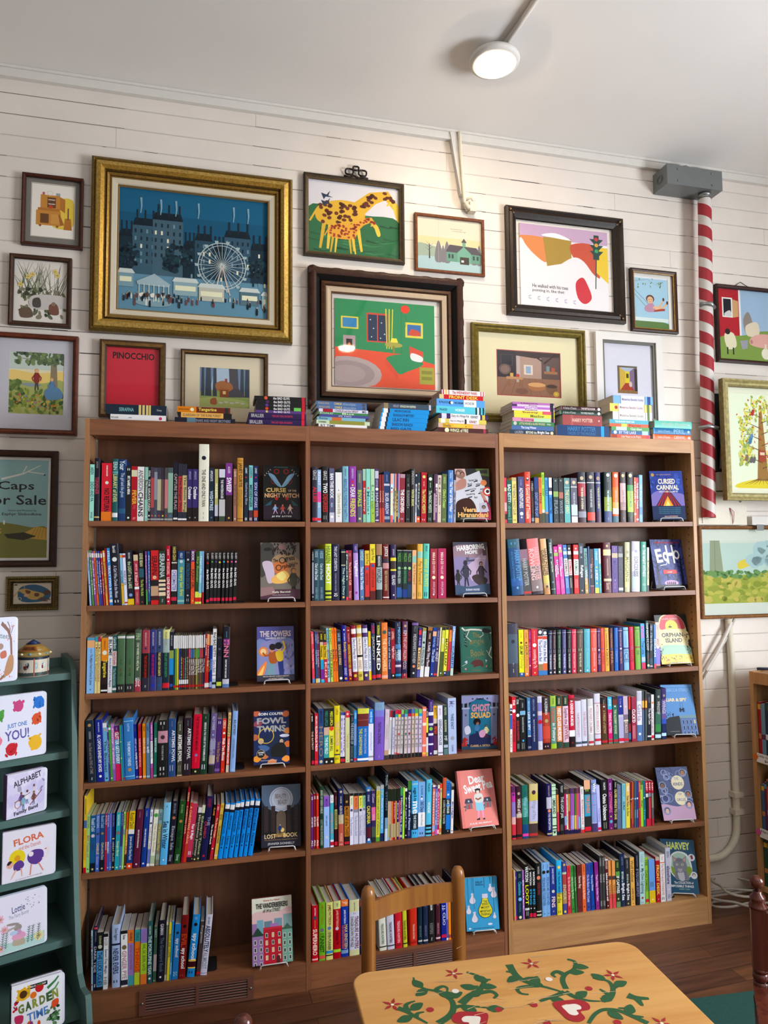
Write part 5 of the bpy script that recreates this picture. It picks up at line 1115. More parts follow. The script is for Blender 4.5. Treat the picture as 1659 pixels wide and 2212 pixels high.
def stacks():
    st=[]
    for ln in STACKS.strip().split('\n'):
        if ln[0]=='@': st.append((int(ln[1:]),[])); continue
        h,*els=ln.split('|'); a=h.split(' '); st[-1][1].append((int(a[0])/1e3,int(a[1])/1e3,int(a[2])/1e4,a[3],a[4],els))
    names=['far left stack','stack below the teddy house picture','dark stack at the right of the left bookcase','mixed pale stack left on the middle bookcase','mostly blue stack in the middle','tall colourful stack right of the blue one','striped magazine-thin stack on the right bookcase','dark and red stack on the right bookcase','tall pale stack on the right bookcase','short stack at the far right']
    names=['leftmost stack atop the bookcases','second stack from left atop the bookcases','third stack from left atop the bookcases','fourth stack atop the bookcases','all-blue stack in the middle','stack right of the all-blue one','many-layered stack atop right bookcase','stack with two big volumes','tall pale stack atop right bookcase','short rightmost stack']
    for k,(u,bs) in enumerate(st):
        L,d,w,an=uframe(u); z=ZT[u]+.0005; seen={}
        for i,(s,ln_,t,typ,col,els) in enumerate(bs):
            b=(0,t,0,0,typ,col,els); n=len(bs)
            pos='bottom' if i==0 else 'topmost' if i==n-1 else ordn(n-1-i)+'-from-top'
            lab='%s %s, %s title, %s in %s'%(dominant(b),'hardback' if typ=='H' else 'paperback',tcol(b),pos,names[k])
            dep=.128 if typ=='P' else .143
            # lie flat: spine to the room, title reading left to right
            root=thing('hardcover_book' if typ=='H' else 'paperback_book',lab.capitalize(),'book',up(u,s,.022,z+t),(0,0,an),'books stacked on top of the bookcases')
            piv=bpy.data.objects.new('x',None); bpy.data.objects.remove(piv)
            # local book frame: x=thickness, z=length -> rotate so z->-x.. build directly rotated
            root.rotation_euler=(0,R(-90),0); q=Matrix.Rotation(an,3,'Z')@Matrix.Rotation(R(90),3,'Y')
            # title runs downwards along -z on an upright book; turned so that it runs along +x
            q=Matrix.Rotation(an,3,'Z')@Matrix(((0,0,-1),(0,1,0),(1,0,0)))
            root.rotation_euler=q.to_euler(); root.location=up(u,s+ln_,.022,z)
            book('','',t,ln_,dep,typ,col,els,root=root); z+=t+.0003
stacks()
# ---------------- cover drawings for the books shown face out
def leafy(a,x0,y0,x1,y1,cs,n,s,seed=1):
    rn=random.Random(seed)
    for i in range(n): x=rn.uniform(x0,x1);y=rn.uniform(y0,y1); a.ell(x,y,s*rn.uniform(.5,1.3),s*rn.uniform(.4,1)*a.asp,rn.choice(cs),i%8>0,8,rn.uniform(0,3))
def tree(a,x,y0,y1,w,c,br=5,seed=1):
    rn=random.Random(seed); a.poly([(x-w/2,y1),(x+w/2,y1),(x+w*.25,y0),(x-w*.25,y0)],c)
    for i in range(br):
        t=y0+(y1-y0)*(.05+.5*i/br); s=1 if i%2 else -1; L=w*rn.uniform(2,4); a.line([(x,t),(x+s*L*.5,t-(y1-y0)*.08),(x+s*L,t-(y1-y0)*.2)],w*.3,c,True,w*.08)
def figure(a,x,y,h,body,skin,hair='322',legs='334',run=0):
    q=h/a.asp
    a.line([(x-q*.02,y-h*.42),(x-q*(.06+run*.12),y)],q*.08,legs,False,q*.05); a.line([(x+q*.02,y-h*.42),(x+q*(.08+run*.14),y-h*.02)],q*.08,legs,True,q*.05)
    a.blob([(x-q*.11,y-h*.38),(x+q*.11,y-h*.38),(x+q*.1,y-h*.78),(x-q*.1,y-h*.78)],body)
    a.line([(x-q*.08,y-h*.72),(x-q*.2,y-h*.55),(x-q*(.14+run*.1),y-h*.42)],q*.06,body,True,q*.045); a.line([(x+q*.08,y-h*.72),(x+q*.2,y-h*.58),(x+q*(.16+run*.12),y-h*(.45+.1*run))],q*.06,body,True,q*.045)
    a.ell(x,y-h*.9,q*.085,h*.095,hair); a.ell(x+q*.01,y-h*.88,q*.065,h*.078,skin)
def face(a,x,y,r,skin,hair,bg=None):
    if bg: a.circ(x,y,r*1.45,bg)
    a.circ(x,y-r*.15*a.asp,r,hair); a.ell(x,y+r*.1*a.asp,r*.72,r*.85*a.asp,skin)
    for s in (-1,1): a.circ(x+s*r*.28,y,r*.09,'222',s>0)
    a.line([(x-r*.25,y+r*.5*a.asp),(x,y+r*.58*a.asp),(x+r*.25,y+r*.5*a.asp)],r*.08,'a44')
def cov_night():
    a=Art('222',.65); a.text('NEW YORK BESTSELLER',.3,.02,.68,.04,'6bb')
    for s in (-1,1):
        a.ring(.5+s*.13,.11,.075,.025,'c33'); a.ring(.5+s*.2,.29,.09,.02,'933',True)
        a.blob([(.5,.40),(.5+s*.14,.36),(.5+s*.36,.15),(.5+s*.2,.18),(.5+s*.1,.28)],'adf'); a.line([(.5+s*.05,.38),(.5+s*.22,.28),(.5+s*.33,.14)],.012,'79b')
        for k in range(4): a.ell(.5+s*(.3+.05*k),.08+.035*k,.02,.008,'ddd',k>0,8,s*-.6)
        a.poly([(.5+s*.48,.76),(.5+s*.25,.64),(.5+s*.3,.74)],'367'); a.poly([(.5+s*.2,.62),(.5+s*.12,.56),(.5+s*.05,.7)],'c33',True)
    a.poly([(.2,.76),(.5,.56),(.8,.76)],'211'); a.rect(0,.75,1,1,'323')
    a.text('CURSE',.08,.42,.62,.5,'fd8',.03); a.text('OF THE',.68,.45,.9,.49,'ecb'); a.text('NIGHT WITCH',.04,.52,.97,.6,'fc9',.03)
    for i,(x,c) in enumerate(((.32,'ace'),(.52,'e65'),(.72,'fdc'))): figure(a,x,.9,.18,c,'eba','b43','ece',1)
    a.text('ALEX ASTER',.22,.93,.77,.97,'fff',.02); return a
def cov_ogress():
    a=Art('8a837a',.69); a.blob([(0,.05),(.3,.02),(.35,.3),(.2,.5),(0,.6)],'55544f'); a.ell(.18,.12,.1,.03,'333'); a.blob([(.35,.25),(.7,.2),(1,.35),(1,.6),(.6,.62),(.3,.4)],'b99b7a')
    leafy(a,.3,.0,.9,.22,['322','433'],60,.035,3); a.ell(.55,.08,.1,.05,'a88')
    a.ell(.5,.45,.22,.12,'d85'); a.blob([(.05,.35),(.3,.36),(.35,.66),(.2,.72),(.12,.55)],'dcd'); a.blob([(.3,.62),(.6,.5),(.75,.64),(.6,.72),(.32,.72)],'fc7'); a.blob([(.4,.6),(.55,.52),(.65,.6),(.55,.68)],'fe9')
    figure(a,.83,.95,.5,'554','c96','842','333'); a.rect(0,.83,1,1,'645'); a.poly([(0,.8),(.3,.78),(.4,.9),(0,.95)],'a88')
    a.text('The',.32,.29,.44,.35,'222',.02,-.1); a.ring(.55,.32,.08,.02,'222'); a.text('gress',.62,.26,.87,.35,'222',.02,-.12); a.text('and the',.72,.35,.94,.4,'222',.01,-.1)
    a.ring(.46,.45,.075,.018,'222'); a.text('rphans',.55,.38,.87,.47,'222',.02,-.12)
    a.text('Kelly Barnhill',.3,.86,.75,.9,'eed',.02); a.text('Newbery Medal winning author',.3,.92,.75,.94,'ccc'); return a
def cov_powers():
    a=Art('66a',.68); a.blob([(0,.25),(.4,.3),(.7,.22),(1,.3),(1,.9),(0,.9)],'89c'); a.poly([(.1,.3),(.5,.22),(.95,.3),(.95,.8),(.8,.88),(.05,.88)],'99c'); leafy(a,.6,.3,.98,.85,['77a','aac','669'],26,.05,4)
    a.circ(.17,.46,.13,'e95'); a.circ(.17,.46,.08,'fda'); a.blob([(0,.85),(.12,.72),(.26,.64),(.2,.85),(.08,1),(0,1)],'f95'); a.blob([(.02,.9),(.14,.76),(.2,.72),(.12,.9)],'fd8')
    a.poly([(.3,.62),(.5,.62),(.48,.9),(.22,.9)],'8ab'); a.blob([(.33,.48),(.5,.46),(.56,.58),(.5,.68),(.34,.66)],'b63'); a.line([(.36,.52),(.22,.54),(.16,.48)],.05,'b63'); a.circ(.4,.43,.07,'d98'); a.ell(.42,.38,.09,.06,'322')
    a.poly([(.55,.6),(.7,.6),(.72,.9),(.6,.9)],'348'); a.blob([(.5,.48),(.68,.46),(.7,.62),(.56,.64)],'ec4'); a.line([(.66,.5),(.76,.4),(.7,.27)],.05,'ec4'); a.circ(.59,.4,.07,'eb9'); a.ell(.58,.36,.1,.065,'223')
    a.rect(0,.89,1,1,'445'); a.text('THE POWERS',.08,.08,.92,.19,'edd',.03); a.text("HAVEN'S SECRET",.24,.2,.78,.235,'eee',.03)
    a.text('MELISSA BENOIST & JESSICA BENOIST',.16,.905,.86,.93,'edc'); a.text('with MARIKO TAMAKI',.3,.945,.7,.965,'edc'); return a
def cov_twins():
    a=Art('236',.66)
    for i,(x,y,c) in enumerate(((.05,.05,'d75'),(.9,.08,'e85'),(.1,.25,'a56'),(.95,.4,'e95'),(.02,.5,'c75'),(.95,.65,'e84'),(.08,.9,'fa4'),(.5,.97,'e96'),(.9,.92,'fa5'),(.3,.85,'d85'))): a.blob([(x-.12,y),(x,y-.07),(x+.14,y-.02),(x+.02,y+.05)],c)
    a.blob([(.2,.5),(.55,.45),(.8,.6),(.7,.85),(.4,.85),(.25,.7)],'223458'); 
    a.text('EOIN COLFER',.14,.035,.84,.085,'fff',.03); a.text('FOWL',.09,.13,.92,.25,'bbb',.04); a.text('TWINS',.09,.28,.9,.4,'bbb',.04)
    a.ring(.35,.47,.22,.02,'ec5'); a.ell(.87,.48,.14,.03,'eef')
    face(a,.2,.57,.08,'db9','ec6'); face(a,.78,.58,.075,'dba','222'); a.blob([(.55,.65),(.85,.62),(.9,.85),(.5,.85)],'222'); a.blob([(.12,.66),(.3,.64),(.45,.7),(.3,.76)],'57a')
    a.circ(.2,.8,.12,'222'); a.ring(.2,.8,.12,.01,'db8'); a.text('ARTEMIS',.12,.76,.29,.79,'fff',.02); a.text('FOWL',.15,.8,.26,.825,'fff',.02); a.text('FROM THE WORLD OF THE SERIES',.2,.92,.65,.935,'eee'); return a
def cov_lost():
    a=Art('334',.67); a.rect(0,.35,1,.8,'222'); a.blob([(0,0),(1,0),(.95,.3),(.6,.42),(.3,.42),(.05,.3)],'678'); a.circ(.5,.24,.3,'aab9c9'); a.circ(.5,.24,.25,'c8ccd8'); a.ring(.5,.24,.3,.02,'dde'); a.ring(.5,.22,.22,.01,'eee')
    for x in (.12,.3,.7,.88):
        a.rect(x-.05,.34,x+.05,.76,'433'); 
        for k in range(5): a.rect(x-.05,.42+.07*k,x+.05,.425+.07*k,'654',True)
    a.arch(.38,.42,.62,.78,'765'); a.poly([(.4,.78),(.6,.78),(.7,.84),(.3,.84)],'a85'); a.circ(.53,.73,.05,'fd8'); figure(a,.47,.8,.17,'248','cba','543','334')
    a.text('BEAUTY',.35,.15,.63,.22,'876',.01); a.text('AND THE',.45,.225,.55,.24,'987'); a.text('BEAST',.42,.25,.64,.32,'876',.01)
    a.text('LOST',.08,.79,.37,.86,'fd9',.02); a.text('IN A',.42,.82,.5,.84,'fd9'); a.text('BOOK',.56,.78,.92,.85,'fd9',.02); a.text('AN ENCHANTING ORIGINAL STORY',.08,.875,.92,.89,'b96'); a.text('JENNIFER DONNELLY',.16,.925,.84,.97,'ddd',.01); return a
def cov_street():
    a=Art('eed',.67); a.blob([(0,.24),(.3,.2),(.6,.24),(1,.18),(1,.5),(0,.5)],'ecc')
    for x,y,w,c in ((.0,.38,.18,'a8b'),(.12,.33,.16,'8bc'),(.3,.36,.2,'79a'),(.55,.33,.2,'8ab'),(.78,.28,.22,'9bb'),(.45,.4,.2,'b8c')): a.rect(x,y,x+w,.7,c)
    for x0,x1,y,c,rf in ((.0,.29,.56,'a8b','354'),(.28,.75,.47,'c34','d45'),(.74,1,.5,'8ba','576')):
        a.rect(x0,y,x1,1,c); a.rect(x0,y-.02,x1,y+.01,rf)
        for j in range(4):
            for i in range(3 if x1-x0>.4 else 2):
                n=3 if x1-x0>.4 else 2; cx=x0+(x1-x0)*(i+.5)/n; cy=y+.1+j*.11
                a.rect(cx-.03,cy-.035,cx+.03,cy+.035,'eed',i>0); a.rect(cx-.02,cy-.027,cx+.02,cy+.027,['345','ec9'][(i+j)%2 if x1-x0>.4 else 0],False)
    a.poly([(.0,.56),(.14,.44),(.28,.56)],'354'); a.poly([(.76,.5),(.88,.42),(.99,.5)],'576'); a.arch(.6,.88,.68,1,'633')
    a.text('Karina Yan Glaser',.3,.03,.7,.055,'c66'); a.text('THE VANDERBEEKERS',.1,.08,.9,.16,'333',.03); a.text('of 141st STREET',.28,.17,.72,.225,'555',.02); return a
def cov_find():
    a=Art('34353a',.65); a.poly([(0,.0),(.3,.0),(.35,.2),(0,.3)],'eec9c4'); a.blob([(.04,.03),(.2,.02),(.3,.12),(.2,.2),(.02,.14)],'a87'); face(a,.1,.08,.06,'dba','655'); face(a,.22,.1,.055,'c98','322'); a.poly([(.6,.0),(1,.0),(1,.16),(.7,.12)],'687f3d'); a.poly([(.7,.03),(.95,.02),(.95,.1),(.74,.09)],'333')
    a.poly([(.28,.16),(.72,.04),(.95,.58),(.9,.85),(.55,.85),(.15,.62),(.02,.4)],'dfe2ea'); a.poly([(0,.42),(.22,.38),(.3,.6),(0,.7)],'e5e7ee')
    for i,(s,x,y,w) in enumerate((('how to',.4,.2,.25),('find',.36,.28,.12),('what',.6,.28,.14),('you\'re',.4,.38,.2),('not',.72,.38,.1),('looking',.32,.48,.24),('for',.54,.54,.1))): a.text(s,x,y,x+w,y+.045,'222',.02,-.12)
    for i,(x,y) in enumerate(((.6,.25),(.42,.34),(.65,.34),(.34,.43),(.5,.44),(.72,.48),(.42,.56))): a.line([(x-.06,y+.01),(x+.06,y-.01)],.03,'1b2130',i>0)
    a.blob([(0,.3),(.2,.2),(.32,.22),(.3,.36),(.1,.42),(0,.42)],'c98'); a.circ(.83,.28,.09,'e96'); a.circ(.93,.45,.14,'d54'); a.circ(.93,.45,.09,'fff'); a.circ(.93,.45,.05,'522'); a.line([(.7,.5),(.82,.42)],.01,'248'); a.blob([(.75,.48),(.85,.55),(1,.8),(.95,.9),(.82,.65)],'a35'); a.blob([(.7,.44),(.78,.48),(.9,.62),(.8,.6)],'c98')
    a.blob([(0,.7),(.15,.6),(.4,.58),(.55,.7),(.58,.85),(.5,1),(0,1)],'4a2c26'); a.poly([(.68,.68),(.88,.66),(.95,.83),(.7,.86)],'ccd'); face(a,.8,.76,.06,'987','222'); a.rect(0,.86,1,1,'2b3328'); a.rect(.6,.86,1,1,'a35')
    a.text('Veera',.2,.75,.58,.85,'fc8',.035); a.text('Hiranandani',.05,.85,.92,.95,'fc8',.035); a.text('Newbery Honor winning author of The Night Diary',.12,.965,.92,.985,'eee'); return a
def cov_hope():
    a=Art('556',.68); a.blob([(0,.1),(.4,.05),(1,.1),(1,.4),(.6,.36),(0,.42)],'a78d98'); a.blob([(0,.32),(.5,.3),(1,.36),(1,.85),(0,.85)],'9a90b8'); a.poly([(.95,.15),(.3,.5),(.5,.75),(.85,.6),(.97,.18)],'c9b2cc'); a.rect(.85,.02,.97,.26,'655'); a.circ(.91,.14,.02,'fff')
    a.poly([(.28,.35),(.62,.33),(.58,.37),(.32,.38)],'556'); a.rect(.36,.29,.44,.35,'667'); a.line([(.42,.22),(.46,.33)],.006,'333')
    figure(a,.33,.85,.5,'445','334','333','334'); figure(a,.78,.82,.45,'434','a87','433','333',.6); figure(a,.1,.86,.34,'333','333','222','333'); a.blob([(.5,.66),(.7,.62),(.95,.72),(.8,.84),(.6,.78)],'433'); a.blob([(0,.82),(.4,.85),(1,.8),(1,1),(0,1)],'445d7a')
    a.text('HARBORING',.1,.05,.9,.15,'fff',.04,-.09); a.text('HOPE',.34,.16,.7,.23,'fff',.04,-.05); a.text('THE TRUE STORY OF HOW',.62,.31,.94,.325,'eee'); a.text('SUSAN HOOD',.3,.885,.7,.925,'dde',.03); return a
def cov_jungle():
    a=Art('3f7a68',.7); a.rect(0,0,.06,1,'37705f')
    a.line([(.06,.02),(.15,.08),(.35,.06),(.6,.07),(1,.14)],.05,'e8e2d4'); a.line([(.3,.07),(.2,.22),(.35,.32)],.025,'e8e2d4'); a.line([(.72,.12),(.74,.18),(.62,.24)],.02,'e8e2d4'); a.line([(.98,.45),(.9,.62),(1,.7)],.03,'e8e2d4'); a.line([(.82,.52),(.9,.6)],.015,'e8e2d4')
    a.blob([(.7,.1),(.75,.04),(.95,.06),(.98,.13),(.8,.14)],'1e2220'); a.line([(.92,.12),(.94,.3)],.018,'1e2220'); a.line([(.17,.08),(.13,.2),(.18,.3),(.14,.4),(.22,.44)],.035,'24362c')
    for k in range(6): a.circ(.17-.02*(k%2),.1+.055*k,.012,'ccc',k>0)
    for i,(s,x0,y0,x1,y1) in enumerate((('The',.4,.13,.62,.24),('Jungle',.28,.26,.75,.4),('Book',.32,.5,.75,.64))): a.text(s,x0,y0,x1,y1,'a8914e',-.005,-.05)
    a.line([(.2,.32),(.5,.44),(.75,.36)],.006,'a8914e'); a.line([(.2,.68),(.45,.66),(.8,.6)],.006,'a8914e')
    a.blob([(.32,.8),(.45,.73),(.65,.74),(.72,.83),(.68,.89),(.62,.86),(.5,.87),(.42,.89),(.4,.84)],'6a3b38'); figure(a,.52,.76,.08,'a54','a54')
    a.circ(.15,.92,.03,'e9a'); a.circ(.82,.87,.03,'e96'); a.blob([(.12,.77),(.2,.74),(.2,.8)],'dde'); a.line([(.04,.86),(.2,.8)],.012,'dde'); a.poly([(.78,.72),(.84,.74),(.8,.8)],'dde')
    leafy(a,.8,.75,.98,.98,['2f6154','5a9377'],16,.025,3); a.text('Rudyard Kipling',.36,.94,.62,.965,'a8914e'); return a
def cov_ghost():
    a=Art('26364d',.69); a.blob([(.2,.2),(.5,.08),(.8,.2),(.85,.8),(.15,.8)],'2a7a98'); a.blob([(.2,.75),(.5,.7),(.85,.78),(.8,.95),(.2,.95)],'2b3560')
    for x in (.03,.8): a.rect(x,.0,x+.17,.9,'8a93b5'); a.arch(x+.05,.1,x+.12,.22,'222'); a.circ(x+.085,.36,.03,'556'); a.rect(x-.02,.22,x+.19,.25,'b5bbd6')
    a.blob([(0,0),(1,0),(1,.14),(.75,.12),(.5,.05),(.25,.12),(0,.14)],'9fa3cc')
    for x in (.3,.42,.58,.7): a.circ(x,.06,.025,'557')
    a.text('GHOST',.27,.16,.77,.3,'d9a',.04); a.text('SQUAD',.25,.31,.79,.44,'eb6',.04)
    a.circ(.42,.49,.1,'1b1b22'); a.circ(.43,.52,.045,'a76'); figure(a,.42,.75,.26,'58b','a76','222','336'); figure(a,.67,.8,.26,'dda','865','333','733'); a.blob([(.48,.68),(.6,.64),(.66,.7),(.6,.78),(.5,.77)],'dac'); a.blob([(.08,.6),(.2,.56),(.25,.68),(.12,.72)],'dde')
    leafy(a,.0,.78,.16,.95,['b33','d54'],26,.03,5); leafy(a,.85,.78,1,.95,['b33','933'],26,.03,6); a.rect(0,.94,1,1,'36526b'); a.text('CLARIBEL A. ORTEGA',.24,.915,.78,.955,'db8',.02); return a
def cov_dear():
    a=Art('f2968e',.71); a.rect(0,0,.08,1,'ea8a83'); a.text('Dear',.3,.09,.75,.24,'fff',.03,-.12); a.text('Sweet Pea',.14,.22,.95,.38,'fff',.03,-.14)
    for x in (.24,.76): a.rect(x-.09,.57,x+.09,.68,'8e7c86'); a.poly([(x-.12,.58),(x-.08,.5),(x+.08,.5),(x+.12,.58)],'4b4658'); a.rect(x-.02,.6,x+.02,.68,'c44'); a.rect(x-.02,.53,x+.02,.56,'cde'); leafy(a,x-.14,.6,x-.09,.7,['766'],8,.02,2)
    a.poly([(.46,.7),(.52,.7),(.48,.86),(.44,.86)],'fac'); a.poly([(.56,.7),(.62,.7),(.62,.86),(.58,.86)],'fac'); a.poly([(.42,.56),(.63,.56),(.65,.72),(.42,.72)],'9cd8ee'); a.blob([(.42,.44),(.62,.43),(.64,.57),(.42,.57)],'e8e4e0'); a.line([(.44,.5),(.5,.53),(.6,.5)],.04,'a64'); a.circ(.52,.38,.07,'2b2327'); a.ell(.52,.395,.045,.035,'fdc'); a.rect(.45,.34,.6,.37,'2b2327')
    a.poly([(.42,.86),(.5,.84),(.5,.88),(.4,.88)],'322'); a.poly([(.58,.86),(.63,.85),(.65,.88),(.58,.88)],'322',True)
    for k in range(4): a.text('the author of Dumplin said',.72,.345+.027*k,.9,.358+.027*k,'a66',.0,0,k>0)
    a.text('JULIE MURPHY',.2,.92,.82,.955,'fff',.02); return a
def cov_bulbs():
    a=Art('4faedd',.69); a.text('SHELLEY',.33,.07,.56,.11,'246',.03); a.text('PEARSALL',.33,.12,.58,.155,'246',.03)
    def bulb(x,y,r,c='e9e4f2',string=True):
        if string: a.line([(x,0),(x,y-r*1.9)],.008,'333')
        a.blob([(x-r,y),(x-r*.7,y+r*.75*a.asp),(x,y+r*a.asp),(x+r*.7,y+r*.75*a.asp),(x+r,y),(x+r*.45,y-r*1.1*a.asp),(x+r*.35,y-r*1.6*a.asp),(x-r*.35,y-r*1.6*a.asp),(x-r*.45,y-r*1.1*a.asp)],'334'); q=r*.93
        a.blob([(x-q,y),(x-q*.7,y+q*.75*a.asp),(x,y+q*a.asp),(x+q*.7,y+q*.75*a.asp),(x+q,y),(x+q*.45,y-q*1.1*a.asp),(x+q*.35,y-q*1.5*a.asp),(x-q*.35,y-q*1.5*a.asp),(x-q*.45,y-q*1.1*a.asp)],c); a.rect(x-r*.4,y-r*2.0*a.asp,x+r*.4,y-r*1.45*a.asp,'dde')
    bulb(.22,.43,.1); bulb(.09,.63,.08); bulb(.26,.78,.1); bulb(.78,.24,.075); bulb(.88,.34,.1); bulb(.87,.76,.055); bulb(.6,.62,.22,'ede34c')
    for i,(s,y,w) in enumerate((('THE',.44,.12),('SEVENTH',.49,.2),('MOST',.55,.26),('IMPORTANT',.62,.34),('THING',.68,.3))): a.text(s,.6-w/2,y,.6+w/2,y+.045,'553',.02)
    a.ell(.1,.95,.04,.015,'fff'); a.ell(.72,.89,.07,.02,'eef'); a.text('ONE KID. ONE CRIME. ONE CHANCE TO MAKE THINGS RIGHT',.2,.945,.85,.96,'246'); return a
def cov_carnival():
    a=Art('3a4fa0',.67); a.blob([(0,.5),(.3,.4),(.7,.45),(1,.5),(1,.75),(0,.75)],'8a7fc0'); leafy(a,.0,.05,1,.4,['4660b4','5a78c8','31408a'],30,.07,9); a.circ(.09,.08,.05,'c9a45a')
    a.poly([(.5,.38),(.42,.42),(.12,.72),(.86,.72),(.58,.42)],'b5343c')
    for k in range(-4,5): a.poly([(.5+k*.012,.4),(.5+k*.018,.4),(.5+k*.09+.03,.72),(.5+k*.09-.012,.72)],'2b3050',k>-4)
    a.poly([(.5,.52),(.34,.72),(.64,.72)],'f2b046'); a.poly([(.49,.6),(.42,.72),(.56,.72)],'fde08a'); a.line([(.5,.1),(.5,.4)],.012,'223'); a.rect(0,.72,1,1,'2b3c63')
    a.text('CURSED',.24,.16,.76,.27,'f3ead6',.035); a.text('CARNIVAL',.18,.29,.86,.39,'f3ead6',.035); a.text('AND OTHER CALAMITIES',.25,.41,.82,.445,'eee',.01); a.text('RICK RIORDAN PRESENTS',.2,.065,.65,.085,'caa')
    for k in range(4): a.text('NEW STORIES ABOUT MYTHIC HEROES BY',.2,.75+.037*k,.86,.768+.037*k,'5ab',.0,0,k>0)
    a.text('edited by RICK RIORDAN',.35,.92,.75,.955,'ecb',.01); return a
def cov_echo():
    a=Art('4b579c',.69); leafy(a,.0,.0,1,.15,['2b3568','39447e'],40,.05,2); leafy(a,.0,.45,1,.85,['2b3568','39447e','5c6ab4'],70,.045,3)
    for x,w in ((.13,.1),(.42,.05),(.66,.05),(.88,.09)): tree(a,x,.35 if w>.08 else .6,1,w,'1d2348',6,int(x*100))
    a.ell(.5,.9,.22,.06,'c9a0c8'); a.rect(0,.93,1,1,'1a1c2c'); 
    for i in range(5): figure(a,.38+.06*i,.95,.08,'1a1c2c','1a1c2c','1a1c2c','1a1c2c')
    a.text('PAM MUNOZ RYAN',.12,.05,.9,.085,'c33',.02); a.text('E',.12,.2,.32,.48,'fff',.03,-.1); a.text('c',.34,.26,.48,.46,'fff',.03,-.1); a.text('H',.46,.12,.7,.5,'fff',.02,-.05); a.text('O',.68,.22,.88,.42,'fff',.03,-.05); a.line([(.5,.4),(.42,.52),(.22,.54)],.02,'fff')
    a.rect(.28,.63,.72,.71,'d43d33'); a.text('a novel',.42,.66,.56,.685,'fff'); return a
def cov_island():
    a=Art('333',.72); a.blob([(.12,.98),(.1,.2),(.3,.0),(.7,.0),(.92,.2),(.95,.6),(.98,.98)],'eadfae'); a.blob([(.13,.3),(.2,.08),(.4,.0),(.65,.0),(.85,.1),(.9,.3),(.5,.26)],'d8606a'); a.circ(.5,.25,.2,'e6dd5a'); a.blob([(.12,.32),(.9,.32),(.95,.55),(.1,.55)],'f1e3b0'); a.blob([(.1,.64),(.5,.62),(.95,.66),(.95,.82),(.1,.82)],'a9cdb8'); a.blob([(.05,.83),(.5,.8),(.98,.84),(1,1),(0,1)],'e2cf62')
    a.ell(.45,.25,.06,.015,'222'); figure(a,.45,.25,.05,'222','222'); a.text('LAUREL SNYDER',.22,.07,.72,.1,'f3dcd0',.01); a.text('ORPHAN',.14,.37,.82,.46,'2a3550',.025); a.text('ISLAND',.24,.48,.76,.57,'2a3550',.025)
    leafy(a,.02,.84,.98,.98,['6b7a3a','a98','d76'],40,.02,7); leafy(a,.86,.4,.98,.8,['333','655'],26,.02,8); leafy(a,.0,.5,.12,.9,['444','ddc'],26,.02,9); return a
def cov_spy():
    a=Art('6ea2da',.68); a.rect(0,.03,1,.035,'adf'); a.text('REBECCA STEAD',.1,.08,.86,.14,'a9cdf0',-.005); a.text('LIAR & SPY',.12,.27,.78,.34,'f3e2b2',.05)
    for x in (.55,.62): a.line([(x,.36),(x-.005,.48)],.008,'334')
    a.rect(.5,.47,.56,.55,'2a3a52'); a.rect(.6,.47,.66,.55,'2a3a52',True); a.rect(.54,.49,.62,.52,'2a3a52',True)
    a.poly([(0,.7),(.15,.65),(.48,.62),(.5,.7),(.5,1),(0,1)],'2c3138'); leafy(a,.05,.55,.3,.66,['2c3138'],20,.02,3); a.rect(.48,.63,1,1,'6a86b8'); a.poly([(.46,.62),(1,.61),(1,.67),(.48,.67)],'86a6b0')
    for j in range(3):
        for i in range(4):
            a.rect(.54+.12*i,.7+.11*j,.61+.12*i,.78+.11*j,'8fa8d0',i>0); a.rect(.555+.12*i,.71+.11*j,.595+.12*i,.78+.11*j,'ecd27a' if (i,j)==(3,0) else '28385c')
    a.text('by the winner of the medal',.12,.92,.4,.935,'ddd'); return a
def cov_circles():
    a=Art('55608c',.68); rn=random.Random(4)
    for i in range(26): x,y,r=rn.random(),rn.random(),rn.uniform(.05,.14); a.ring(x,y,r,.02,rn.choice(['8a9ac8','a9b6da','3c4672','c7bcd8']))
    a.blob([(0,.7),(.5,.75),(1,.7),(1,1),(0,1)],'c9a6c4'); a.circ(.62,.3,.2,'ece4c4'); a.circ(.64,.6,.19,'ece4c4'); a.text('THE',.52,.2,.66,.25,'88a',.01); a.text('KINDS',.48,.3,.76,.36,'4a4f88',.02); a.text('OF',.58,.5,.68,.54,'88a'); a.text('CIRCLES',.5,.6,.78,.65,'66a',.01)
    for x,y,s,h_ in ((.82,.12,'b86','543'),(.13,.35,'865','333'),(.88,.53,'a75','322'),(.16,.6,'348','335'),(.15,.82,'dba','447'),(.85,.72,'eba','322')): face(a,x,y,.08,s,h_,'8f9cc4')
    return a
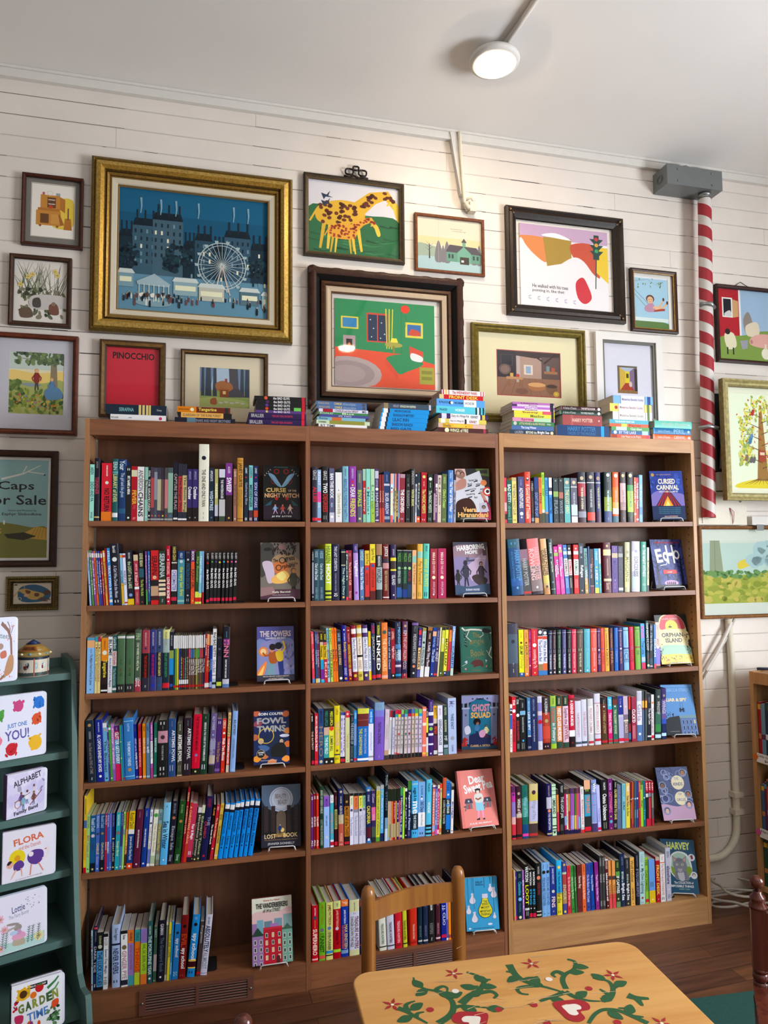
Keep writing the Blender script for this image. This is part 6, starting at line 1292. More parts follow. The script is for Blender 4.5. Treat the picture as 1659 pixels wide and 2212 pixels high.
def cov_cat():
    a=Art('2f5f7c',.67); a.text('HARVEY',.18,.05,.86,.19,'dde88a',.04)
    a.blob([(.3,.28),(.5,.22),(.75,.27),(.86,.45),(.84,.65),(.62,.76),(.4,.74),(.22,.6),(.24,.4)],'eef2ee'); a.blob([(.33,.3),(.52,.25),(.72,.3),(.82,.46),(.8,.62),(.6,.73),(.42,.71),(.27,.58),(.28,.42)],'b7d3c2'); a.blob([(.26,.5),(.4,.55),(.8,.5),(.84,.62),(.6,.74),(.3,.66)],'8fae3c')
    a.blob([(.38,.56),(.66,.56),(.76,.74),(.5,.76),(.34,.72)],'8d8f98'); a.blob([(.43,.6),(.6,.6),(.62,.75),(.48,.76)],'c9c9cf')
    a.blob([(.34,.4),(.5,.34),(.68,.4),(.72,.52),(.62,.6),(.5,.62),(.38,.6),(.32,.5)],'8d8f98'); a.poly([(.34,.44),(.3,.3),(.46,.38)],'8d8f98'); a.poly([(.7,.44),(.72,.3),(.58,.38)],'8d8f98',True); a.poly([(.35,.42),(.325,.33),(.42,.38)],'d6a8a4'); a.poly([(.68,.42),(.7,.33),(.61,.38)],'d6a8a4',True)
    for s in (-1,1): a.ell(.51+s*.08,.47,.035,.02,'e6e9d0',s>0); a.circ(.51+s*.08,.47,.018,'5c7a4a'); a.circ(.51+s*.08,.47,.009,'111')
    a.poly([(.49,.53),(.53,.53),(.51,.55)],'c77'); a.blob([(.44,.55),(.51,.54),(.58,.55),(.55,.6),(.47,.6)],'b4b4bc'); a.poly([(.49,.53),(.53,.53),(.51,.55)],'b55')
    for k in range(-2,3): a.line([(.51+k*.035,.37),(.51+k*.03,.41)],.01,'5d5f68',k>-2)
    for k in range(4): a.line([(.37,.6+.035*k),(.43,.62+.035*k)],.012,'5d5f68',k>0); a.line([(.68,.6+.035*k),(.62,.62+.035*k)],.012,'5d5f68',True)
    for x,y in ((.88,.33),(.9,.66)): a.circ(x,y,.1,'e3e6f0')
    a.poly([(.84,.3),(.91,.28),(.93,.35),(.87,.37)],'8a4630'); face(a,.9,.66,.05,'edc','322')
    a.text('The COLLECTION of',.3,.78,.86,.825,'f2f2f2',.02); a.text('IMPOSSIBLE THINGS',.2,.845,.86,.89,'f2f2f2',.02); a.text('GARRET WEYR',.42,.91,.74,.93,'adc'); return a
def cover_book(name,label,loc,rot,t,h,w,art,spine,typ,group,col):
    # stands with its front cover towards the room: thickness goes back, spine at the left
    o=thing(name,label,'book',loc,rot,group); bt=.0022 if typ=='H' else .0007; m=MB(); asp=w/h
    m.box(0,0,0,w,bt,h,col); m.box(0,t-bt,0,w,t,h,spine); m.box(0,0,0,bt,t,h,spine)
    if art: art.asp=asp; m.art(art,0,h,-.00008,w,h,.00003)
    m.build('cover',M_COVER,o); p=MB(); g=.003 if typ=='H' else .0005; p.box(bt+.0002,bt+.0001,g,w-g,t-bt-.0001,h-g); p.build('pages',M_PAGES,o); return o
DBK={(0, 0): [-0.1647, 0.0664, 1.7642, -0.0618, 0.2139, 0.1459, 0.2252], (0, 1): [-0.1783, 0.0383, 1.4532, -0.0908, 0.1753, 0.1534, 0.2233], (0, 2): [-0.1897, 0.043, 1.1399, -0.0609, 0.2082, 0.1433, 0.2087], (0, 3): [-0.202, 0.0358, 0.8297, -0.0875, 0.2149, 0.1347, 0.1966], (0, 4): [-0.172, 0.0423, 0.5193, -0.1328, 0.1892, 0.1486, 0.222], (0, 5): [-0.2067, 0.0057, 0.1143, -0.0386, 0.2705, 0.1489, 0.2209], (1, 0): [0.6381, 0.0402, 1.7655, -0.2584, 0.1626, 0.1468, 0.2249], (1, 1): [0.6324, 0.0482, 1.4522, -0.0424, 0.1243, 0.1552, 0.2236], (1, 2): [0.6573, 0.0636, 1.1273, -0.1858, 0.0452, 0.1346, 0.1896], (1, 3): [0.6526, 0.0598, 0.8129, -0.1681, -0.0741, 0.1561, 0.2235], (1, 4): [0.6346, 0.0137, 0.5121, -0.0309, 0.3, 0.1573, 0.2197], (1, 5): [0.649, 0.025, 0.1028, -0.138, 0.1423, 0.1367, 0.1976], (2, 0): [1.5724, -0.0046, 1.7717, -0.2713, 0.1346, 0.1496, 0.2263], (2, 1): [1.5959, 0.0219, 1.4627, -0.0302, 0.1756, 0.1658, 0.2251], (2, 2): [1.5973, 0.003, 1.1245, -0.0744, 0.2324, 0.1602, 0.2206], (2, 3): [1.6024, -0.0096, 0.8158, -0.221, 0.2478, 0.1438, 0.2179], (2, 4): [1.5697, -0.0111, 0.4518, -0.1771, 0.3141, 0.1497, 0.2192], (2, 5): [1.5908, 0.0272, 0.1284, -0.3979, 0.2683, 0.1451, 0.2161]}
ED={(0,0):(cov_night,'H','black novel cover with pale blue winged figure, face out on the top shelf','222','222'),(0,1):(cov_ogress,'H','grey brown novel cover with glowing fire and big hand, face out on easel','433','877'),(0,2):(cov_powers,'H','violet blue novel cover with two teenagers casting fire, face out on easel','335','66a'),
(0,3):(cov_twins,'P','navy and orange novel cover with two boys and silver lettering, on easel','433','236'),(0,4):(cov_lost,'H','dark novel cover with pale swirling moon and gold title, on easel','223','334'),(0,5):(cov_street,'H','white novel cover with red and green town houses, bottom shelf','733','eed'),
(1,0):(cov_find,'H','novel cover collaged with letters, hands and dark hair, top middle shelf','222','333'),(1,1):(cov_hope,'H','mauve novel cover with running figures below a lighthouse beam','334','556'),(1,2):(cov_jungle,'H','green cloth cover with brown bear and white branches','35705f','3f7a68'),
(1,3):(cov_ghost,'H','blue novel cover with arched pillars and two children','223','26364d'),(1,4):(cov_dear,'H','salmon pink novel cover with girl between two small houses','d87f78','f2968e'),(1,5):(cov_bulbs,'P','bright blue paperback cover with hanging light bulbs, yellow one largest','333','4faedd'),
(2,0):(cov_carnival,'H','blue novel cover with red striped circus tent, face out','112','3a4fa0'),(2,1):(cov_echo,'H','indigo novel cover with white curly lettering over dark trees','223','4b579c'),(2,2):(cov_island,'P','novel cover with pink and yellow sunset arch over water','333','333'),
(2,3):(cov_spy,'P','sky blue paperback cover with hanging binoculars and flat roofed building','6ea2da','6ea2da'),(2,4):(cov_circles,'H','shiny lavender novel cover with circles and small faces','334','55608c'),(2,5):(cov_cat,'H','teal novel cover with grey striped cat, bottom right shelf','24506a','2f5f7c')}
def tube_obj(name,pts,r,mat,parent=None,n=8): m=MB(); m.tube(pts,r,n); return m.build(name,mat,parent)
for k,(x,y,z,yaw,lean,w,h) in DBK.items():
    fn,typ,lab,sp,col=ED[k]; t=.024 if typ=='H' else .016
    o=cover_book('hardcover_book' if typ=='H' else 'paperback_book',lab.capitalize(),(x,y,z),(-lean,0,yaw),t,h,w,fn(),sp,typ,'books shown face out on the shelves',col)
    if k in ((1,2),(1,3)): continue
    # wire easel: front lip, two feet and a raked back
    e=thing('book_easel','%s wire easel holding the %s'%('dark' if k==(0,0) else 'white',' '.join(lab.split(',')[0].split(' ')[:8])),'easel',(x,y,z),(0,0,yaw),'wire easels under the displayed books')
    m=MB(); a,b=w*.2,w*.84; zs0=-.010; fy=-.008
    m.tube([(a-.004,fy-.006,zs0+.0005),(a,fy-.005,.003),(a+.006,fy-.006,.0065),(b-.006,fy-.006,.0065),(b,fy-.005,.003),(b+.004,fy-.006,zs0+.0005)],.0021,6); m.build('lip',M_BLACK if k==(0,0) else M_WIRE,e)
    for q in (a,b):
        m=MB(); yy=.03+t+math.sin(lean)*.07; m.tube([(q,fy-.004,-.0055),(q,yy+.02,-.0065),(q,t/math.cos(lean)+math.tan(lean)*.12+.006,.11)],.002,6); m.build('side_arm',M_BLACK if k==(0,0) else M_WIRE,e)
# bookends: black metal, L shaped
for u,r,s,c,flip in ((0,0,.612,'k',1),(0,1,.575,'k',1),(0,2,.570,'k',1),(0,3,.574,'k',1),(0,4,.618,'k',1),(0,5,.45,'k',1),(1,3,.588,'r',1),(1,2,.575,'k',1),(1,4,.582,'k',1),(1,5,.612,'k',1),(2,4,.755,'k',1),(2,5,.742,'k',1),(2,0,.672,'k',1),(2,2,.735,'k',1)):
    L,d,w,an=uframe(u); rb=[q for a,b,q in ROWS if (a,b)==(u,r)][0][-1]; s=rb[0]+rb[1]/math.cos(R(rb[3]))+max(0,math.sin(R(rb[3]))*.14)*0+.0006; lean=max(0,R(rb[3]))
    b=thing('bookend','%s metal bookend at the right end of the %s shelf row, %s bookcase'%('dark red' if c=='r' else 'black',ROWN[r],CASES[u][0]),'bookend',up(u,s,.03,zs(u,r,s)+.0006),(0,0,an),'metal bookends')
    m=MB(); H=.13; m.add([(0,0,0),(0,.1,0),(math.tan(lean)*H,.1,H),(math.tan(lean)*H,0,H),(.0012,0,0),(.0012,.1,0),(math.tan(lean)*H+.0012,.1,H),(math.tan(lean)*H+.0012,0,H)],[(0,1,2,3),(4,7,6,5),(0,4,5,1),(1,5,6,2),(2,6,7,3),(3,7,4,0)]); m.build('upright',M_RED if c=='r' else M_BLACK,b)
    m=MB(); m.prism([(.0012,0),(.028,0),(.036,.008),(.036,.092),(.028,.1),(.0012,.1)],'z',0,.0012); m.build('base',M_RED if c=='r' else M_BLACK,b)
# ---------------- framed pictures
def ring_profile(m,w,h,prof,cols,mi=0):
    # prof: (inset, protrusion) rings; consecutive rings are joined by four mitred faces
    rs=[[(i,-d,i),(w-i,-d,i),(w-i,-d,h-i),(i,-d,h-i)] for i,d in prof]
    for k in range(len(rs)-1):
        for j in range(4):
            n=(j+1)%4; m.add([rs[k][j],rs[k][n],rs[k+1][n],rs[k+1][j]],[(0,1,2,3)],cols[k],mi)
def subdivided_wave(m,w,h,i0,i1,d,col,n=9,amp=.006):
    # carved scalloped strip running along the outer moulding
    for side in range(4):
        L=w if side%2==0 else h; vs=[];fs=[]; N_=n*6
        for k in range(N_+1):
            t=i0+(L-2*i0)*k/N_; a=i0+amp*(.5+.5*math.sin(k/N_*n*math.pi*2)); b=i1
            for q,dd in ((a,d*.8),((a+b)/2,d*1.15),(b,d*.9)):
                p={0:(t,-dd,q),1:(w-q,-dd,t),2:(L-t,-dd,h-q),3:(q,-dd,L-t)}[side]; vs.append(p)
        for k in range(N_):
            for c in range(2): fs.append((k*3+c,k*3+3+c,k*3+4+c,k*3+1+c))
        m.add(vs,fs,col,0,True)
FD={'a_hoosier': (-1.092, 2.851, 0.225, 0.291), 'b_flowers': (-1.13, 2.527, 0.226, 0.283), 'c_couple': (-1.181, 2.099, 0.308, 0.394), 'd_gold': (-0.835, 2.519, 0.807, 0.719), 'e_red': (-0.794, 2.178, 0.252, 0.312), 'f_bear': (-0.483, 2.16, 0.354, 0.311), 'g_giraffe': (0.022, 2.918, 0.453, 0.369), 'h_room': (0.04, 2.247, 0.707, 0.621), 'i_barn': (0.525, 2.898, 0.334, 0.268), 'j_light': (0.966, 2.728, 0.614, 0.52), 'k_swing': (1.616, 2.699, 0.257, 0.312), 'l_cream': (0.787, 2.226, 0.573, 0.452), 'm_white': (1.413, 2.223, 0.362, 0.456), 'n_farm': (2.094, 2.575, 0.412, 0.396), 'o_tree': (2.004, 1.869, 0.449, 0.584), 'p_forest': (1.945, 1.303, 0.549, 0.451), 'q_caps': (-1.286, 1.585, 0.348, 0.45), 'r_cow': (-1.113, 1.42, 0.185, 0.13)}
def picture(key,label,prof,cols,art,mats=M_FRAME,mat=None,inner=None,dep0=0,extra=None,glass=True,yaw=0,cat='picture',liner=None):
    s,z,w,h=FD[key]; o=thing('framed_picture',label,'picture',wp(s,z,dep0+.0015),(0,0,-WA+yaw),'framed pictures hung on the wall')
    m=MB(); ring_profile(m,w,h,prof,cols); 
    if extra: extra(m,w,h)
    m.build('frame',mats,o); i=prof[-1][0]; d=prof[-1][1]
    if liner:
        m=MB(); ring_profile(m,w,h,[(a,b) for a,b in liner[0]],liner[1]); m.build('liner',M_PAINT,o); i,d=liner[0][-1]
    back=max(.003,d-.006)
    if mat:
        mw,mc=mat[0],mat[1]; m=MB(); ring_profile(m,w,h,[(i-.002,back),(i+mw[0],back)],[mc]);
        # mat board as four strips round the opening (left,bottom,right,top)
        m=MB(); l,b,r_,t_=[i+q for q in mw]; m.box(i-.003,-back,i-.003,w-i+.003,-back+.0012,b,mc); m.box(i-.003,-back,h-t_,w-i+.003,-back+.0012,h-i+.003,mc); m.box(i-.003,-back,b,l,-back+.0012,h-t_,mc); m.box(w-r_,-back,b,w-i+.003,-back+.0012,h-t_,mc)
        if len(mat)>2:
            e=.003; m.box(l-e,-back-.0006,b-e,w-r_+e,-back-.0001,b,mat[2]); m.box(l-e,-back-.0006,h-t_,w-r_+e,-back-.0001,h-t_+e,mat[2]); m.box(l-e,-back-.0006,b,l,-back-.0001,h-t_,mat[2]); m.box(w-r_,-back-.0006,b,w-r_+e,-back-.0001,h-t_,mat[2])
        m.build('mat_board',M_PRINT,o)
    else: l=b=r_=t_=i-.002
    if inner: l,b,r_,t_=[i+q for q in inner]
    m=MB(); pw,ph=w-l-r_,h-b-t_; art.asp=pw/ph; pb=back-(.0014 if mat else 0); m.box(l,-pb+.0002,b,w-r_,-pb+.0012,h-t_,'ddd'); m.art(art,l,h-t_,-pb+.0001,pw,ph,.00002); m.build('print',M_PRINT,o)
    if glass:
        m=MB(); gd=max(pb+.0042,d-.0008); m.add([(i-.002,-gd,i-.002),(w-i+.002,-gd,i-.002),(w-i+.002,-gd,h-i+.002),(i-.002,-gd,h-i+.002)],[(0,1,2,3)]); m.build('glass',M_GLASS,o)
    return o
def simple(wd,d,c1,c2=None,c3=None): # plain moulding
    return [(0,0),(0,d),(wd*.35,d*1.1),(wd*.75,d*.9),(wd,d*.75),(wd,d*.5)],[c1,c1,c2 or c1,c3 or c2 or c1,c1]
def art_room_cabinet():
    a=Art('efe9dd',.7); a.blob([(.45,.35),(.95,.25),(.98,.75),(.5,.8)],'e6c84e'); a.rect(.2,.2,.66,.45,'c98a3c'); a.rect(.1,.5,.68,.78,'c98a3c'); a.rect(.14,.45,.66,.5,'b5752c'); a.poly([(.66,.22),(.78,.26),(.78,.52),(.66,.46)],'b5752c')
    a.rect(.36,.24,.56,.44,'6a4420'); a.rect(.38,.28,.54,.295,'ddd'); a.rect(.38,.36,.54,.375,'ddd',True); a.circ(.44,.42,.05,'c5452c'); a.rect(.2,.56,.4,.74,'6a4420'); a.rect(.45,.56,.64,.74,'d49a4c'); a.circ(.42,.16,.07,'dcd8cc'); a.circ(.42,.16,.05,'efe9dd'); a.rect(.56,.15,.66,.2,'9aa'); a.rect(.24,.15,.3,.2,'b66')
    a.poly([(.78,.62),(.92,.62),(.95,.84),(.75,.84)],'b5752c'); a.rect(.84,.42,.87,.64,'6a4420'); a.line([(.64,.56),(.72,.76)],.04,'a5652c',False,.09)
    for x in (.2,.6): a.circ(x,.79,.03,'8a5520')
    return a
def art_wildflowers():
    a=Art('e6e0d6',.78); rn=random.Random(2)
    for i in range(44):
        x=rn.uniform(.1,.9); y=rn.uniform(.45,.7); dx=rn.uniform(-.35,.35); c=rn.choice(['5f6b48','77815c','8d9670','4a5438']); a.line([(x,y),(x+dx*.4,y-.22),(x+dx,max(.04,y-rn.uniform(.3,.6)))],.016,c,False,.003)
    leafy(a,.08,.45,.95,.9,['4a5438','5f6b48','3b3f30','857f6a'],90,.05,5); a.blob([(.3,.6),(.5,.54),(.95,.56),(.98,.72),(.6,.78),(.32,.75)],'c9c4bf'); a.blob([(.36,.62),(.48,.6),(.5,.74),(.36,.74)],'4b4640'); a.blob([(.12,.8),(.3,.76),(.36,.9),(.15,.92)],'6a5544'); a.blob([(.66,.7),(.8,.68),(.84,.84),(.68,.84)],'7a4e40'); a.circ(.74,.68,.04,'8a7460')
    for x,y in ((.26,.27),(.34,.23),(.76,.16),(.8,.22),(.12,.4)): 
        for k in range(5): a.ell(x+.03*math.cos(k*1.26),y+.024*math.sin(k*1.26),.025,.018,'e4cf7c',k>0,8,k*1.26)
        a.circ(x,y,.012,'b58a3a')
    return a
def art_children_tree():
    a=Art('e9dfb8',.86); a.blob([(0,.3),(.5,.34),(1,.3),(1,.5),(0,.5)],'edcf7c'); a.rect(0,.0,1,.28,'c6d2c8'); a.blob([(0,.5),(.3,.46),(.6,.5),(1,.46),(1,1),(0,1)],'a9b069'); a.blob([(.2,.52),(.4,.5),(.6,.53),(.4,.56)],'8d9aa0'); a.poly([(.74,.75),(.9,.75),(.86,.1),(.76,.05)],'8d8068'); a.line([(.8,.2),(.5,.12),(.2,.1)],.03,'8d8068',False,.01); leafy(a,.1,.0,1,.18,['5f7350','7c8f5c','4e6148'],80,.05,4); leafy(a,.0,.62,1,.98,['5f7a3c','86953f','3f5c30','a0a850'],120,.055,6)
    leafy(a,.05,.68,.9,.92,['c9803c','c95a50','d8b84c','7a86b0'],50,.022,7); figure(a,.5,.62,.36,'8e3530','dcb48a','d2a24a','4a4440'); figure(a,.78,.7,.3,'5f86a8','dcb48a','dcb050','5f86a8'); a.blob([(.66,.6),(.9,.56),(.98,.72),(.7,.76)],'5f86a8'); leafy(a,.0,.48,.2,.62,['5f7a3c','7c8f4c'],20,.05,8); return a
def art_fair():
    a=Art('1f5f80',1.2); rn=random.Random(9)
    a.rect(0,.2,1,.5,'1c5574'); a.blob([(0,.62),(.5,.66),(1,.6),(1,1.0),(0,1.0)],'5f8ba0')
    for x0,x1,y,c in ((0,.09,.4,'1b2f3c'),(.09,.24,.3,'3c5b6b'),(.22,.42,.24,'44616f'),(.42,.5,.45,'1b2f3c'),(.5,.62,.38,'2e4c5c'),(.62,.7,.46,'223b49'),(.7,.88,.33,'37566a'),(.88,1,.42,'1d3341')):
        a.rect(x0,y,x1,.7,c); a.poly([(x0,y),(x0+.015,y-.06),(x1-.015,y-.06),(x1,y)],'17242e')
        for k in range(3): cx=x0+(x1-x0)*(.15+.35*k); a.rect(cx,y-.13,cx+.012,y-.03,'1d2c36')
        for j in range(5):
            n=max(2,int((x1-x0)/.035))
            for i in range(n):
                cx=x0+(x1-x0)*(i+.5)/n; cy=y+.03+j*.062; q=rn.random(); a.rect(cx-.006,cy,cx+.006,cy+.032,'e8e3c8' if q>.82 else '1c2e39' if q<.6 else '6f8d9b',i>0)
    for x in (.14,.27,.37,.52,.76,.86): a.line([(x,.2),(x+.006,.14),(x+.002,.07)],.006,'7fa5b8',False,.014)
    for x,y,s in ((.06,.56,.1),(.4,.56,.12),(.34,.6,.06),(.93,.58,.09)): leafy(a,x-s*.7,y-s,x+s*.7,y+s*.8,['16242d','1e313b','24404c'],60,.018,int(x*90))
    cx,cy,r=.685,.58,.165; a.ring(cx,cy,r,.006,'b9c8c8',False,48); a.ring(cx,cy,r*.88,.004,'b9c8c8',False,48)
    for k in range(28): t=2*math.pi*k/28; a.line([(cx,cy),(cx+r*math.cos(t),cy+r*a.asp*math.sin(t))],.0025,'c6d2d0',k>0)
    for k in range(14): t=2*math.pi*k/14; x,y=cx+r*1.05*math.cos(t),cy+r*1.05*a.asp*math.sin(t); a.poly([(x-.014,y-.008),(x+.014,y-.008),(x+.009,y+.014),(x-.009,y+.014)],'9fb6b8',k>0)
    for s in (-1,1): a.line([(cx,cy),(cx+s*.055,.82)],.007,'c9b8a8',s>0)
    for x0,x1,y,c in ((0,.1,.7,'7a9aa5'),(.36,.52,.74,'8aa7ae'),(.53,.7,.77,'b6b8a8'),(.81,.94,.78,'54707c'),(.96,1,.8,'8aa')): 
        a.rect(x0,y,x1,y+.11,c); a.poly([(x0-.01,y),(x1+.01,y),(x1-.01,y-.035),(x0+.01,y-.035)],'c4cdc8'); a.rect(x0+.012,y+.03,x1-.012,y+.07,'dfe0c0')
    a.poly([(.12,.76),(.235,.69),(.34,.77),(.33,.795),(.125,.785)],'9db4ba'); a.ell(.23,.93,.12,.03,'7f9ea8'); 
    for k in range(7): a.rect(.135+.032*k,.78,.139+.032*k,.92,'dfe0cc',k>0)
    for k in range(6): a.blob([(.14+.035*k,.86),(.165+.035*k,.85),(.165+.035*k,.88),(.145+.035*k,.885)],['d9dcd0','4a3b36'][k%2],k>0)
    for i in range(56):
        x=rn.uniform(.03,.98);y=rn.choice([rn.uniform(.86,.93),rn.uniform(.86,.97)]); s=.018+(y-.86)*.16; c=rn.choice(['17222b','17222b','26333d','c9cfc8','6d4a4a']); a.blob([(x-s*.2,y),(x+s*.2,y),(x+s*.16,y-s*1.4),(x-s*.16,y-s*1.4)],c,i>0,2); a.circ(x,y-s*1.7,s*.16,'b7a392',True,6)
    return a
def art_title_red():
    a=Art('c93442',.78); a.text('PINOCCHIO',.12,.075,.9,.18,'1c1012',.03); return a
def art_forest_hut():
    a=Art('6f86a0',1.3); a.poly([(.3,0),(.7,0),(.5,.6),(.2,.6)],'a9bccd'); a.blob([(0,.62),(.5,.56),(1,.62),(1,1),(0,1)],'8fa35c'); a.blob([(.0,.8),(.4,.74),(.9,.82),(.9,1),(0,1)],'a9b56c')
    for x,w in ((.06,.05),(.17,.09),(.3,.06),(.85,.06),(.95,.07)): a.poly([(x-w/2,0),(x+w/2,0),(x+w*.7,.72),(x-w*.7,.72)],'3a4450')
    a.poly([(.58,0),(.76,0),(.78,.5),(.92,.72),(.5,.74),(.6,.5)],'4d4a50'); a.blob([(.32,.4),(.45,.32),(.62,.38),(.66,.52),(.5,.62),(.34,.56)],'a2673f'); a.rect(.4,.54,.58,.74,'8a4d2c'); a.rect(.46,.58,.52,.66,'e2c27c'); a.rect(.5,.26,.55,.36,'9a4a3a')
    a.blob([(.22,.8),(.32,.76),(.34,.92),(.22,.92)],'a5603e'); 
    for k in range(5): a.ell(.42+.11*k,.88-.02*(k%2),.045,.02,'c9c6be',k>0)
    return a
def art_giraffes():
    a=Art('dcd9dc',1.25); a.blob([(0,.38),(.3,.36),(.6,.42),(1,.46),(1,1),(0,1)],'2f6b42'); rn=random.Random(3)
    for i in range(26): x=rn.random();y=rn.uniform(.5,.97); a.line([(x-.1,y),(x,y+.02),(x+.12,y-.01)],.02,rn.choice(['1f4a30','3f8450','285a3a']),i>0,.004)
    def gir(x,y,s,c,sp,sd):
        for lx in (-.2,-.13,.12,.19): a.line([(x+lx*s*.9,y-.4*s),(x+lx*s*1.15,y)],.045*s,'e8c64a' if lx in (-.13,.19) else 'd9b03c',lx>-.2,.025*s)
        a.blob([(x-.26*s,y-.56*s),(x-.05*s,y-.68*s),(x+.18*s,y-.66*s),(x+.26*s,y-.5*s),(x+.16*s,y-.34*s),(x-.08*s,y-.32*s),(x-.26*s,y-.38*s)],c); a.line([(x-.26*s,y-.54*s),(x-.34*s,y-.36*s)],.02*s,c)
        nk=[(x+.16*s,y-.56*s),(x+.34*s,y-.76*s),(x+.50*s,y-.82*s),(x+.60*s,y-.66*s)]; a.line(nk,.17*s,c,False,.075*s); a.blob([(x+.56*s,y-.72*s),(x+.63*s,y-.7*s),(x+.68*s,y-.5*s),(x+.62*s,y-.47*s)],'e8c64a'); a.line([(x+.56*s,y-.74*s),(x+.50*s,y-.68*s)],.02*s,'e8c64a')
        r2=random.Random(sd)
        for i in range(64):
            if i<42: px_,py_=x+r2.uniform(-.24,.23)*s,y-r2.uniform(.36,.64)*s
            else:
                t=r2.random()*2.6; k=int(t); f=t-k; px_=nk[k][0]+(nk[k+1][0]-nk[k][0])*f+r2.uniform(-.03,.03)*s; py_=nk[k][1]+(nk[k+1][1]-nk[k][1])*f+r2.uniform(-.04,.04)*s
            a.ell(px_,py_,.024*s,.028*s,sp,i>0,6,r2.uniform(0,3))
    gir(.36,.93,1.0,'dfb23c','6b3420',1); gir(.38,.97,.6,'e3a93f','a8442a',2)
    for y in (.17,.27): a.poly([(.14,y),(.2,y+.02),(.24,y-.04),(.22,y+.03),(.27,y+.05),(.19,y+.05),(.17,y+.09)],'2a3a50')
    return a
def art_barn():
    a=Art('dcd3bd',1.25); a.rect(0,.36,1,.5,'e2cf9f'); a.blob([(0,.5),(.3,.55),(.6,.6),(1,.58),(1,.8),(0,.75)],'9fae9a'); a.blob([(0,.76),(.3,.74),(.6,.8),(1,.78),(1,1),(0,1)],'a9c4c6')
    for x,y,w in ((.33,.42,.1),(.4,.5,.06),(.46,.42,.09),(.88,.5,.08),(.96,.44,.07)): a.blob([(x-w/2,.82),(x-w/2,y+.2),(x,y),(x+w/2,y+.2),(x+w/2,.82)],'7f7a7c')
    a.rect(.45,.6,.98,.8,'6a9a84'); a.poly([(.44,.62),(.5,.48),(.92,.5),(1,.64)],'585256'); a.poly([(.62,.8),(.62,.62),(.72,.5),(.83,.62),(.83,.82)],'76a890'); a.rect(.66,.7,.8,.84,'4a3f38'); a.rect(.68,.76,.72,.8,'ddd'); a.rect(.7,.42,.75,.5,'76a890'); a.poly([(.68,.42),(.725,.34),(.77,.42)],'585256')
    for x in (.48,.53,.86,.92): a.rect(x,.66,x+.03,.74,'3c4a44',x>.48)
    tree(a,.19,.5,.78,.02,'3b3433',5,3); a.text('Here is a little barn, warm in the winter',.52,.17,.7,.19,'555'); a.text('as snow falls softly at night.',.54,.21,.76,.23,'555'); a.line([(.33,.02),(.33,.98)],.003,'b9b09c'); return a
def art_bedroom():
    a=Art('2f8a55',1.08); a.poly([(0,.56),(.66,.6),(1,.7),(1,1),(0,1)],'e0583a'); a.line([(.66,.1),(.66,.6)],.003,'1f6a3d')
    a.ell(.12,.86,.34,.2,'b3a09c'); a.ell(.12,.86,.27,.15,'9e8c8a'); a.ell(.12,.86,.18,.1,'a99794')
    a.rect(.31,.14,.53,.48,'c9503a'); a.rect(.325,.16,.515,.465,'23344e'); a.rect(.415,.16,.425,.465,'c9503a')
    for x,y in ((.35,.22),(.38,.32),(.46,.25),(.49,.38),(.36,.42),(.45,.43)): a.circ(x,y,.006,'fff',x>.35)
    for k in range(6): a.poly([(.5+.017*k,.08),(.51+.017*k,.08),(.515+.012*k,.55),(.507+.012*k,.55)],'dfd24a' if k%2==0 else '3a8a4a')
    a.rect(.7,.22,.88,.4,'e0d04a'); a.rect(.72,.245,.86,.375,'3a6fa8'); a.blob([(.74,.37),(.76,.3),(.84,.32),(.85,.37)],'c9503a')
    a.rect(.06,.2,.23,.34,'e0d04a'); a.rect(.075,.215,.215,.325,'3f86b8'); a.rect(.08,.42,.2,.56,'b39a9c'); a.rect(.11,.46,.17,.56,'33282a'); a.blob([(.12,.56),(.14,.5),(.16,.56)],'e8803a')
    a.blob([(.5,.66),(.72,.6),(.88,.7),(.72,.8),(.62,.83)],'2f8a55'); a.poly([(.74,.5),(.88,.56),(.88,.68),(.74,.62)],'d8503a'); a.blob([(.76,.58),(.87,.62),(.86,.68),(.76,.66)],'e8e6e4'); a.poly([(.5,.66),(.62,.83),(.62,.9),(.5,.73)],'d8503a')
    a.rect(.84,.74,.99,.94,'a3a040'); a.rect(.86,.78,.97,.82,'86842f'); a.rect(.86,.85,.97,.89,'86842f',True); a.ell(.58,.5,.09,.03,'a9a24a'); a.rect(.57,.51,.59,.6,'8a8434'); a.poly([(.56,.42),(.61,.42),(.625,.47),(.545,.47)],'efe04a'); a.circ(.7,.07,.045,'e2452f'); a.line([(.7,.12),(.71,.2),(.7,.28)],.003,'1f6a3d'); return a
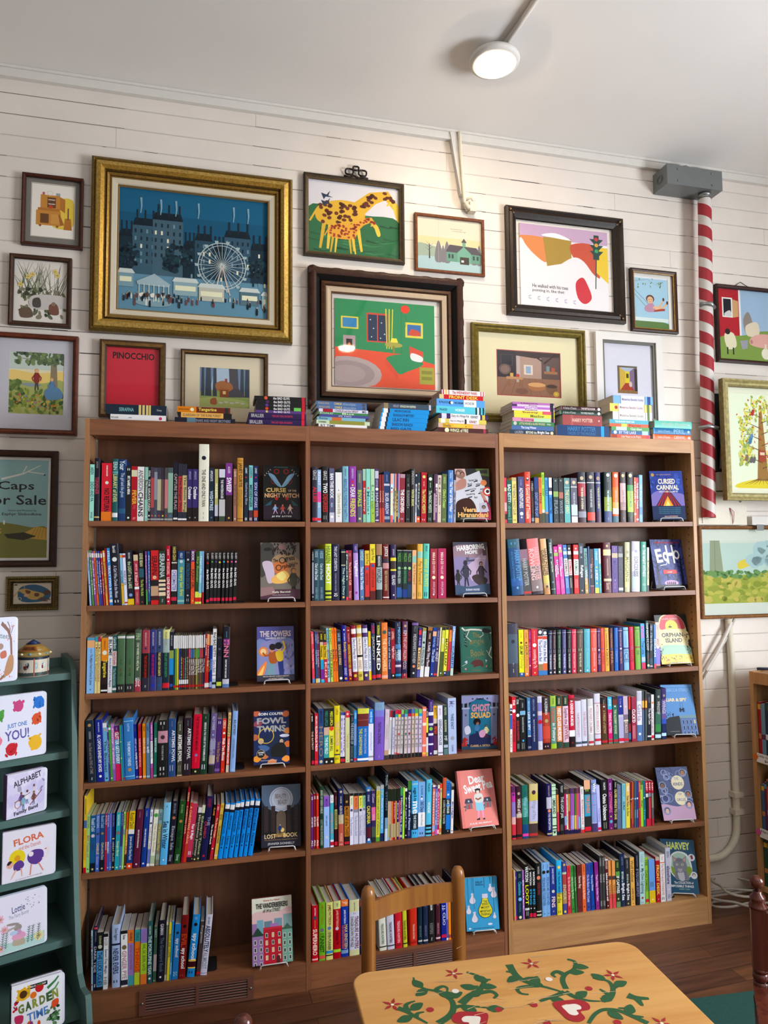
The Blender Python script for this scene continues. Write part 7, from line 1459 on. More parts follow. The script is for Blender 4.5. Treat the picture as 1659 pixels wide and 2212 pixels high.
def art_toes():
    a=Art('e6e2e2',1.08); a.rect(0,0,1,.17,'c3a3bd'); a.blob([(0,.15),(.3,.17),(.3,.45),(.15,.36),(.04,.22)],'d98a52'); a.poly([(.26,.14),(.58,.13),(.58,.4),(.48,.45),(.3,.5)],'a98a3c'); a.blob([(.58,.2),(.85,.2),(.9,.6),(.72,.44),(.6,.36)],'c4543c'); a.poly([(.86,.2),(1,.2),(1,.65),(.86,.52)],'e2c23c'); a.blob([(.24,.12),(.4,.08),(.58,.15),(.4,.14)],'eee')
    a.blob([(0,.2),(.1,.32),(.28,.5),(.42,.48),(.6,.36),(.72,.4),(.84,.56),(1,.66),(1,.9),(.5,.98),(0,.9)],'e6e2e2')
    a.rect(.83,.2,.9,.36,'25443c'); a.line([(.865,.36),(.85,.73)],.012,'25443c')
    for k,c in enumerate(('c43a3a','d8a03c','3a9a5c')): y=.1+.075*k; a.poly([(.79,y),(.95,y),(.9,y+.06),(.84,y+.06)],'25443c'); a.circ(.868,y+.03,.02,c)
    a.rect(.84,.05,.9,.32,'25443c'); 
    for k,c in enumerate(('c43a3a','d8a03c','3a9a5c')): a.circ(.87,.1+.075*k,.022,c)
    a.blob([(.62,.68),(.7,.6),(.76,.7),(.8,.85),(.72,.93),(.64,.86)],'c9313c')
    a.text('He walked with his toes',.13,.73,.53,.775,'444'); a.text('pointing in, like that:',.13,.79,.49,.835,'444')
    for k in range(6): 
        for s in (-1,1): a.ell(.1+.1*k,.9+s*.015+.004*k,.02,.008,'b9b3c8',not(k==0 and s<0),8,s*.5)
    return a
def art_swing():
    a=Art('9fc4d6',.66); a.rect(0,.0,1,.03,'ddd'); a.blob([(0,.86),(.5,.84),(1,.9),(1,1),(0,1)],'5a7a44'); a.rect(0,.8,1,.87,'cfdcd8'); a.line([(.02,.1),(.4,.05),(.8,.2)],.008,'5b5248',False,.003); leafy(a,.1,.03,.85,.24,['5a7a54','6d8a60'],16,.03,3)
    a.line([(0,.25),(.55,.62)],.012,'6b4a34'); a.line([(.0,.34),(.45,.66)],.012,'6b4a34'); a.poly([(.45,.62),(.9,.6),(.9,.64),(.55,.68)],'a3402c'); a.blob([(.3,.6),(.5,.5),(.6,.58),(.55,.68),(.34,.68)],'b58aa0'); face(a,.47,.44,.12,'dcb08a','5a3626'); a.line([(.55,.6),(.75,.56),(.85,.45)],.06,'dcb08a',False,.04); a.line([(.6,.62),(.85,.58),(.96,.5)],.06,'dcb08a',False,.04); a.ell(.86,.42,.03,.035,'4a3626'); a.ell(.97,.48,.03,.035,'4a3626'); return a
def art_cottage():
    a=Art('4a3640',1.28); a.rect(0,.6,1,1,'8c6650'); a.rect(0,0,.3,.6,'2c2228'); a.rect(.3,.05,.36,.7,'b3a298'); a.rect(.36,.1,.7,.6,'a98c7c'); a.poly([(.3,0),(1,0),(1,.08),(.6,.14),(.3,.1)],'3a2a28'); a.rect(.7,.1,1,.6,'5f4a44'); a.line([(.5,0),(.72,.2)],.03,'33241f'); a.line([(.95,.0),(.74,.25)],.03,'33241f')
    for k in range(6): a.line([(.2+.1*k,.62),(.05+.16*k,1)],.004,'5f4234',k>0)
    a.rect(.05,.08,.25,.34,'3f3338'); a.rect(.07,.1,.23,.32,'1d1a22'); a.circ(.12,.42,.09,'7d6258'); a.ring(.12,.42,.08,.01,'4a3834'); a.rect(.14,.58,.4,.64,'b5885f'); a.rect(.17,.64,.2,.8,'8a5f40'); a.rect(.34,.64,.37,.8,'8a5f40',True); a.rect(.2,.5,.25,.58,'c9a34a'); a.circ(.32,.55,.03,'b5433a'); a.rect(.74,.42,.96,.48,'9a6f4c'); a.rect(.78,.3,.83,.42,'6f8a8c'); a.rect(.86,.33,.92,.42,'a8503c')
    a.ell(.62,.78,.14,.1,'a5704a'); a.ell(.62,.74,.14,.05,'c99a68'); a.ell(.86,.82,.09,.12,'7a5a44'); a.ell(.86,.76,.09,.04,'4a3a30'); a.rect(.42,.3,.56,.52,'d8c8b4'); a.rect(.45,.33,.53,.49,'8aa0b8'); a.ell(.38,.9,.1,.07,'7a5646'); a.circ(.93,.93,.045,'d6b64c'); a.ring(.93,.93,.035,.006,'7a602c'); return a
def art_corridor():
    a=Art('6f6452',.68); a.rect(.12,.06,.86,.9,'c9b27a'); a.poly([(.12,.06),(.86,.06),(.62,.2),(.4,.2)],'a8b4c4'); a.poly([(.12,.06),(.4,.2),(.4,.62),(.12,.9)],'c9a94a'); a.poly([(.86,.06),(.62,.2),(.62,.62),(.86,.9)],'7f6a86'); a.rect(.4,.2,.62,.62,'d8c23c'); a.rect(.45,.28,.57,.44,'4a4630'); a.poly([(.12,.9),(.4,.62),(.62,.62),(.86,.9)],'a2422f'); a.rect(0,.88,1,1,'8c6a44'); a.rect(.86,.1,1,.9,'3b3630'); a.ell(.66,.66,.08,.1,'c9b8a8')
    for k in range(4): a.rect(.05+.24*k,.9,.065+.24*k,1,'5f4630',k>0)
    return a
def art_farm():
    a=Art('9db8d0',1.05); a.rect(0,0,.34,.7,'b02b34'); a.rect(.34,0,.37,.72,'e4e4e2'); a.rect(.08,.12,.24,.4,'e8e4dc'); a.rect(.1,.14,.22,.38,'20222a'); a.poly([(.24,.14),(.33,.16),(.33,.38),(.24,.4)],'c9a070'); a.blob([(.12,.34),(.2,.3),(.22,.38),(.12,.38)],'ccc')
    a.blob([(0,.7),(.4,.64),(.7,.56),(1,.6),(1,1),(0,1)],'7f9a4a')
    a.blob([(.1,.64),(.24,.62),(.28,.8),(.14,.84)],'ded8b8'); a.circ(.15,.6,.04,'2a2624'); a.rect(.13,.82,.15,.92,'2a2624'); a.rect(.22,.82,.24,.92,'2a2624',True); a.blob([(.4,.42),(.48,.3),(.54,.42),(.56,.6),(.44,.62)],'8f857c'); a.blob([(.44,.5),(.62,.44),(.64,.62),(.46,.64)],'d8cdb4'); a.blob([(.52,.66),(.7,.6),(.95,.64),(.96,.78),(.7,.8),(.5,.76)],'d9a79c'); a.circ(.55,.7,.05,'d9a79c'); a.ell(.52,.72,.02,.03,'b5807a'); a.poly([(.34,.72),(.46,.7),(.45,.82),(.37,.84)],'9a9aa4'); a.ell(.74,.88,.07,.08,'e2dcc8'); a.line([(.74,.82),(.74,.74)],.03,'d8d0b8'); return a
def art_birdtree():
    a=Art('dde6cc',.9); a.blob([(.1,.95),(.5,.9),(.95,.94),(.9,1),(.1,1)],'d8c83c'); a.poly([(.42,.92),(.62,.92),(.54,.12),(.5,.12)],'9a7440'); 
    for k in range(9): a.line([(.44+.02*k,.9),(.2+.08*k,.96)],.012,'7a5a30',k>0,.003)
    rn=random.Random(6)
    for k in range(10): y=.2+.06*k; s=1 if k%2 else -1; a.line([(.52,y+.05),(.52+s*.2,y),(.52+s*(.3+.01*k),y-.01)],.012,'6a4f2c',k>0,.003)
    for x,y,r in ((.5,.12,.14),(.36,.2,.12),(.66,.2,.12),(.25,.32,.12),(.75,.32,.12),(.28,.44,.11),(.76,.46,.12),(.24,.55,.1),(.74,.6,.12),(.3,.64,.1),(.2,.7,.08),(.7,.7,.1)): leafy(a,x-r,y-r*.7,x+r,y+r*.7,['bcc456','d8cf4a','a3b060','e0d86a','8ca65a'],34,.022,int(x*99+y*50))
    leafy(a,.1,.05,.92,.72,['c9482f'],46,.012,12)
    for x,y,c in ((.34,.46,'5f8ab0'),(.32,.5,'4a7a9a'),(.38,.2,'b03a30'),(.24,.68,'8a6a5a'),(.32,.7,'666'),(.37,.7,'666'),(.68,.3,'888'),(.66,.5,'c4623c'),(.7,.66,'444')): a.blob([(x-.03,y+.02),(x,y-.03),(x+.035,y-.02),(x+.01,y+.035)],c); a.line([(x-.02,y+.02),(x-.06,y+.03)],.012,c)
    a.rect(.46,.6,.58,.72,'a04a34'); a.rect(.48,.62,.56,.65,'d8c8a8'); return a
def art_meadow():
    a=Art('b9d2c8',1.35); a.blob([(0,.52),(.3,.56),(.6,.54),(1,.5),(1,1),(0,1)],'a3ad4c'); a.rect(0,.0,1,.04,'cfd8cc'); a.poly([(.1,0),(.22,0),(.26,.58),(.08,.58)],'94a084'); a.line([(.16,.0),(.15,.56)],.008,'7f8c70'); leafy(a,0,.55,1,.98,['8a9a3c','b9b858','95a044','c4b860'],90,.05,3); leafy(a,0,.5,1,.58,['6f9a5c','5a8a50'],40,.035,4); a.blob([(.45,.35),(.6,.28),(.72,.33),(.6,.4),(.46,.46)],'dbc850'); leafy(a,.6,.05,1,.4,['a9c8c8','9fc0c4'],20,.09,5); return a
def art_caps():
    a=Art('8fb8b8',.74); a.blob([(0,.68),(.35,.64),(.6,.66),(.8,.69),(1,.7),(1,1),(0,1)],'7a7a36'); a.rect(0,.8,1,1,'7a7a36'); a.line([(.4,.2),(.68,.14),(.9,.05)],.03,'e0e0d8',False,.008); a.line([(.66,.15),(.72,.06)],.012,'e0e0d8'); a.line([(.74,.12),(.95,.14)],.012,'e0e0d8'); a.circ(.95,.15,.012,'333')
    a.poly([(.7,.75),(.86,.68),(1,.7),(1,.82),(.76,.8)],'c9a040'); 
    for k in range(5): a.line([(.78+.05*k,.8),(.86+.03*k,.69)],.004,'4a3a20',k>0)
    a.poly([(.45,.76),(.7,.74),(.86,.78),(.7,.82),(.5,.8)],'33301c'); a.circ(.36,.73,.06,'c9a850'); a.circ(.2,.72,.05,'c9a850'); leafy(a,.3,.69,.42,.77,['5a3a20'],16,.012,2); leafy(a,.15,.69,.25,.76,['5a3a20'],14,.012,3); a.rect(.44,.62,.46,.66,'eee')
    a.text('Caps',.36,.22,.82,.33,'15181a',.01); a.text('for Sale',.22,.36,.98,.46,'15181a',.01); a.text('Story and Pictures by',.5,.51,.86,.53,'22282a'); a.text('Esphyr Slobodkina',.42,.54,.92,.575,'22282a',.01); return a
def art_cow():
    a=Art('d9ccb8',1.6); a.blob([(.12,.6),(.2,.2),(.6,.1),(.95,.4),(.9,.8),(.5,.92),(.2,.85)],'2f5f80'); a.blob([(.14,.36),(.3,.28),(.55,.4),(.75,.5),(.8,.62),(.6,.8),(.4,.74),(.3,.55)],'c9a45c'); a.blob([(.32,.34),(.45,.4),(.42,.52),(.34,.48)],'6a4424'); a.blob([(.55,.5),(.66,.5),(.66,.64),(.56,.64)],'6a4424'); a.blob([(.78,.42),(.9,.36),(.97,.45),(.9,.58),(.8,.56)],'5a3c24'); a.line([(.15,.34),(.06,.55),(.02,.62)],.03,'c9a45c'); a.line([(.3,.32),(.28,.12),(.12,.08)],.02,'c9a45c',False,.01); a.ell(.07,.1,.05,.03,'4a3020',False,12); a.line([(.7,.7),(.85,.78),(.96,.8)],.035,'6a4424'); a.line([(.66,.74),(.78,.86),(.9,.86)],.03,'6a4424'); a.ring(.17,.75,.05,.012,'e8d890'); a.ell(.34,.6,.06,.06,'d9a890'); return a
p,c=simple(.014,.02,'4a2618','5c3020','3a1c12')
picture('a_hoosier','small dark framed drawing of a wooden kitchen cabinet, top left corner',p,c,art_room_cabinet(),mat=((.02,.03,.02,.018),'7d7870','c9c2b4'))
p,c=simple(.017,.018,'4a3222','5c4030','3a2418')
picture('b_flowers','dark brown framed drawing of wildflowers and tall grass, left of gold frame',p,c,art_wildflowers())
p,c=simple(.019,.024,'6b3a26','7c4630','542c1c')
picture('c_couple','brown framed picture of two children under a tree, cut by left edge',p,c,art_children_tree(),mat=((.04,.062,.034,.05),'c9c8d0'))
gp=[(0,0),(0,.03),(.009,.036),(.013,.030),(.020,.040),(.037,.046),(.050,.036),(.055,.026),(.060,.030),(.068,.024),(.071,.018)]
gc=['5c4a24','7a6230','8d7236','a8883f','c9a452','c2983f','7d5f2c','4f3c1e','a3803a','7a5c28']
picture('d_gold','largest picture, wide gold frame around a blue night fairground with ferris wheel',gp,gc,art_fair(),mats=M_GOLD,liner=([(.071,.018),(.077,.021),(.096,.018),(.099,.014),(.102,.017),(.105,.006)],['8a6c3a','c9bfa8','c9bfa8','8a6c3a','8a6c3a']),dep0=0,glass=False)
p,c=simple(.026,.022,'5c4426','8a6a3c','4a3520')
picture('e_red','red poster with dark capital letters across its top in ribbed brown frame',p,c,art_title_red())
p,c=simple(.018,.02,'4a3320','8a6a40','33210f')
picture('f_bear','forest picture with thatched hut and wide cream mat behind small book stack',p,c,art_forest_hut(),mat=((.058,.06,.058,.05),'d8ccb0'))
def bow(m,w,h):
    cx=w*.515; z=h
    for x,r in ((-.03,.018),(.03,.018),(0,.013)):
        m.tube([(cx+x+r*math.cos(t),-.012-.003*math.sin(3*t),z+(.03 if x else .048)+r*math.sin(t)*.8) for t in [i*math.pi/7 for i in range(15)]],.004,6,'2c2018')
    m.tube([(cx-.055,-.012,z+.008),(cx-.03,-.012,z+.004),(cx-.01,-.012,z+.014),(cx+.012,-.012,z+.004),(cx+.03,-.012,z+.012),(cx+.055,-.012,z+.006)],.005,6,'33261c')
p,c=simple(.022,.018,'3a2e1c','4e4028','6a5632')
picture('g_giraffe','two spotted giraffes on green hills in dark frame topped by a bow ornament',p,c,art_giraffes(),extra=bow)
def carve(m,w,h): subdivided_wave(m,w,h,.0005,.034,.036,'4a2c1a',7)
hp=[(0,0),(0,.02),(.028,.032),(.033,.03),(.052,.012),(.058,.018),(.071,.022),(.078,.016)]
hc=['33200f','4a2c1a','1c1410','120f0d','14110f','5a3a20','4a3018']
picture('h_room','green and orange bedroom picture in heavy dark carved frame, centre of the wall',hp,hc,art_bedroom(),extra=carve,inner=(.012,.004,.026,.018),liner=([(.078,.016),(.084,.018),(.100,.015),(.105,.012),(.107,.006)],['b39c80','c0a98c','5a3c22','5a3c22']))
p,c=simple(.013,.014,'7c4a26','8d5830','6a3c1e')
picture('i_barn','thin brown framed picture of a green barn in snow, right of giraffes',p,c,art_barn())
def corners_(m,w,h):
    for x in (0,1):
        for z in (0,1):
            for k in range(5):
                t=k*.35; q=.012+.006*k; m.tube([((w-q if x else q),-.027,(h-.02-.004*k if z else .02+.004*k)),((w-.02-.004*k if x else .02+.004*k),-.028,(h-q if z else q))],.003,5,['6a5230','c9ab80','3a2a18'][k%3])
jp=[(0,0),(0,.022),(.010,.028),(.018,.020),(.030,.026),(.042,.018),(.052,.012),(.056,.006)]
jc=['241a12','3a2a1c','2a1e14','443222','2a1e14','33261a','241a12']
picture('j_light','white print with traffic light and two lines of text in dark ornate frame',jp,jc,art_toes(),extra=corners_,inner=(.018,.002,.022,.014))
p,c=simple(.02,.018,'3f2718','4f3420','a8823c')
picture('k_swing','small brown framed picture of a child on a swing, left of striped pole',p,c,art_swing(),mat=((.004,.004,.022,.012),'dcd8d0'))
lp=[(0,0),(0,.018),(.010,.024),(.018,.018),(.026,.024),(.034,.016),(.038,.006)]
picture('l_cream','cream matted picture of a timbered cottage room in gold green frame',lp,['7a6a30','8f8040','6a5c28','9a8a48','7a6c34','7a6c34'],art_cottage(),mat=((.09,.09,.09,.078),'dcd3ac','a82f38'),mats=M_FRAME)
picture('m_white','tiny corridor picture in white frame with grey inner edge above pale book stack',[(0,0),(0,.022),(.036,.022),(.036,.012)],['d8d4ce','dcd8d2','c0bcb4'],art_corridor(),mats=M_PAINT,liner=([(.036,.014),(.048,.015),(.048,.005)],['6c6a62','6c6a62']),mat=((.074,.12,.084,.105),'d3d2dc'))
p,c=simple(.017,.024,'3a1812','4a2218','2c120c')
o=picture('n_farm','farm animals picture with red barn in dark frame right of the striped pole',p,c,art_farm())
m=MB(); m.tube([(.1,-.004,.385),(.165,-.003,.425),(.24,-.004,.388)],.0016,5,'333'); m.build('hanging_wire',M_BLACK,o)
op=[(0,0),(0,.03),(.008,.034),(.018,.026),(.028,.03),(.034,.02),(.036,.008)]
o=picture('o_tree','tall pale gold framed picture of a bird filled fruit tree, right edge',op,['8a7c50','b5aa78','a39868','c2b888','a39868','8a7c50'],art_birdtree(),dep0=.12,mat=((.025,.025,.025,.025),'dde0c8'),yaw=R(0))
p,c=simple(.017,.02,'8a623c','9c7248','7a5432')
picture('p_forest','wide pale meadow picture with thin wooden frame beside the right bookcase',p,c,art_meadow(),mat=((.008,.055,.05,.055),'d3dcd0'))
p,c=simple(.026,.018,'3f2416','4f3020','33190e')
picture('q_caps','teal and olive poster with large black title, dark frame, left edge',p,c,art_caps(),mat=((.008,.01,.01,.01),'e2e0da'))
cp=[(0,0),(0,.014),(.006,.02),(.012,.014),(.018,.018),(.024,.010),(.026,.005)]
def rope(m,w,h):
    for side in range(4):
        L=w if side%2==0 else h; n=int(L/.008)
        for k in range(n):
            t=L*(k+.5)/n; p={0:(t,-.018,.006),1:(w-.006,-.018,t),2:(t,-.018,h-.006),3:(.006,-.018,t)}[side]; m.lathe([(.001,-.003),(.0028,0),(.001,.003)],p[0],p[1],p[2],6,'a38a50')
picture('r_cow','small gold framed picture of a leaping brown cow above the tin',cp,['6a5a34','8a7648','6a5a34','8a7648','5a4a2a','5a4a2a'],art_cow(),mats=M_GOLD,extra=rope)

# ---------------- ceiling lamp, conduits, junction box, striped pole
def ceiling_lamp(label,x,y):
  o=thing('ceiling_lamp',label,'lamp',(x,y,CEIL-.002))
  m=MB(); m.lathe([(.03,0),(.045,-.012),(.05,-.03),(.05,-.03)],n=24); m.lathe([(.05,-.026),(.092,-.030),(.098,-.040),(.094,-.052),(.074,-.060),(.068,-.056)],n=40); m.build('rim',M_WHITE,o)
  m=MB(); m.lathe([(.0005,-.050),(.060,-.051),(.071,-.056),(.066,-.066),(.045,-.074),(.0005,-.077)],n=40); m.build('diffuser',M_LAMP,o)
ceiling_lamp('round lit ceiling light with white rim above the pictures',.675,-.335)
ceiling_lamp('added second round ceiling light, out of view further back on the same conduit',.73,-3.0)  # unseen extra lamp, added to give more warm light from above
o=tube_obj('ceiling_conduit',[(.69,-.37,CEIL-.012),(.70,-.5,CEIL-.012),(.72,-1.5,CEIL-.012),(.73,-4.9,CEIL-.012)],.0105,M_WHITE); tag(o,'white painted conduit running along the ceiling from the lamp','conduit')
o=thing('wall_conduit','white painted pipe dropping from ceiling above the barn picture','conduit',WO,(0,0,-WA))
m=MB(); m.prism([(.695,3.563),(.725,3.563),(.765,3.27),(.742,3.27)],'y',-.028,-.002); m.build('channel',M_WHITE,o)
pts=[(.738+.02*(t/30)**1.3,-.034,3.56-.34*t/30) for t in range(31)]; m=MB(); m.tube(pts,[.0075 if i%2 else .0092 for i in range(31)],8); 
m.build('flexible_hose',M_CREAM,o)
m=MB(); m.tube([(.758,-.034,3.225),(.775,-.03,3.21),(.80,-.026,3.2)],.012,8,(.4,.35,.3)); m.tube([(.765,-.03,3.245),(.79,-.035,3.255),(.812,-.02,3.24)],.007,6); m.box(.782,-.04,3.19,.812,-.004,3.235); m.build('cable_clamp',M_CREAM,o)
o=thing('junction_box','grey metal junction box under the ceiling above the striped pole','box',WO,(0,0,-WA))
m=MB(); x0,x1,z0,z1,d=1.771,2.083,3.405,3.503,.112; m.box(x0,-d,z0,x1,-.001,z1); m.build('body',M_GREY,o)
for x,z in ((x0+.06,z1-.02),(x1-.06,z1-.02),(x0+.06,z0+.02),(x1-.06,z0+.02)): m=MB(); m.tube([(x,-d-.004,z),(x,-d,z)],.004,8); m.build('screw',M_STEEL,o)
m=MB()
for r in (.022,.014): m.tube([(x0-.0015,-.055+r*math.cos(t),z0+.045+r*math.sin(t)) for t in [i*math.pi/10 for i in range(21)]],.0012,5)
m.build('knockout',M_GREY,o)
m=MB(); m.tube([(1.80,-.06,z1+.004),(1.9,-.08,z1+.03),(2.02,-.05,z1+.02),(2.06,-.04,z1+.002)],.004,6); m.build('wire',M_WHITE,o)
# pole wrapped in red and white
P0=Vector((2.012,-.07,3.404)); P1=Vector((1.962,-.07,1.79)); r=.032
o=thing('striped_pole','vertical pole wrapped in red and white spiral tape','pole',WO,(0,0,-WA)); ax=(P1-P0); Lp=ax.length; ax.normalize(); u_=ax.cross(Vector((0,1,0))).normalized(); w_=ax.cross(u_)
nr,nl=24,320; pitch=.108
for nm,colr,test in (('white_tape',hx('cfcac4'),0),('red_tape',hx('a01f2b'),1)):
    m=MB(); vs=[];fs=[]
    for i in range(nl+1):
        for k in range(nr+1):
            a=2*math.pi*k/nr; t=(Lp+pitch)*i/nl-a/(2*math.pi)*pitch; rr=r*(1+.014*math.sin(t*31)); vs.append(P0+ax*min(max(t,.035),Lp)+(u_*math.cos(a)+w_*math.sin(a))*rr)
    for i in range(nl):
        tm=(Lp+pitch)*(i+.5)/nl
        if ((tm/pitch)%1<.55)!=bool(test): continue
        for k in range(nr):
            q=[i*(nr+1)+k,(i+1)*(nr+1)+k,(i+1)*(nr+1)+k+1,i*(nr+1)+k+1]
            if (vs[q[0]]-vs[q[1]]).length>1e-5 and (vs[q[3]]-vs[q[2]]).length>1e-5: fs.append(q)
    m.add(vs,fs,colr,0,True); m.build(nm,M_PAINT,o)
m=MB(); m.tube([P0,P0+ax*.04],.026,16); m.tube([P0+ax*.006,P0+ax*.018],.031,16); m.tube([P0+ax*.028,P0+ax*.04],.030,16); m.build('connector',M_STEEL,o)
m=MB(); q=P0+ax*.575; m.tube([q+Vector((-.035,-.0,.006)),q+Vector((0,-.036,0)),q+Vector((.036,-.01,-.008))],.012,8); q=P0+ax*1.185; m.tube([q+Vector((-.06,-.01,.0)),q+Vector((-.02,-.036,.008)),q+Vector((.03,-.034,.0))],.010,8); m.build('tape_fold',M_STEEL,o)
# electrical panels and pipes at the right
o=thing('electrical_panel','cream electrical cabinet with small door behind the right hand pictures','panel',WO,(0,0,-WA))
m=MB(); m.box(1.925,-.045,1.758,2.20,-.001,1.918); m.build('body',M_CREAM,o); m=MB(); m.box(1.945,-.048,1.764,2.105,-.045,1.838); m.build('door',M_CREAM,o); m=MB(); m.tube([(2.165,-.0475,1.875),(2.165,-.045,1.875)],.007,12); m.build('knob',M_STEEL,o)
m=MB(); m.tube([(2.10,-.05,1.84),(2.108,-.054,1.80),(2.112,-.052,1.762)],.0018,5,'b0405a'); m.tube([(2.10,-.05,1.84),(2.122,-.052,1.82),(2.118,-.05,1.77)],.0014,5,'b0405a'); m.build('red_string',M_PAINT,o)
o=thing('meter_box','white plastic box on the wall right of the cream panel','box',WO,(0,0,-WA)); m=MB(); m.box(2.235,-.04,1.758,2.42,-.001,1.80); m.build('body',M_WHITE,o); m=MB(); m.box(2.26,-.0415,1.73,2.30,-.04,1.76); m.build('switch',M_GREY,o)
o=thing('switch_gear','black electrical box with metal conduit partly hidden behind the tree picture','box',WO,(0,0,-WA)); m=MB(); m.box(2.03,-.06,2.02,2.25,-.001,2.40,); m.build('body',M_BLACK,o); m=MB(); m.tube([(2.045,-.072,2.22),(2.052,-.075,2.14),(2.045,-.07,2.03)],.010,10); m.build('conduit',M_STEEL,o); m=MB(); m.box(2.04,-.055,1.925,2.18,-.001,2.015); m.build('lower_cover',M_CREAM,o)
o=thing('wall_pipe','thick white pipe running down the wall and curving towards the bookcase','pipe',WO,(0,0,-WA)); m=MB()
pts=[(2.090,-.02,1.30),(2.098,-.02,1.12),(2.094,-.02,.7),(2.092,-.02,.36)]+[(2.092-.13+.13*math.cos(t),-.02,.33-.145*math.sin(t)) for t in [i*math.pi/2/8 for i in range(1,9)]]+[(1.9,-.02,.183)]
m.tube(pts,.0165,12); m.build('pipe',M_CREAM,o); m=MB()
for z in (.47,.39): m.box(2.068,-.042,z-.012,2.118,-.001,z+.012)
m.build('bracket',M_CREAM,o)
o=tube_obj('flexible_conduit',[(2.096-.151*t/40,-.03-.01*math.sin(t/40*math.pi),1.285-.225*t/40) for t in range(41)],[.0075 if i%2 else .0095 for i in range(41)],M_WHITE); o.location=WO; o.rotation_euler=(0,0,-WA); tag(o,'ribbed white flexible conduit slanting down under the meadow picture','conduit')
o=tube_obj('thin_cable',[(2.13,-.015,1.30),(2.07,-.02,1.2),(1.99,-.02,1.10),(1.93,-.02,1.02)],.006,M_CABLE); o.location=WO; o.rotation_euler=(0,0,-WA); tag(o,'thin cable beside the ribbed conduit under the meadow picture','cable')
pts=[]; rn=random.Random(3)
for k in range(90):
    a=k*.165+2.2; q=.13+.05*math.sin(k*.37)+.0006*k; pts.append((2.03+q*.95*math.cos(a),.04+q*.7*math.sin(a)*.9,.006+.0009*k+.03*max(0,math.sin(k*.09))))
o=tube_obj('coiled_cable',pts,.0058,M_CABLE,n=6); tag(o,'loose coil of off white cable on the floor beside the wall','cable')
# ---------------- green display shelf at the left
GA=R(18.5); GF=Vector([-0.8526, 0.0682, 1.205]); GS=[(0.0, 1.205), (-0.012, 0.928), (0.04, 0.737), (0.07, 0.544), (0.12, 0.336), (0.246, 0.157)]; GBX={'alpha': [-1.0303, -0.033, 0.739, 0.5977, 0.0006, 0.135, 0.1465], 'flora': [-1.0307, -0.0737, 0.546, 0.296, 0.0284, 0.1624, 0.1637], 'one': [-1.091, -0.0318, 0.93, 0.4413, 0.0381, 0.1837, 0.2167], 'lottie': [-1.0398, -0.1194, 0.338, 0.384, 0.0939, 0.1598, 0.1759], 'garden': [-0.9542, -0.2687, 0.159, 0.3061, 0.1096, 0.1504, 0.1499], 'critters': [-1.1089, -0.1306, 1.207, 0.536, 0.0371, 0.1256, 0.2123]}
GW=.86; go=thing('display_shelf','dark green painted display bookshelf with curved side, left edge','bookshelf',(GF.x,GF.y,0),(0,0,GA))
prof=[(-.020,1.231),(.0,1.215),(.012,1.17),(.047,.94),(.084,.66),(.131,.45),(.176,.295),(.20,.25),(.245,.228),(.315,.238),(.325,.23),(.345,.17),(.36,0),(-.19,0),(-.19,1.255),(-.17,1.258),(-.06,1.247)]
for x0,x1 in ((.0005,.018),(-GW-.018,-GW-.0005)):
    m=MB(); m.prism([(-f,z) for f,z in prof],'x',x0,x1); m.build('side_panel',M_GREEN,go)
for i,(f,z) in enumerate(GS):
    f=[0,.03,.04+.0,.07,.12,.246][i]
    f=GS[i][0] if i not in (1,) else .0
    m=MB(); m.box(-GW,-f,z-.024,0,.185,z); m.build('shelf',M_GREEN,go)
m=MB(); m.box(-GW,.185,.0,0,.19,1.24); m.build('back_panel',M_GREEN,go)
def g_world(x,y,z): return Vector((GF.x+x*math.cos(GA)-y*math.sin(GA),GF.y+x*math.sin(GA)+y*math.cos(GA),z))
def scatter_cover(bg,seed,cs): a=Art(bg); leafy(a,.03,.05,.97,.95,cs,24,.03,seed); return a
def cv_critters():
    a=Art('dfe2f2'); a.line([(.62,.08),(.8,.2),(.88,.35),(.9,.6),(.82,.85),(.6,.97)],.07,'8a5a48',False,.04); a.line([(.86,.3),(.84,.14),(.78,.06)],.02,'7a4c3e'); a.line([(.88,.25),(.95,.12)],.015,'7a4c3e'); a.line([(.8,.2),(.72,.1)],.015,'7a4c3e'); a.blob([(.82,.62),(.95,.62),(.93,.85),(.7,.92)],'b98a5c'); a.text('critters',.35,.24,.86,.32,'6a8a96',.01,.1); a.blob([(.6,.55),(.74,.52),(.76,.62),(.62,.64)],'c96a50'); a.ell(.6,.45,.08,.05,'a98a80'); leafy(a,.1,.8,.95,.96,['d66','8a9a5c','c98'],36,.014,3); leafy(a,.75,.08,.98,.4,['d88','c66'],14,.014,5); return a
def cv_one():
    a=Art('e9ebfb'); a.text('JUST ONE',.32,.44,.68,.53,'3a86cf',.02,-.06); a.text('YOU!',.28,.55,.72,.71,'6a66b0',.02,-.06)
    for x,y,r,c in ((.52,.18,.09,'d0508a'),(.9,.16,.1,'2a7fd8'),(.86,.42,.09,'e06038'),(.4,.85,.1,'d0303c'),(.84,.8,.12,'f0c03c'),(.18,.3,.08,'5aa84a'),(.15,.7,.08,'e98aa0')): a.circ(x,y,r,c); leafy(a,x-r,y-r,x+r,y+r,[c],14,.03,int(x*77))
    return a
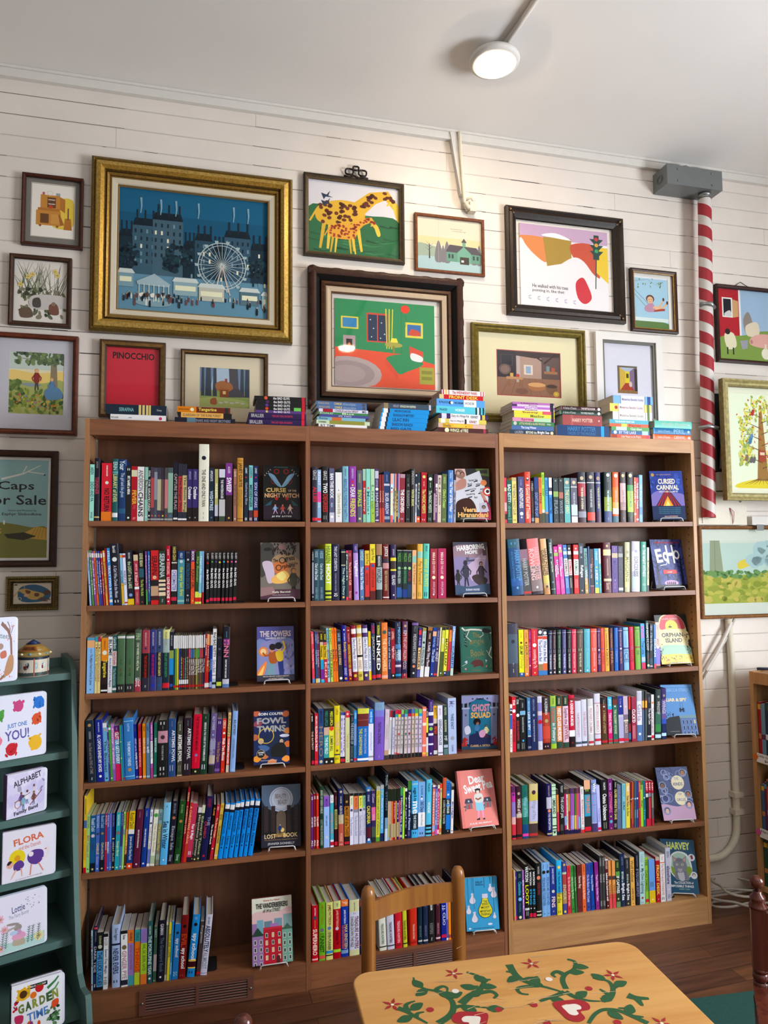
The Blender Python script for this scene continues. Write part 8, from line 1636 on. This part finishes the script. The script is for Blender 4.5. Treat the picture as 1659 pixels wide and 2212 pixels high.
def cv_alpha():
    a=Art('d9d4ee'); leafy(a,.0,.0,1,1,['cfc8ea','e2def4'],30,.12,3); a.text('ALPHABET',.14,.1,.9,.24,'2c2436',.02,-.2)
    for x,y,c,s in ((.36,.78,'6a4a8a','8a5a40'),(.52,.76,'e8e4ee','6a4030'),(.7,.66,'d8d0e0','8a5a40'),(.7,.82,'7a4a3a','a06a4a'),(.42,.86,'8ab0c8','6a4030')): figure(a,x,y,.34,c,s,'2c1c1c','6a86a8')
    a.line([(.18,.66),(.6,.5)],.012,'5a4a60'); a.line([(.6,.8),(.92,.5)],.02,'8a4a3a'); a.ring(.28,.72,.09,.015,'b98a5c'); a.text('Family Band',.18,.84,.82,.96,'2c2436',.02,-.12); return a
def cv_flora():
    a=Art('ece9f5'); a.text('FLORA',.2,.13,.8,.27,'dd7a5c',.03,-.14); a.text('and the Ostrich',.3,.3,.74,.38,'d8806a',.01,-.12); a.circ(.28,.54,.16,'ecd83c'); a.circ(.28,.55,.06,'e0a83c'); a.blob([(.22,.66),(.34,.6),(.42,.7),(.34,.8),(.22,.78)],'6a4a9a'); a.circ(.14,.66,.07,'e8b8a8'); a.blob([(.08,.64),(.12,.58),(.18,.6),(.12,.66)],'3a2a3a'); a.line([(.26,.78),(.16,.95)],.035,'e8b8a8',False,.015); a.line([(.36,.76),(.38,.93)],.035,'e8b8a8',False,.015)
    a.blob([(.5,.5),(.62,.44),(.78,.48),(.8,.62),(.7,.74),(.56,.72),(.48,.62)],'6a4a9a'); a.circ(.55,.52,.05,'efe9f0'); a.line([(.78,.66),(.88,.62),(.9,.48)],.05,'efe4ea',False,.03); a.circ(.89,.46,.035,'efe4ea'); a.poly([(.86,.45),(.8,.47),(.86,.48)],'d9806a'); a.line([(.56,.72),(.54,.94)],.025,'dd9a8a'); a.line([(.7,.72),(.8,.9)],.025,'dd9a8a'); a.text('An Opposites Book by Molly Idle',.25,.955,.78,.985,'9a8a9a',.0,-.06); return a
def cv_lottie():
    a=Art('e6e4f2'); a.text('Lottie',.34,.2,.6,.32,'4a5a8a',.01,-.12); a.text('The Fairy Bunny',.28,.34,.68,.43,'8a96b0',.0,-.12); a.blob([(.0,.8),(.4,.84),(1,.78),(1,1),(0,1)],'b9d8d4')
    a.blob([(.36,.9),(.4,.78),(.56,.78),(.6,.92)],'b9b09a'); a.blob([(.34,.76),(.44,.66),(.6,.72),(.6,.8),(.42,.82)],'e0a8c4'); a.ell(.46,.6,.08,.06,'a39a94'); a.ell(.36,.52,.13,.025,'a39a94',False,12,.1); a.ell(.32,.6,.12,.02,'b8aea8',False,12,-.2); a.circ(.48,.68,.05,'c9a0c0'); a.ell(.38,.68,.08,.04,'bcd0e8')
    for x,y,r in ((.1,.38,.09),(.2,.58,.08),(.12,.9,.08),(.88,.85,.1)): 
        for k in range(8): a.ell(x+r*.6*math.cos(k*.785),y+r*.5*math.sin(k*.785),r*.5,r*.25,['e8b8cc','e8b8cc','e8dca8','dfe6f4'][int(r*100)%4],k>0,8,k*.785)
        a.circ(x,y,r*.25,'c9a050')
    for x in (.15,.22,.66,.74,.86):
        a.line([(x,.92),(x+.03,.62)],.008,'5a7a70')
        for k in range(7): a.line([(x+.004*k,.9-.04*k),(x+.05+.004*k,.87-.04*k)],.012,'6a8a80',k>0,.002); a.line([(x+.004*k,.9-.04*k),(x-.04+.004*k,.87-.04*k)],.012,'6a8a80',True,.002)
    leafy(a,.6,.08,.9,.3,['98a0b8'],16,.012,4); return a
def cv_garden():
    a=Art('eef0f6'); a.rect(.3,.06,.7,.14,'222'); a.text('HELLO, WORLD!',.33,.08,.67,.12,'fff',.02); a.circ(.22,.2,.12,'e8b83c'); leafy(a,.1,.08,.34,.32,['e8b83c'],24,.04,3); a.circ(.22,.2,.075,'5a3a20'); a.circ(.54,.16,.085,'c8323a'); a.blob([(.5,.09),(.56,.07),(.6,.1),(.55,.12)],'4a7a40'); a.circ(.42,.27,.065,'e8803a'); a.line([(.7,.22),(.85,.12),(.93,.04)],.06,'4a8a5a',False,.03); a.line([(.72,.32),(.86,.26),(.93,.16)],.05,'6aa86a',False,.03)
    for i,(s,x) in enumerate((('G',.12),('A',.26),('R',.4),('D',.54),('E',.68),('N',.8))): a.text(s,x,.38-.02*i,x+.12,.56-.02*i,['7a8a4a','4a6a40','9aa04a'][i%3],.05,-.1)
    a.text('TIME',.3,.58,.72,.74,'5a8ac8',.02,-.1); a.blob([(.8,.5),(.92,.48),(.92,.6),(.8,.64)],'e0603a'); a.blob([(.06,.58),(.22,.6),(.2,.74),(.08,.72)],'c8406a'); leafy(a,.02,.28,.12,.5,['c8323a','8a3a6a'],10,.03,5); leafy(a,.7,.62,.98,.95,['4a7a50','6a9a60','2c4a3a'],26,.04,6); leafy(a,.04,.78,.6,.97,['e0603a','6a9a60','8a4a8a','e8b83c'],26,.05,7); return a
GL=[('critters',cv_critters,'white board book with bare tree, standing beside the round tin','dfe2f2',.022),('one',cv_one,'large white board book with bright round shapes on the green shelf','e0e2f2',.018),('alpha',cv_alpha,'lilac board book with group of musicians on the green shelf','6a4a7a',.026),
('flora',cv_flora,'white board book with yellow and purple dancers on the green shelf','8a7a8a',.016),('lottie',cv_lottie,'white board book with rabbit and flowers on the green shelf','b9c4dc',.018),('garden',cv_garden,'board book covered in vegetables on the lowest green shelf','3a2a2a',.03)]
for nm,fn,lab,sp,t in GL:
    x,y,z,yaw,lean,w,h=GBX[nm]; lean=min(lean,.3); art=fn(); art.asp=w/h
    z+=t*math.sin(max(lean,0)); o=thing('board_book',lab.capitalize(),'book',(x,y,z),(-lean,0,yaw),'board books on the green shelf'); m=MB(); bt=.0025
    def rr(x0,x1,z0,z1,r): 
        return [(x0,z0)]+[(x1-r+r*math.cos(a),z0+r+r*math.sin(a)) for a in [-math.pi/2+i*math.pi/8 for i in range(5)]]+[(x1-r+r*math.cos(a),z1-r+r*math.sin(a)) for a in [i*math.pi/8 for i in range(5)]]+[(x0,z1)]
    m.prism(rr(0,w,0,h,.011),'y',0,bt,'e6e8f4'); m.prism(rr(0,w,0,h,.011),'y',t-bt,t,sp); m.box(-.001,0,0,.001,t,h,sp); m.art(art,.002,h-.002,-.0001,w-.010,h-.004,.00003); m.build('cover',M_COVER,o)
    p=MB(); n=5
    for k in range(n): a0=bt+.0005+(t-2*bt-.001)*k/n; p.prism(rr(.002,w-.001-.0004*k,.001,h-.001-.0006*(k%3),.011),'y',a0,a0+(t-2*bt-.001)/n-.0006,['dfe3ee','c9d6e8','e6e0ee'][k%3])
    p.build('pages',M_PRINT,o)
# round carousel tin
to=thing('round_tin','round tin painted like a merry-go-round on the green shelf','tin',(-.974,.045,1.2055)); to.scale=(.92,.92,.9); m=MB(); n=24; r=.056; hb_=.082
m.lathe([(r,0),(r+.001,.003),(r,.006),(r,hb_-.004),(r+.002,hb_)],n=n,c='a89c90')
def on_cyl(m,a,u0,u1,z0,z1,rr,eps=.00012):
    # wrap a flat drawing round the tin between two angles, clipped finely enough to follow the curve
    for vs,fs,c,l in a.items:
        m.add([((rr+eps*l)*math.cos(u0+(u1-u0)*u),(rr+eps*l)*math.sin(u0+(u1-u0)*u),z1-(z1-z0)*v) for u,v in vs],fs,c)
for q in range(12):
    a=Art(None,.5); 
    for k in range(4): a.rect(k/4,0,(k+1)/4+.002,.16,'2a3a4a',k>0); 
    for k in range(4): a.rect(k/4,.16,(k+1)/4+.002,.82,'d8d0c0',True)
    for k in range(4): a.rect(k/4,.82,(k+1)/4+.002,1,'4a5a54',True)
    a.blob([(.5,.35),(.8,.3),(.95,.5),(.7,.65)],'9cc8d0')
    if q%2==0: a.blob([(.2,.5),(.5,.46),(.72,.42),(.75,.3),(.88,.38),(.8,.56),(.6,.66),(.3,.68)],'e8e6e0' if q%4==0 else '4a2c24'); a.blob([(.38,.48),(.6,.46),(.6,.62),(.4,.62)],'8a3a3a'); a.rect(.28,.65,.33,.85,'e8e6e0'); a.rect(.66,.62,.71,.84,'e8e6e0',True); a.circ(.5,.4,.06,'2a2224')
    else: a.rect(.4,.1,.55,.98,'a04a40'); a.rect(.46,.1,.5,.98,'d8a890')
    u0=2*math.pi*q/12+math.pi; on_cyl(m,a,u0,u0+2*math.pi/12,.004,hb_-.004,r+.0006)
m.build('body',M_COVER,to); m=MB(); z=hb_
m.lathe([(r+.003,z-.006),(r+.005,z),(r+.005,z+.012)],n=n,c='a8925c'); m.lathe([(r+.006,z+.012),(r*.45,z+.040)],n=n,c='a5854a'); m.lathe([(r*.47,z+.041),(.004,z+.056),(.0005,z+.057)],n=n,c='2a3a66')
for q in range(12):
    a0=2*math.pi*q/12; m.lathe([(.001,-.006),(.008,0),(.001,.006)],(r+.003)*math.cos(a0),(r+.003)*math.sin(a0),z+.006,8,'7aa0a8' if q%2 else 'e0d8b8')
vs,fs,asp=glyphs('CARROUSEL',.02)
cen=-math.pi/2+math.atan2(-.972-CAMD[0][0],CAMD[0][1]*-1)*-.0-.18; sp_=1.0
for a in (cen,): 
    def cone(u,v): an=cen-sp_/2+sp_*u; k=.25+.35*v; rr_=(r+.006)+(r*.45-(r+.006))*k; return ((rr_+.001)*math.cos(an),(rr_+.001)*math.sin(an),z+.012+.030*k+.0012)
    m.add([cone(-.1+1.2*i/10,-.3) for i in range(11)]+[cone(-.1+1.2*i/10,1.3) for i in range(11)],[(i,i+1,12+i,11+i) for i in range(10)],'a0602c')
    m.add([tuple(x+y for x,y in zip(cone(u,v),(0,-.0006,.0006))) for u,v in vs],fs,'2a2222')
m.build('lid',M_COVER,to)

# ---------------- table with painted flowers
TZ=.52; th=R(-5.0); ctr=Vector((-.0388,-.8508,0)); to=thing('painted_table','low varnished pine table painted with hearts and green vines','table',(ctr.x,ctr.y,0),(0,0,th)); TW,TD=.80,.78
def rrect(w,d,r,n=6,y0=0):
    o=[]
    for cx,cy,a0 in ((w-r,-r,0),(r,-r,90),(r,-d+r,180),(w-r,-d+r,270)):
        for i in range(n+1): a=R(a0+90*i/n); o.append((cx+r*math.cos(a),cy+r*math.sin(a)))
    return o
m=MB(); m.prism(rrect(TW,TD,.05),'z',TZ-.022,TZ); o_=m.build('table_top',M_TABLE,to)
bv=o_.modifiers.new('edge','BEVEL'); bv.width=.004; bv.segments=3; bv.limit_method='ANGLE'
m=MB(); m.box(.09,-.11,TZ-.09,TW-.09,-.09,TZ-.0225); m.box(.09,-TD+.09,TZ-.09,TW-.09,-TD+.11,TZ-.0225); m.box(.09,-TD+.11,TZ-.09,.11,-.11,TZ-.0225); m.box(TW-.11,-TD+.11,TZ-.09,TW-.09,-.11,TZ-.0225); m.build('apron',M_TABLE,to)
for x in (.1,TW-.1):
    for y in (-.1,-TD+.1):
        m=MB(); m.lathe([(.018,0),(.026,.05),(.03,.25),(.024,.36),(.03,TZ-.1),(.03,TZ-.0225)],x,y,0,14); m.build('leg',M_TABLE,to)
a=Art(None,1); G_='2a5c36'; RD='a8232c'
def vine(pts,w=.022,w2=.005): 
    n=len(pts);o=[]
    for i in range(n-1):
        p0,p1,p2,p3=pts[max(i-1,0)],pts[i],pts[i+1],pts[min(i+2,n-1)]
        for j in range(5):
            t=j/5;t2=t*t;t3=t2*t; o.append(tuple(.5*(2*p1[q]+(p2[q]-p0[q])*t+(2*p0[q]-5*p1[q]+4*p2[q]-p3[q])*t2+(3*p1[q]-p0[q]-3*p2[q]+p3[q])*t3) for q in (0,1)))
    o.append(pts[-1]); a.line(o,w,G_,False,w2)
def leaf(x,y,ang,L=.05,W_=.018): 
    ca,sa=math.cos(ang),math.sin(ang); a.blob([(x+ca*u-sa*v,y+sa*u+ca*v) for u,v in ((0,0),(L*.4,W_*.5),(L,W_*.1),(L*.5,-W_*.4))],G_)
def flower(x,y,s,rot):
    for k in range(5): t=rot+k*1.256; a.poly([(x,y),(x+s*.5*math.cos(t-.35),y+s*.5*math.sin(t-.35)),(x+s*math.cos(t),y+s*math.sin(t)),(x+s*.5*math.cos(t+.35),y+s*.5*math.sin(t+.35))],RD,k>0)
    a.circ(x,y,s*.15,'eec')
def heart(x,y,s,rot,c):
    ca,sa=math.cos(rot),math.sin(rot); a.blob([(x+ca*u*s-sa*v*s,y+sa*u*s+ca*v*s) for u,v in ((0,.9),(.55,.35),(.85,-.1),(.75,-.55),(.35,-.7),(0,-.4),(-.35,-.7),(-.75,-.55),(-.85,-.1),(-.55,.35))],c)
TB={'v': [(0.026, 0.006, [(0.199, 0.299), (0.24, 0.274), (0.264, 0.241), (0.272, 0.197), (0.256, 0.164), (0.235, 0.135), (0.204, 0.116), (0.18, 0.08), (0.181, 0.042)]), (0.022, 0.006, [(0.259, 0.153), (0.237, 0.13), (0.263, 0.114), (0.276, 0.127), (0.269, 0.149)]), (0.02, 0.006, [(0.266, 0.235), (0.294, 0.23), (0.333, 0.241), (0.376, 0.259)]), (0.03, 0.01, [(0.297, 0.219), (0.337, 0.184), (0.372, 0.165), (0.405, 0.123), (0.399, 0.083), (0.368, 0.05)]), (0.022, 0.006, [(0.405, 0.11), (0.435, 0.11)]), (0.02, 0.008, [(0.379, 0.144), (0.356, 0.135), (0.339, 0.127)]), (0.022, 0.008, [(0.376, 0.175), (0.412, 0.176), (0.424, 0.198), (0.408, 0.214)]), (0.022, 0.008, [(0.093, 0.198), (0.116, 0.22), (0.139, 0.254), (0.167, 0.292)]), (0.024, 0.006, [(0.119, 0.223), (0.123, 0.187), (0.156, 0.173)]), (0.02, 0.006, [(0.139, 0.254), (0.149, 0.238), (0.171, 0.235)]), (0.028, 0.008, [(0.527, 0.037), (0.526, 0.095), (0.539, 0.137), (0.567, 0.17), (0.599, 0.192), (0.642, 0.23)]), (0.02, 0.006, [(0.538, 0.139), (0.563, 0.129), (0.593, 0.132)]), (0.02, 0.008, [(0.53, 0.085), (0.501, 0.076)]), (0.012, 0.02, [(0.741, 0.049), (0.76, 0.07), (0.738, 0.111), (0.693, 0.136), (0.669, 0.168), (0.66, 0.215)]), (0.024, 0.008, [(0.689, 0.136), (0.674, 0.114), (0.651, 0.125), (0.654, 0.145)]), (0.022, 0.006, [(0.651, 0.228), (0.67, 0.266), (0.703, 0.29), (0.738, 0.301)]), (0.024, 0.012, [(0.649, 0.231), (0.61, 0.243), (0.548, 0.26)]), (0.02, 0.008, [(0.578, 0.179), (0.539, 0.174), (0.504, 0.179), (0.504, 0.206), (0.527, 0.218)]), (0.026, 0.008, [(0.746, 0.298), (0.779, 0.289), (0.811, 0.248), (0.816, 0.202), (0.775, 0.175)]), (0.02, 0.006, [(0.814, 0.243), (0.84, 0.236)]), (0.02, 0.006, [(0.784, 0.279), (0.775, 0.258), (0.768, 0.239)]), (0.034, 0.012, [(0.84, 0.291), (0.86, 0.309), (0.898, 0.321)]), (0.028, 0.01, [(0.86, 0.309), (0.857, 0.352)]), (0.012, 0.02, [(0.65, 0.396), (0.689, 0.36), (0.728, 0.344), (0.77, 0.358), (0.8, 0.395), (0.827, 0.435)]), (0.02, 0.006, [(0.784, 0.372), (0.803, 0.357), (0.776, 0.346)]), (0.02, 0.006, [(0.8, 0.395), (0.831, 0.404)])], 'l': [(0.211, 0.118, 2.5), (0.195, 0.108, -2.0), (0.241, 0.155, 0.2), (0.336, 0.187, -0.5), (0.369, 0.152, -2.6), (0.388, 0.138, 0.3), (0.385, 0.08, 0.8), (0.267, 0.178, -0.4), (0.13, 0.25, 2.8), (0.13, 0.217, -0.6), (0.533, 0.112, 2.6), (0.55, 0.148, 0.6), (0.563, 0.17, -1.0), (0.71, 0.124, 0.2), (0.742, 0.091, 0.4), (0.67, 0.266, -0.5), (0.59, 0.248, 0.8), (0.79, 0.28, 2.6), (0.823, 0.232, -0.3), (0.81, 0.198, -2.2), (0.736, 0.354, 1.0), (0.792, 0.382, -1.0), (0.369, 0.26, 0.2), (0.294, 0.23, 0.7)], 'f': [(0.322, 0.05), (0.08, 0.178), (0.605, 0.05), (0.85, 0.175), (0.868, 0.444)], 'd': [(0.298, 0.15, 'ece4d8'), (0.627, 0.152, 'ece4d8'), (0.192, 0.229, 'a8232c'), (0.404, 0.274, 'a8232c'), (0.522, 0.275, 'a8232c'), (0.734, 0.23, 'a8232c'), (0.738, 0.411, 'a8232c'), (0.526, 0.37, 'a8232c')], 'h': [((0.305, 0.311), -2.0), ((0.631, 0.32), 2.3)]}
for w,w2,p in TB['v']: vine(p,w,w2)
for x,y,t in TB['l']: leaf(x,y,t,.055,.04)
for k,(x,y) in enumerate(TB['f']): flower(x,y,.036,.3+k)
for x,y,c in TB['d']: a.ell(x,y,.012,.012,c)
for (x,y),t in TB['h']: heart(x,y,.07,t,RD); heart(x-.012*math.sin(t)*0,y,.036,t,'ece4d8')
rn=random.Random(8)
for k in range(44): x,y=rn.gauss(.5,.17),rn.gauss(.25,.13); L=rn.uniform(.02,.1); a.line([(x,y),(x+L,y+rn.uniform(-.015,.015))],.003,rn.choice(['d3b48a','c9a878','b9a58c','e0c090']),k>0,.001)
m=MB()
for vs,fs,c,l in a.items: m.add([(.02+u*(TW-.04),-.02-v*(TD-.04),TZ+.0002+l*.000012) for u,v in vs],[tuple(f) for f in fs],c)
m.build('painted_decoration',M_PAINT,to)

# ---------------- chairs
c1=Vector((.107,-.4796,0)); c2=Vector((.4347,-.4275,0)); ca=math.atan2(c2.y-c1.y,c2.x-c1.x); cw=(c2-c1).length
co=thing('small_chair','small honey brown wooden chair behind the painted table','chair',c1,(0,0,ca)); rP=.023
for i,x in enumerate((0,cw)): m=MB(); m.lathe([(rP*.75,0),(rP,.02),(rP,.50),(rP*.99,.535),(rP*.86,.552),(rP*.55,.563),(.002,.567)],x,0,0,20); m.build('back_post',M_HONEY,co)
def slat(z0,z1):
    m=MB(); n=10; vs=[];fs=[]
    for i in range(n+1):
        t=i/n; x=.012+(cw-.024)*t; b=.016*math.sin(math.pi*t); e=.008*math.sin(math.pi*t)
        vs+=[(x,b-.006,z0+e*.4),(x,b+.006,z0+e*.4),(x,b+.006,z1+e),(x,b-.006,z1+e)]
    for i in range(n):
        for k in range(4): fs.append((i*4+k,i*4+(k+1)%4,i*4+4+(k+1)%4,i*4+4+k))
    fs+=[(0,3,2,1),(n*4,n*4+1,n*4+2,n*4+3)]; m.add(vs,fs); m.build('back_slat',M_HONEY,co)
slat(.455,.515)
m=MB(); m.prism([(.0,-.02),(cw,-.02),(cw-.005,-.28),(.005,-.28)],'z',.255,.275); m.build('seat',M_HONEY,co)
for x in (.02,cw-.02): m=MB(); m.lathe([(.017,0),(.02,.25),(.02,.255)],x,-.255,0,14); m.build('front_leg',M_HONEY,co)
for z in (.1,): 
    for x in (0,cw): m=MB(); m.tube([(x,0,z),(x*1.0+(.02 if x==0 else -.02),-.255,z)],.009,8); m.build('stretcher',M_HONEY,co)
    m=MB(); m.tube([(.01,-.13,z),(cw-.01,-.13,z)],.009,8); m.build('stretcher',M_HONEY,co)
def finial_chair(name,label,loc,rz,mat,H,w=.34,sd=.32,r=.02):
    o=thing(name,label,'chair',loc,(0,0,rz),'chairs with ball finials')
    for x in (0,w):
        m=MB(); zb=H-.30; 
        m.lathe([(.014,0),(.019,.06),(.021,.25),(.017,zb-.13),(.023,zb-.06),(.016,zb-.045),(.020,zb-.04),(.016,zb-.03),(.021,zb-.02),(.021,zb-.01)],x,0,0,16); m.lathe([(.017,zb-.01),(.023,zb),(.023,zb+.01),(.017,zb+.02)],x,0,0,16)
        m.lathe([(.021,zb+.018),(.023,zb+.03)],x,0,0,16); b=.021; m.box(x-b,-b,zb+.03,x+b,b,H-.095); m.lathe([(.026,H-.095),(.026,H-.088),(.018,H-.078),(.022,H-.07),(.022,H-.062),(.012,H-.052),(.012,H-.046)],x,0,0,18)
        m.lathe([(.006,H-.050)]+[(r*math.cos(t)+.0005,H-r+r*math.sin(t)) for t in [-1.2+i*.23 for i in range(13)]],x,0,0,20); m.build('back_post',mat,o)
    for z0,z1 in ((H-.185,H-.105),(H-.34,H-.29)): m=MB(); m.prism([(.018,z0),(w-.018,z0),(w-.018,z1-.005),(w/2,z1+.01),(.018,z1)],'y',-.009,.009); m.build('back_rail',mat,o)
    m=MB(); m.prism([(-.02,.02),(w+.02,.02),(w+.03,-sd),(-.03,-sd)],'z',.28,.302); m.build('seat',mat,o)
    for x in (-.01,w+.01): m=MB(); m.lathe([(.014,0),(.02,.1),(.021,.27),(.018,.28)],x,-sd+.03,0,14); m.build('front_leg',mat,o)
    for x in (0,w): m=MB(); m.tube([(x,0,.13),(x,-sd+.03,.13)],.009,8); m.build('stretcher',mat,o)
finial_chair('turned_chair','dark cherry red turned wooden chair with ball finial, right edge',(1.225,-.9,.009),R(-38),M_CHERRY,.62)
finial_chair('turned_chair','chair finial peeping up at the bottom edge in front of vent',(-.335,-1.073,0),R(-105),M_CHERRY,.60)

# ---------------- low shelf with price tags at the right
ang=math.atan2(-.972,.237); so=thing('low_bookshelf','low light brown bookshelf with handwritten price tags, right edge','bookshelf',(2.1,.035,0),(0,0,ang))
# local x runs along the front towards the camera, local y points away from the room
LW=1.0; D=.25; H=1.065
for x0,x1 in ((0,.018),(LW-.018,LW)): m=MB(); m.box(x0,0,0,x1,D,H); m.build('side_panel',M_OAKV,so)
m=MB(); m.box(.018,D-.006,0,LW-.018,D,H-.004); m.build('back_panel',M_BACK,so)
m=MB(); m.box(.018,.0,H-.055,LW-.018,.018,H-.002); m.build('top_rail',M_OAKV,so)
m=MB(); m.box(.018,.018,H-.022,LW-.018,D-.006,H-.004); m.build('top_panel',M_OAKV,so)
for z in (.685,.345,.09): m=MB(); m.box(.019,.003,z-.02,LW-.019,D-.007,z); m.build('shelf',M_OAKV,so)
def so_w(x,y,z): return Vector((2.1+x*math.cos(ang)-y*math.sin(ang),.035+x*math.sin(ang)+y*math.cos(ang),z))
rn=random.Random(11); cols=['b0303a','c9604a','d8c8a0','4a6a8a','e0b04a','7a9ab0','3a5a4a','c98a5a','6a3a5a','ddd','345','a44']
ORDW={0:'upper',1:'middle',2:'bottom'}
for ri,z in enumerate((.685,.345,.09)):
    x=.022
    for k in range(11):
        t=rn.uniform(.008,.02); h=rn.uniform(.20,.27) if ri<2 else rn.uniform(.19,.225); c=cols[(k*5+ri*3)%12]; lean=0
        book('picture_book','%s picture book, %s from the wall end, %s low shelf at right'%(cname(c).capitalize(),ordn(k),ORDW[ri]),t,h,.2,'P',c,['b %s 4 14'%cols[(k+4)%12],'b %s 60 70'%cols[(k+7)%12]],'picture books in the low shelf',so_w(x,.02,z+.0005),(0,0,ang)); x+=t+.001
for z,c1_,t1,t2,lab in ((.685,'d8722e','Little Golden','$4.99','white handwritten price tag with orange dot'),(.345,'d05a9a','Hardcover','$4 - $12','white handwritten price tag with pink dot')):
    o=thing('price_tag',lab+' taped to the low shelf','label',so_w(.0,-.0015,z),(0,R(4),ang)); m=MB(); m.box(.022,-.001,-.03,.13,-.0002,.012,'e6e2dc'); a=Art(None,2.6); a.text(t1,.06,.12,.8,.4,'333',.01); a.text(t2,.35,.55,.8,.85,'333',.02); m.art(a,.022,.012,-.0011,.108,.042); m.build('card',M_PRINT,o)
    m=MB(); m.prism([(.016+.013*math.cos(q),-.008+.013*math.sin(q)) for q in [i*math.pi/8 for i in range(16)]],'y',-.0022,-.0012,c1_); m.build('dot',M_PRINT,o)
o=thing('paper_sheet','white paper with dark pen lying on top of the low shelf','paper',so_w(.12,.09,H+.0005),(0,0,ang+.3)); m=MB(); m.box(-.05,-.07,0,.12,.07,.0015,'e6e4e0'); m.build('sheet',M_PRINT,o)
o=thing('marker_pen','dark blue marker pen on top of the low shelf','pen',so_w(.05,.09,H+.009),(0,0,ang+.9)); m=MB(); m.tube([(-.06,0,0),(.05,0,0)],.0065,10,'1f2c4a'); m.build('barrel',M_PAINT,o); m=MB(); m.tube([(.05,0,0),(.075,0,0)],.0072,10,'15203a'); m.build('cap',M_PAINT,o)
# rug
def rugmat():
    m,nt,b=nodes('green_pile_rug'); tc=N(nt,'ShaderNodeTexCoord'); t=N(nt,'ShaderNodeTexNoise'); t.inputs['Scale'].default_value=180; nt.links.new(tc.outputs['Object'],t.inputs['Vector']); cr=N(nt,'ShaderNodeValToRGB'); cr.color_ramp.elements[0].color=(*hx('0f3630'),1); cr.color_ramp.elements[1].color=(*hx('1d554c'),1); nt.links.new(t.outputs['Fac'],cr.inputs[0]); nt.links.new(cr.outputs[0],b.inputs['Base Color']); b.inputs['Roughness'].default_value=.95; return m
m=MB(); m.box(0,-1.7,0,.93,0,.008); o=m.build('green_rug',rugmat(),loc=(1.05,-.44,.0005),rot=(0,0,R(-6))); tag(o,'dark green rug on the wood floor at the bottom right','rug')
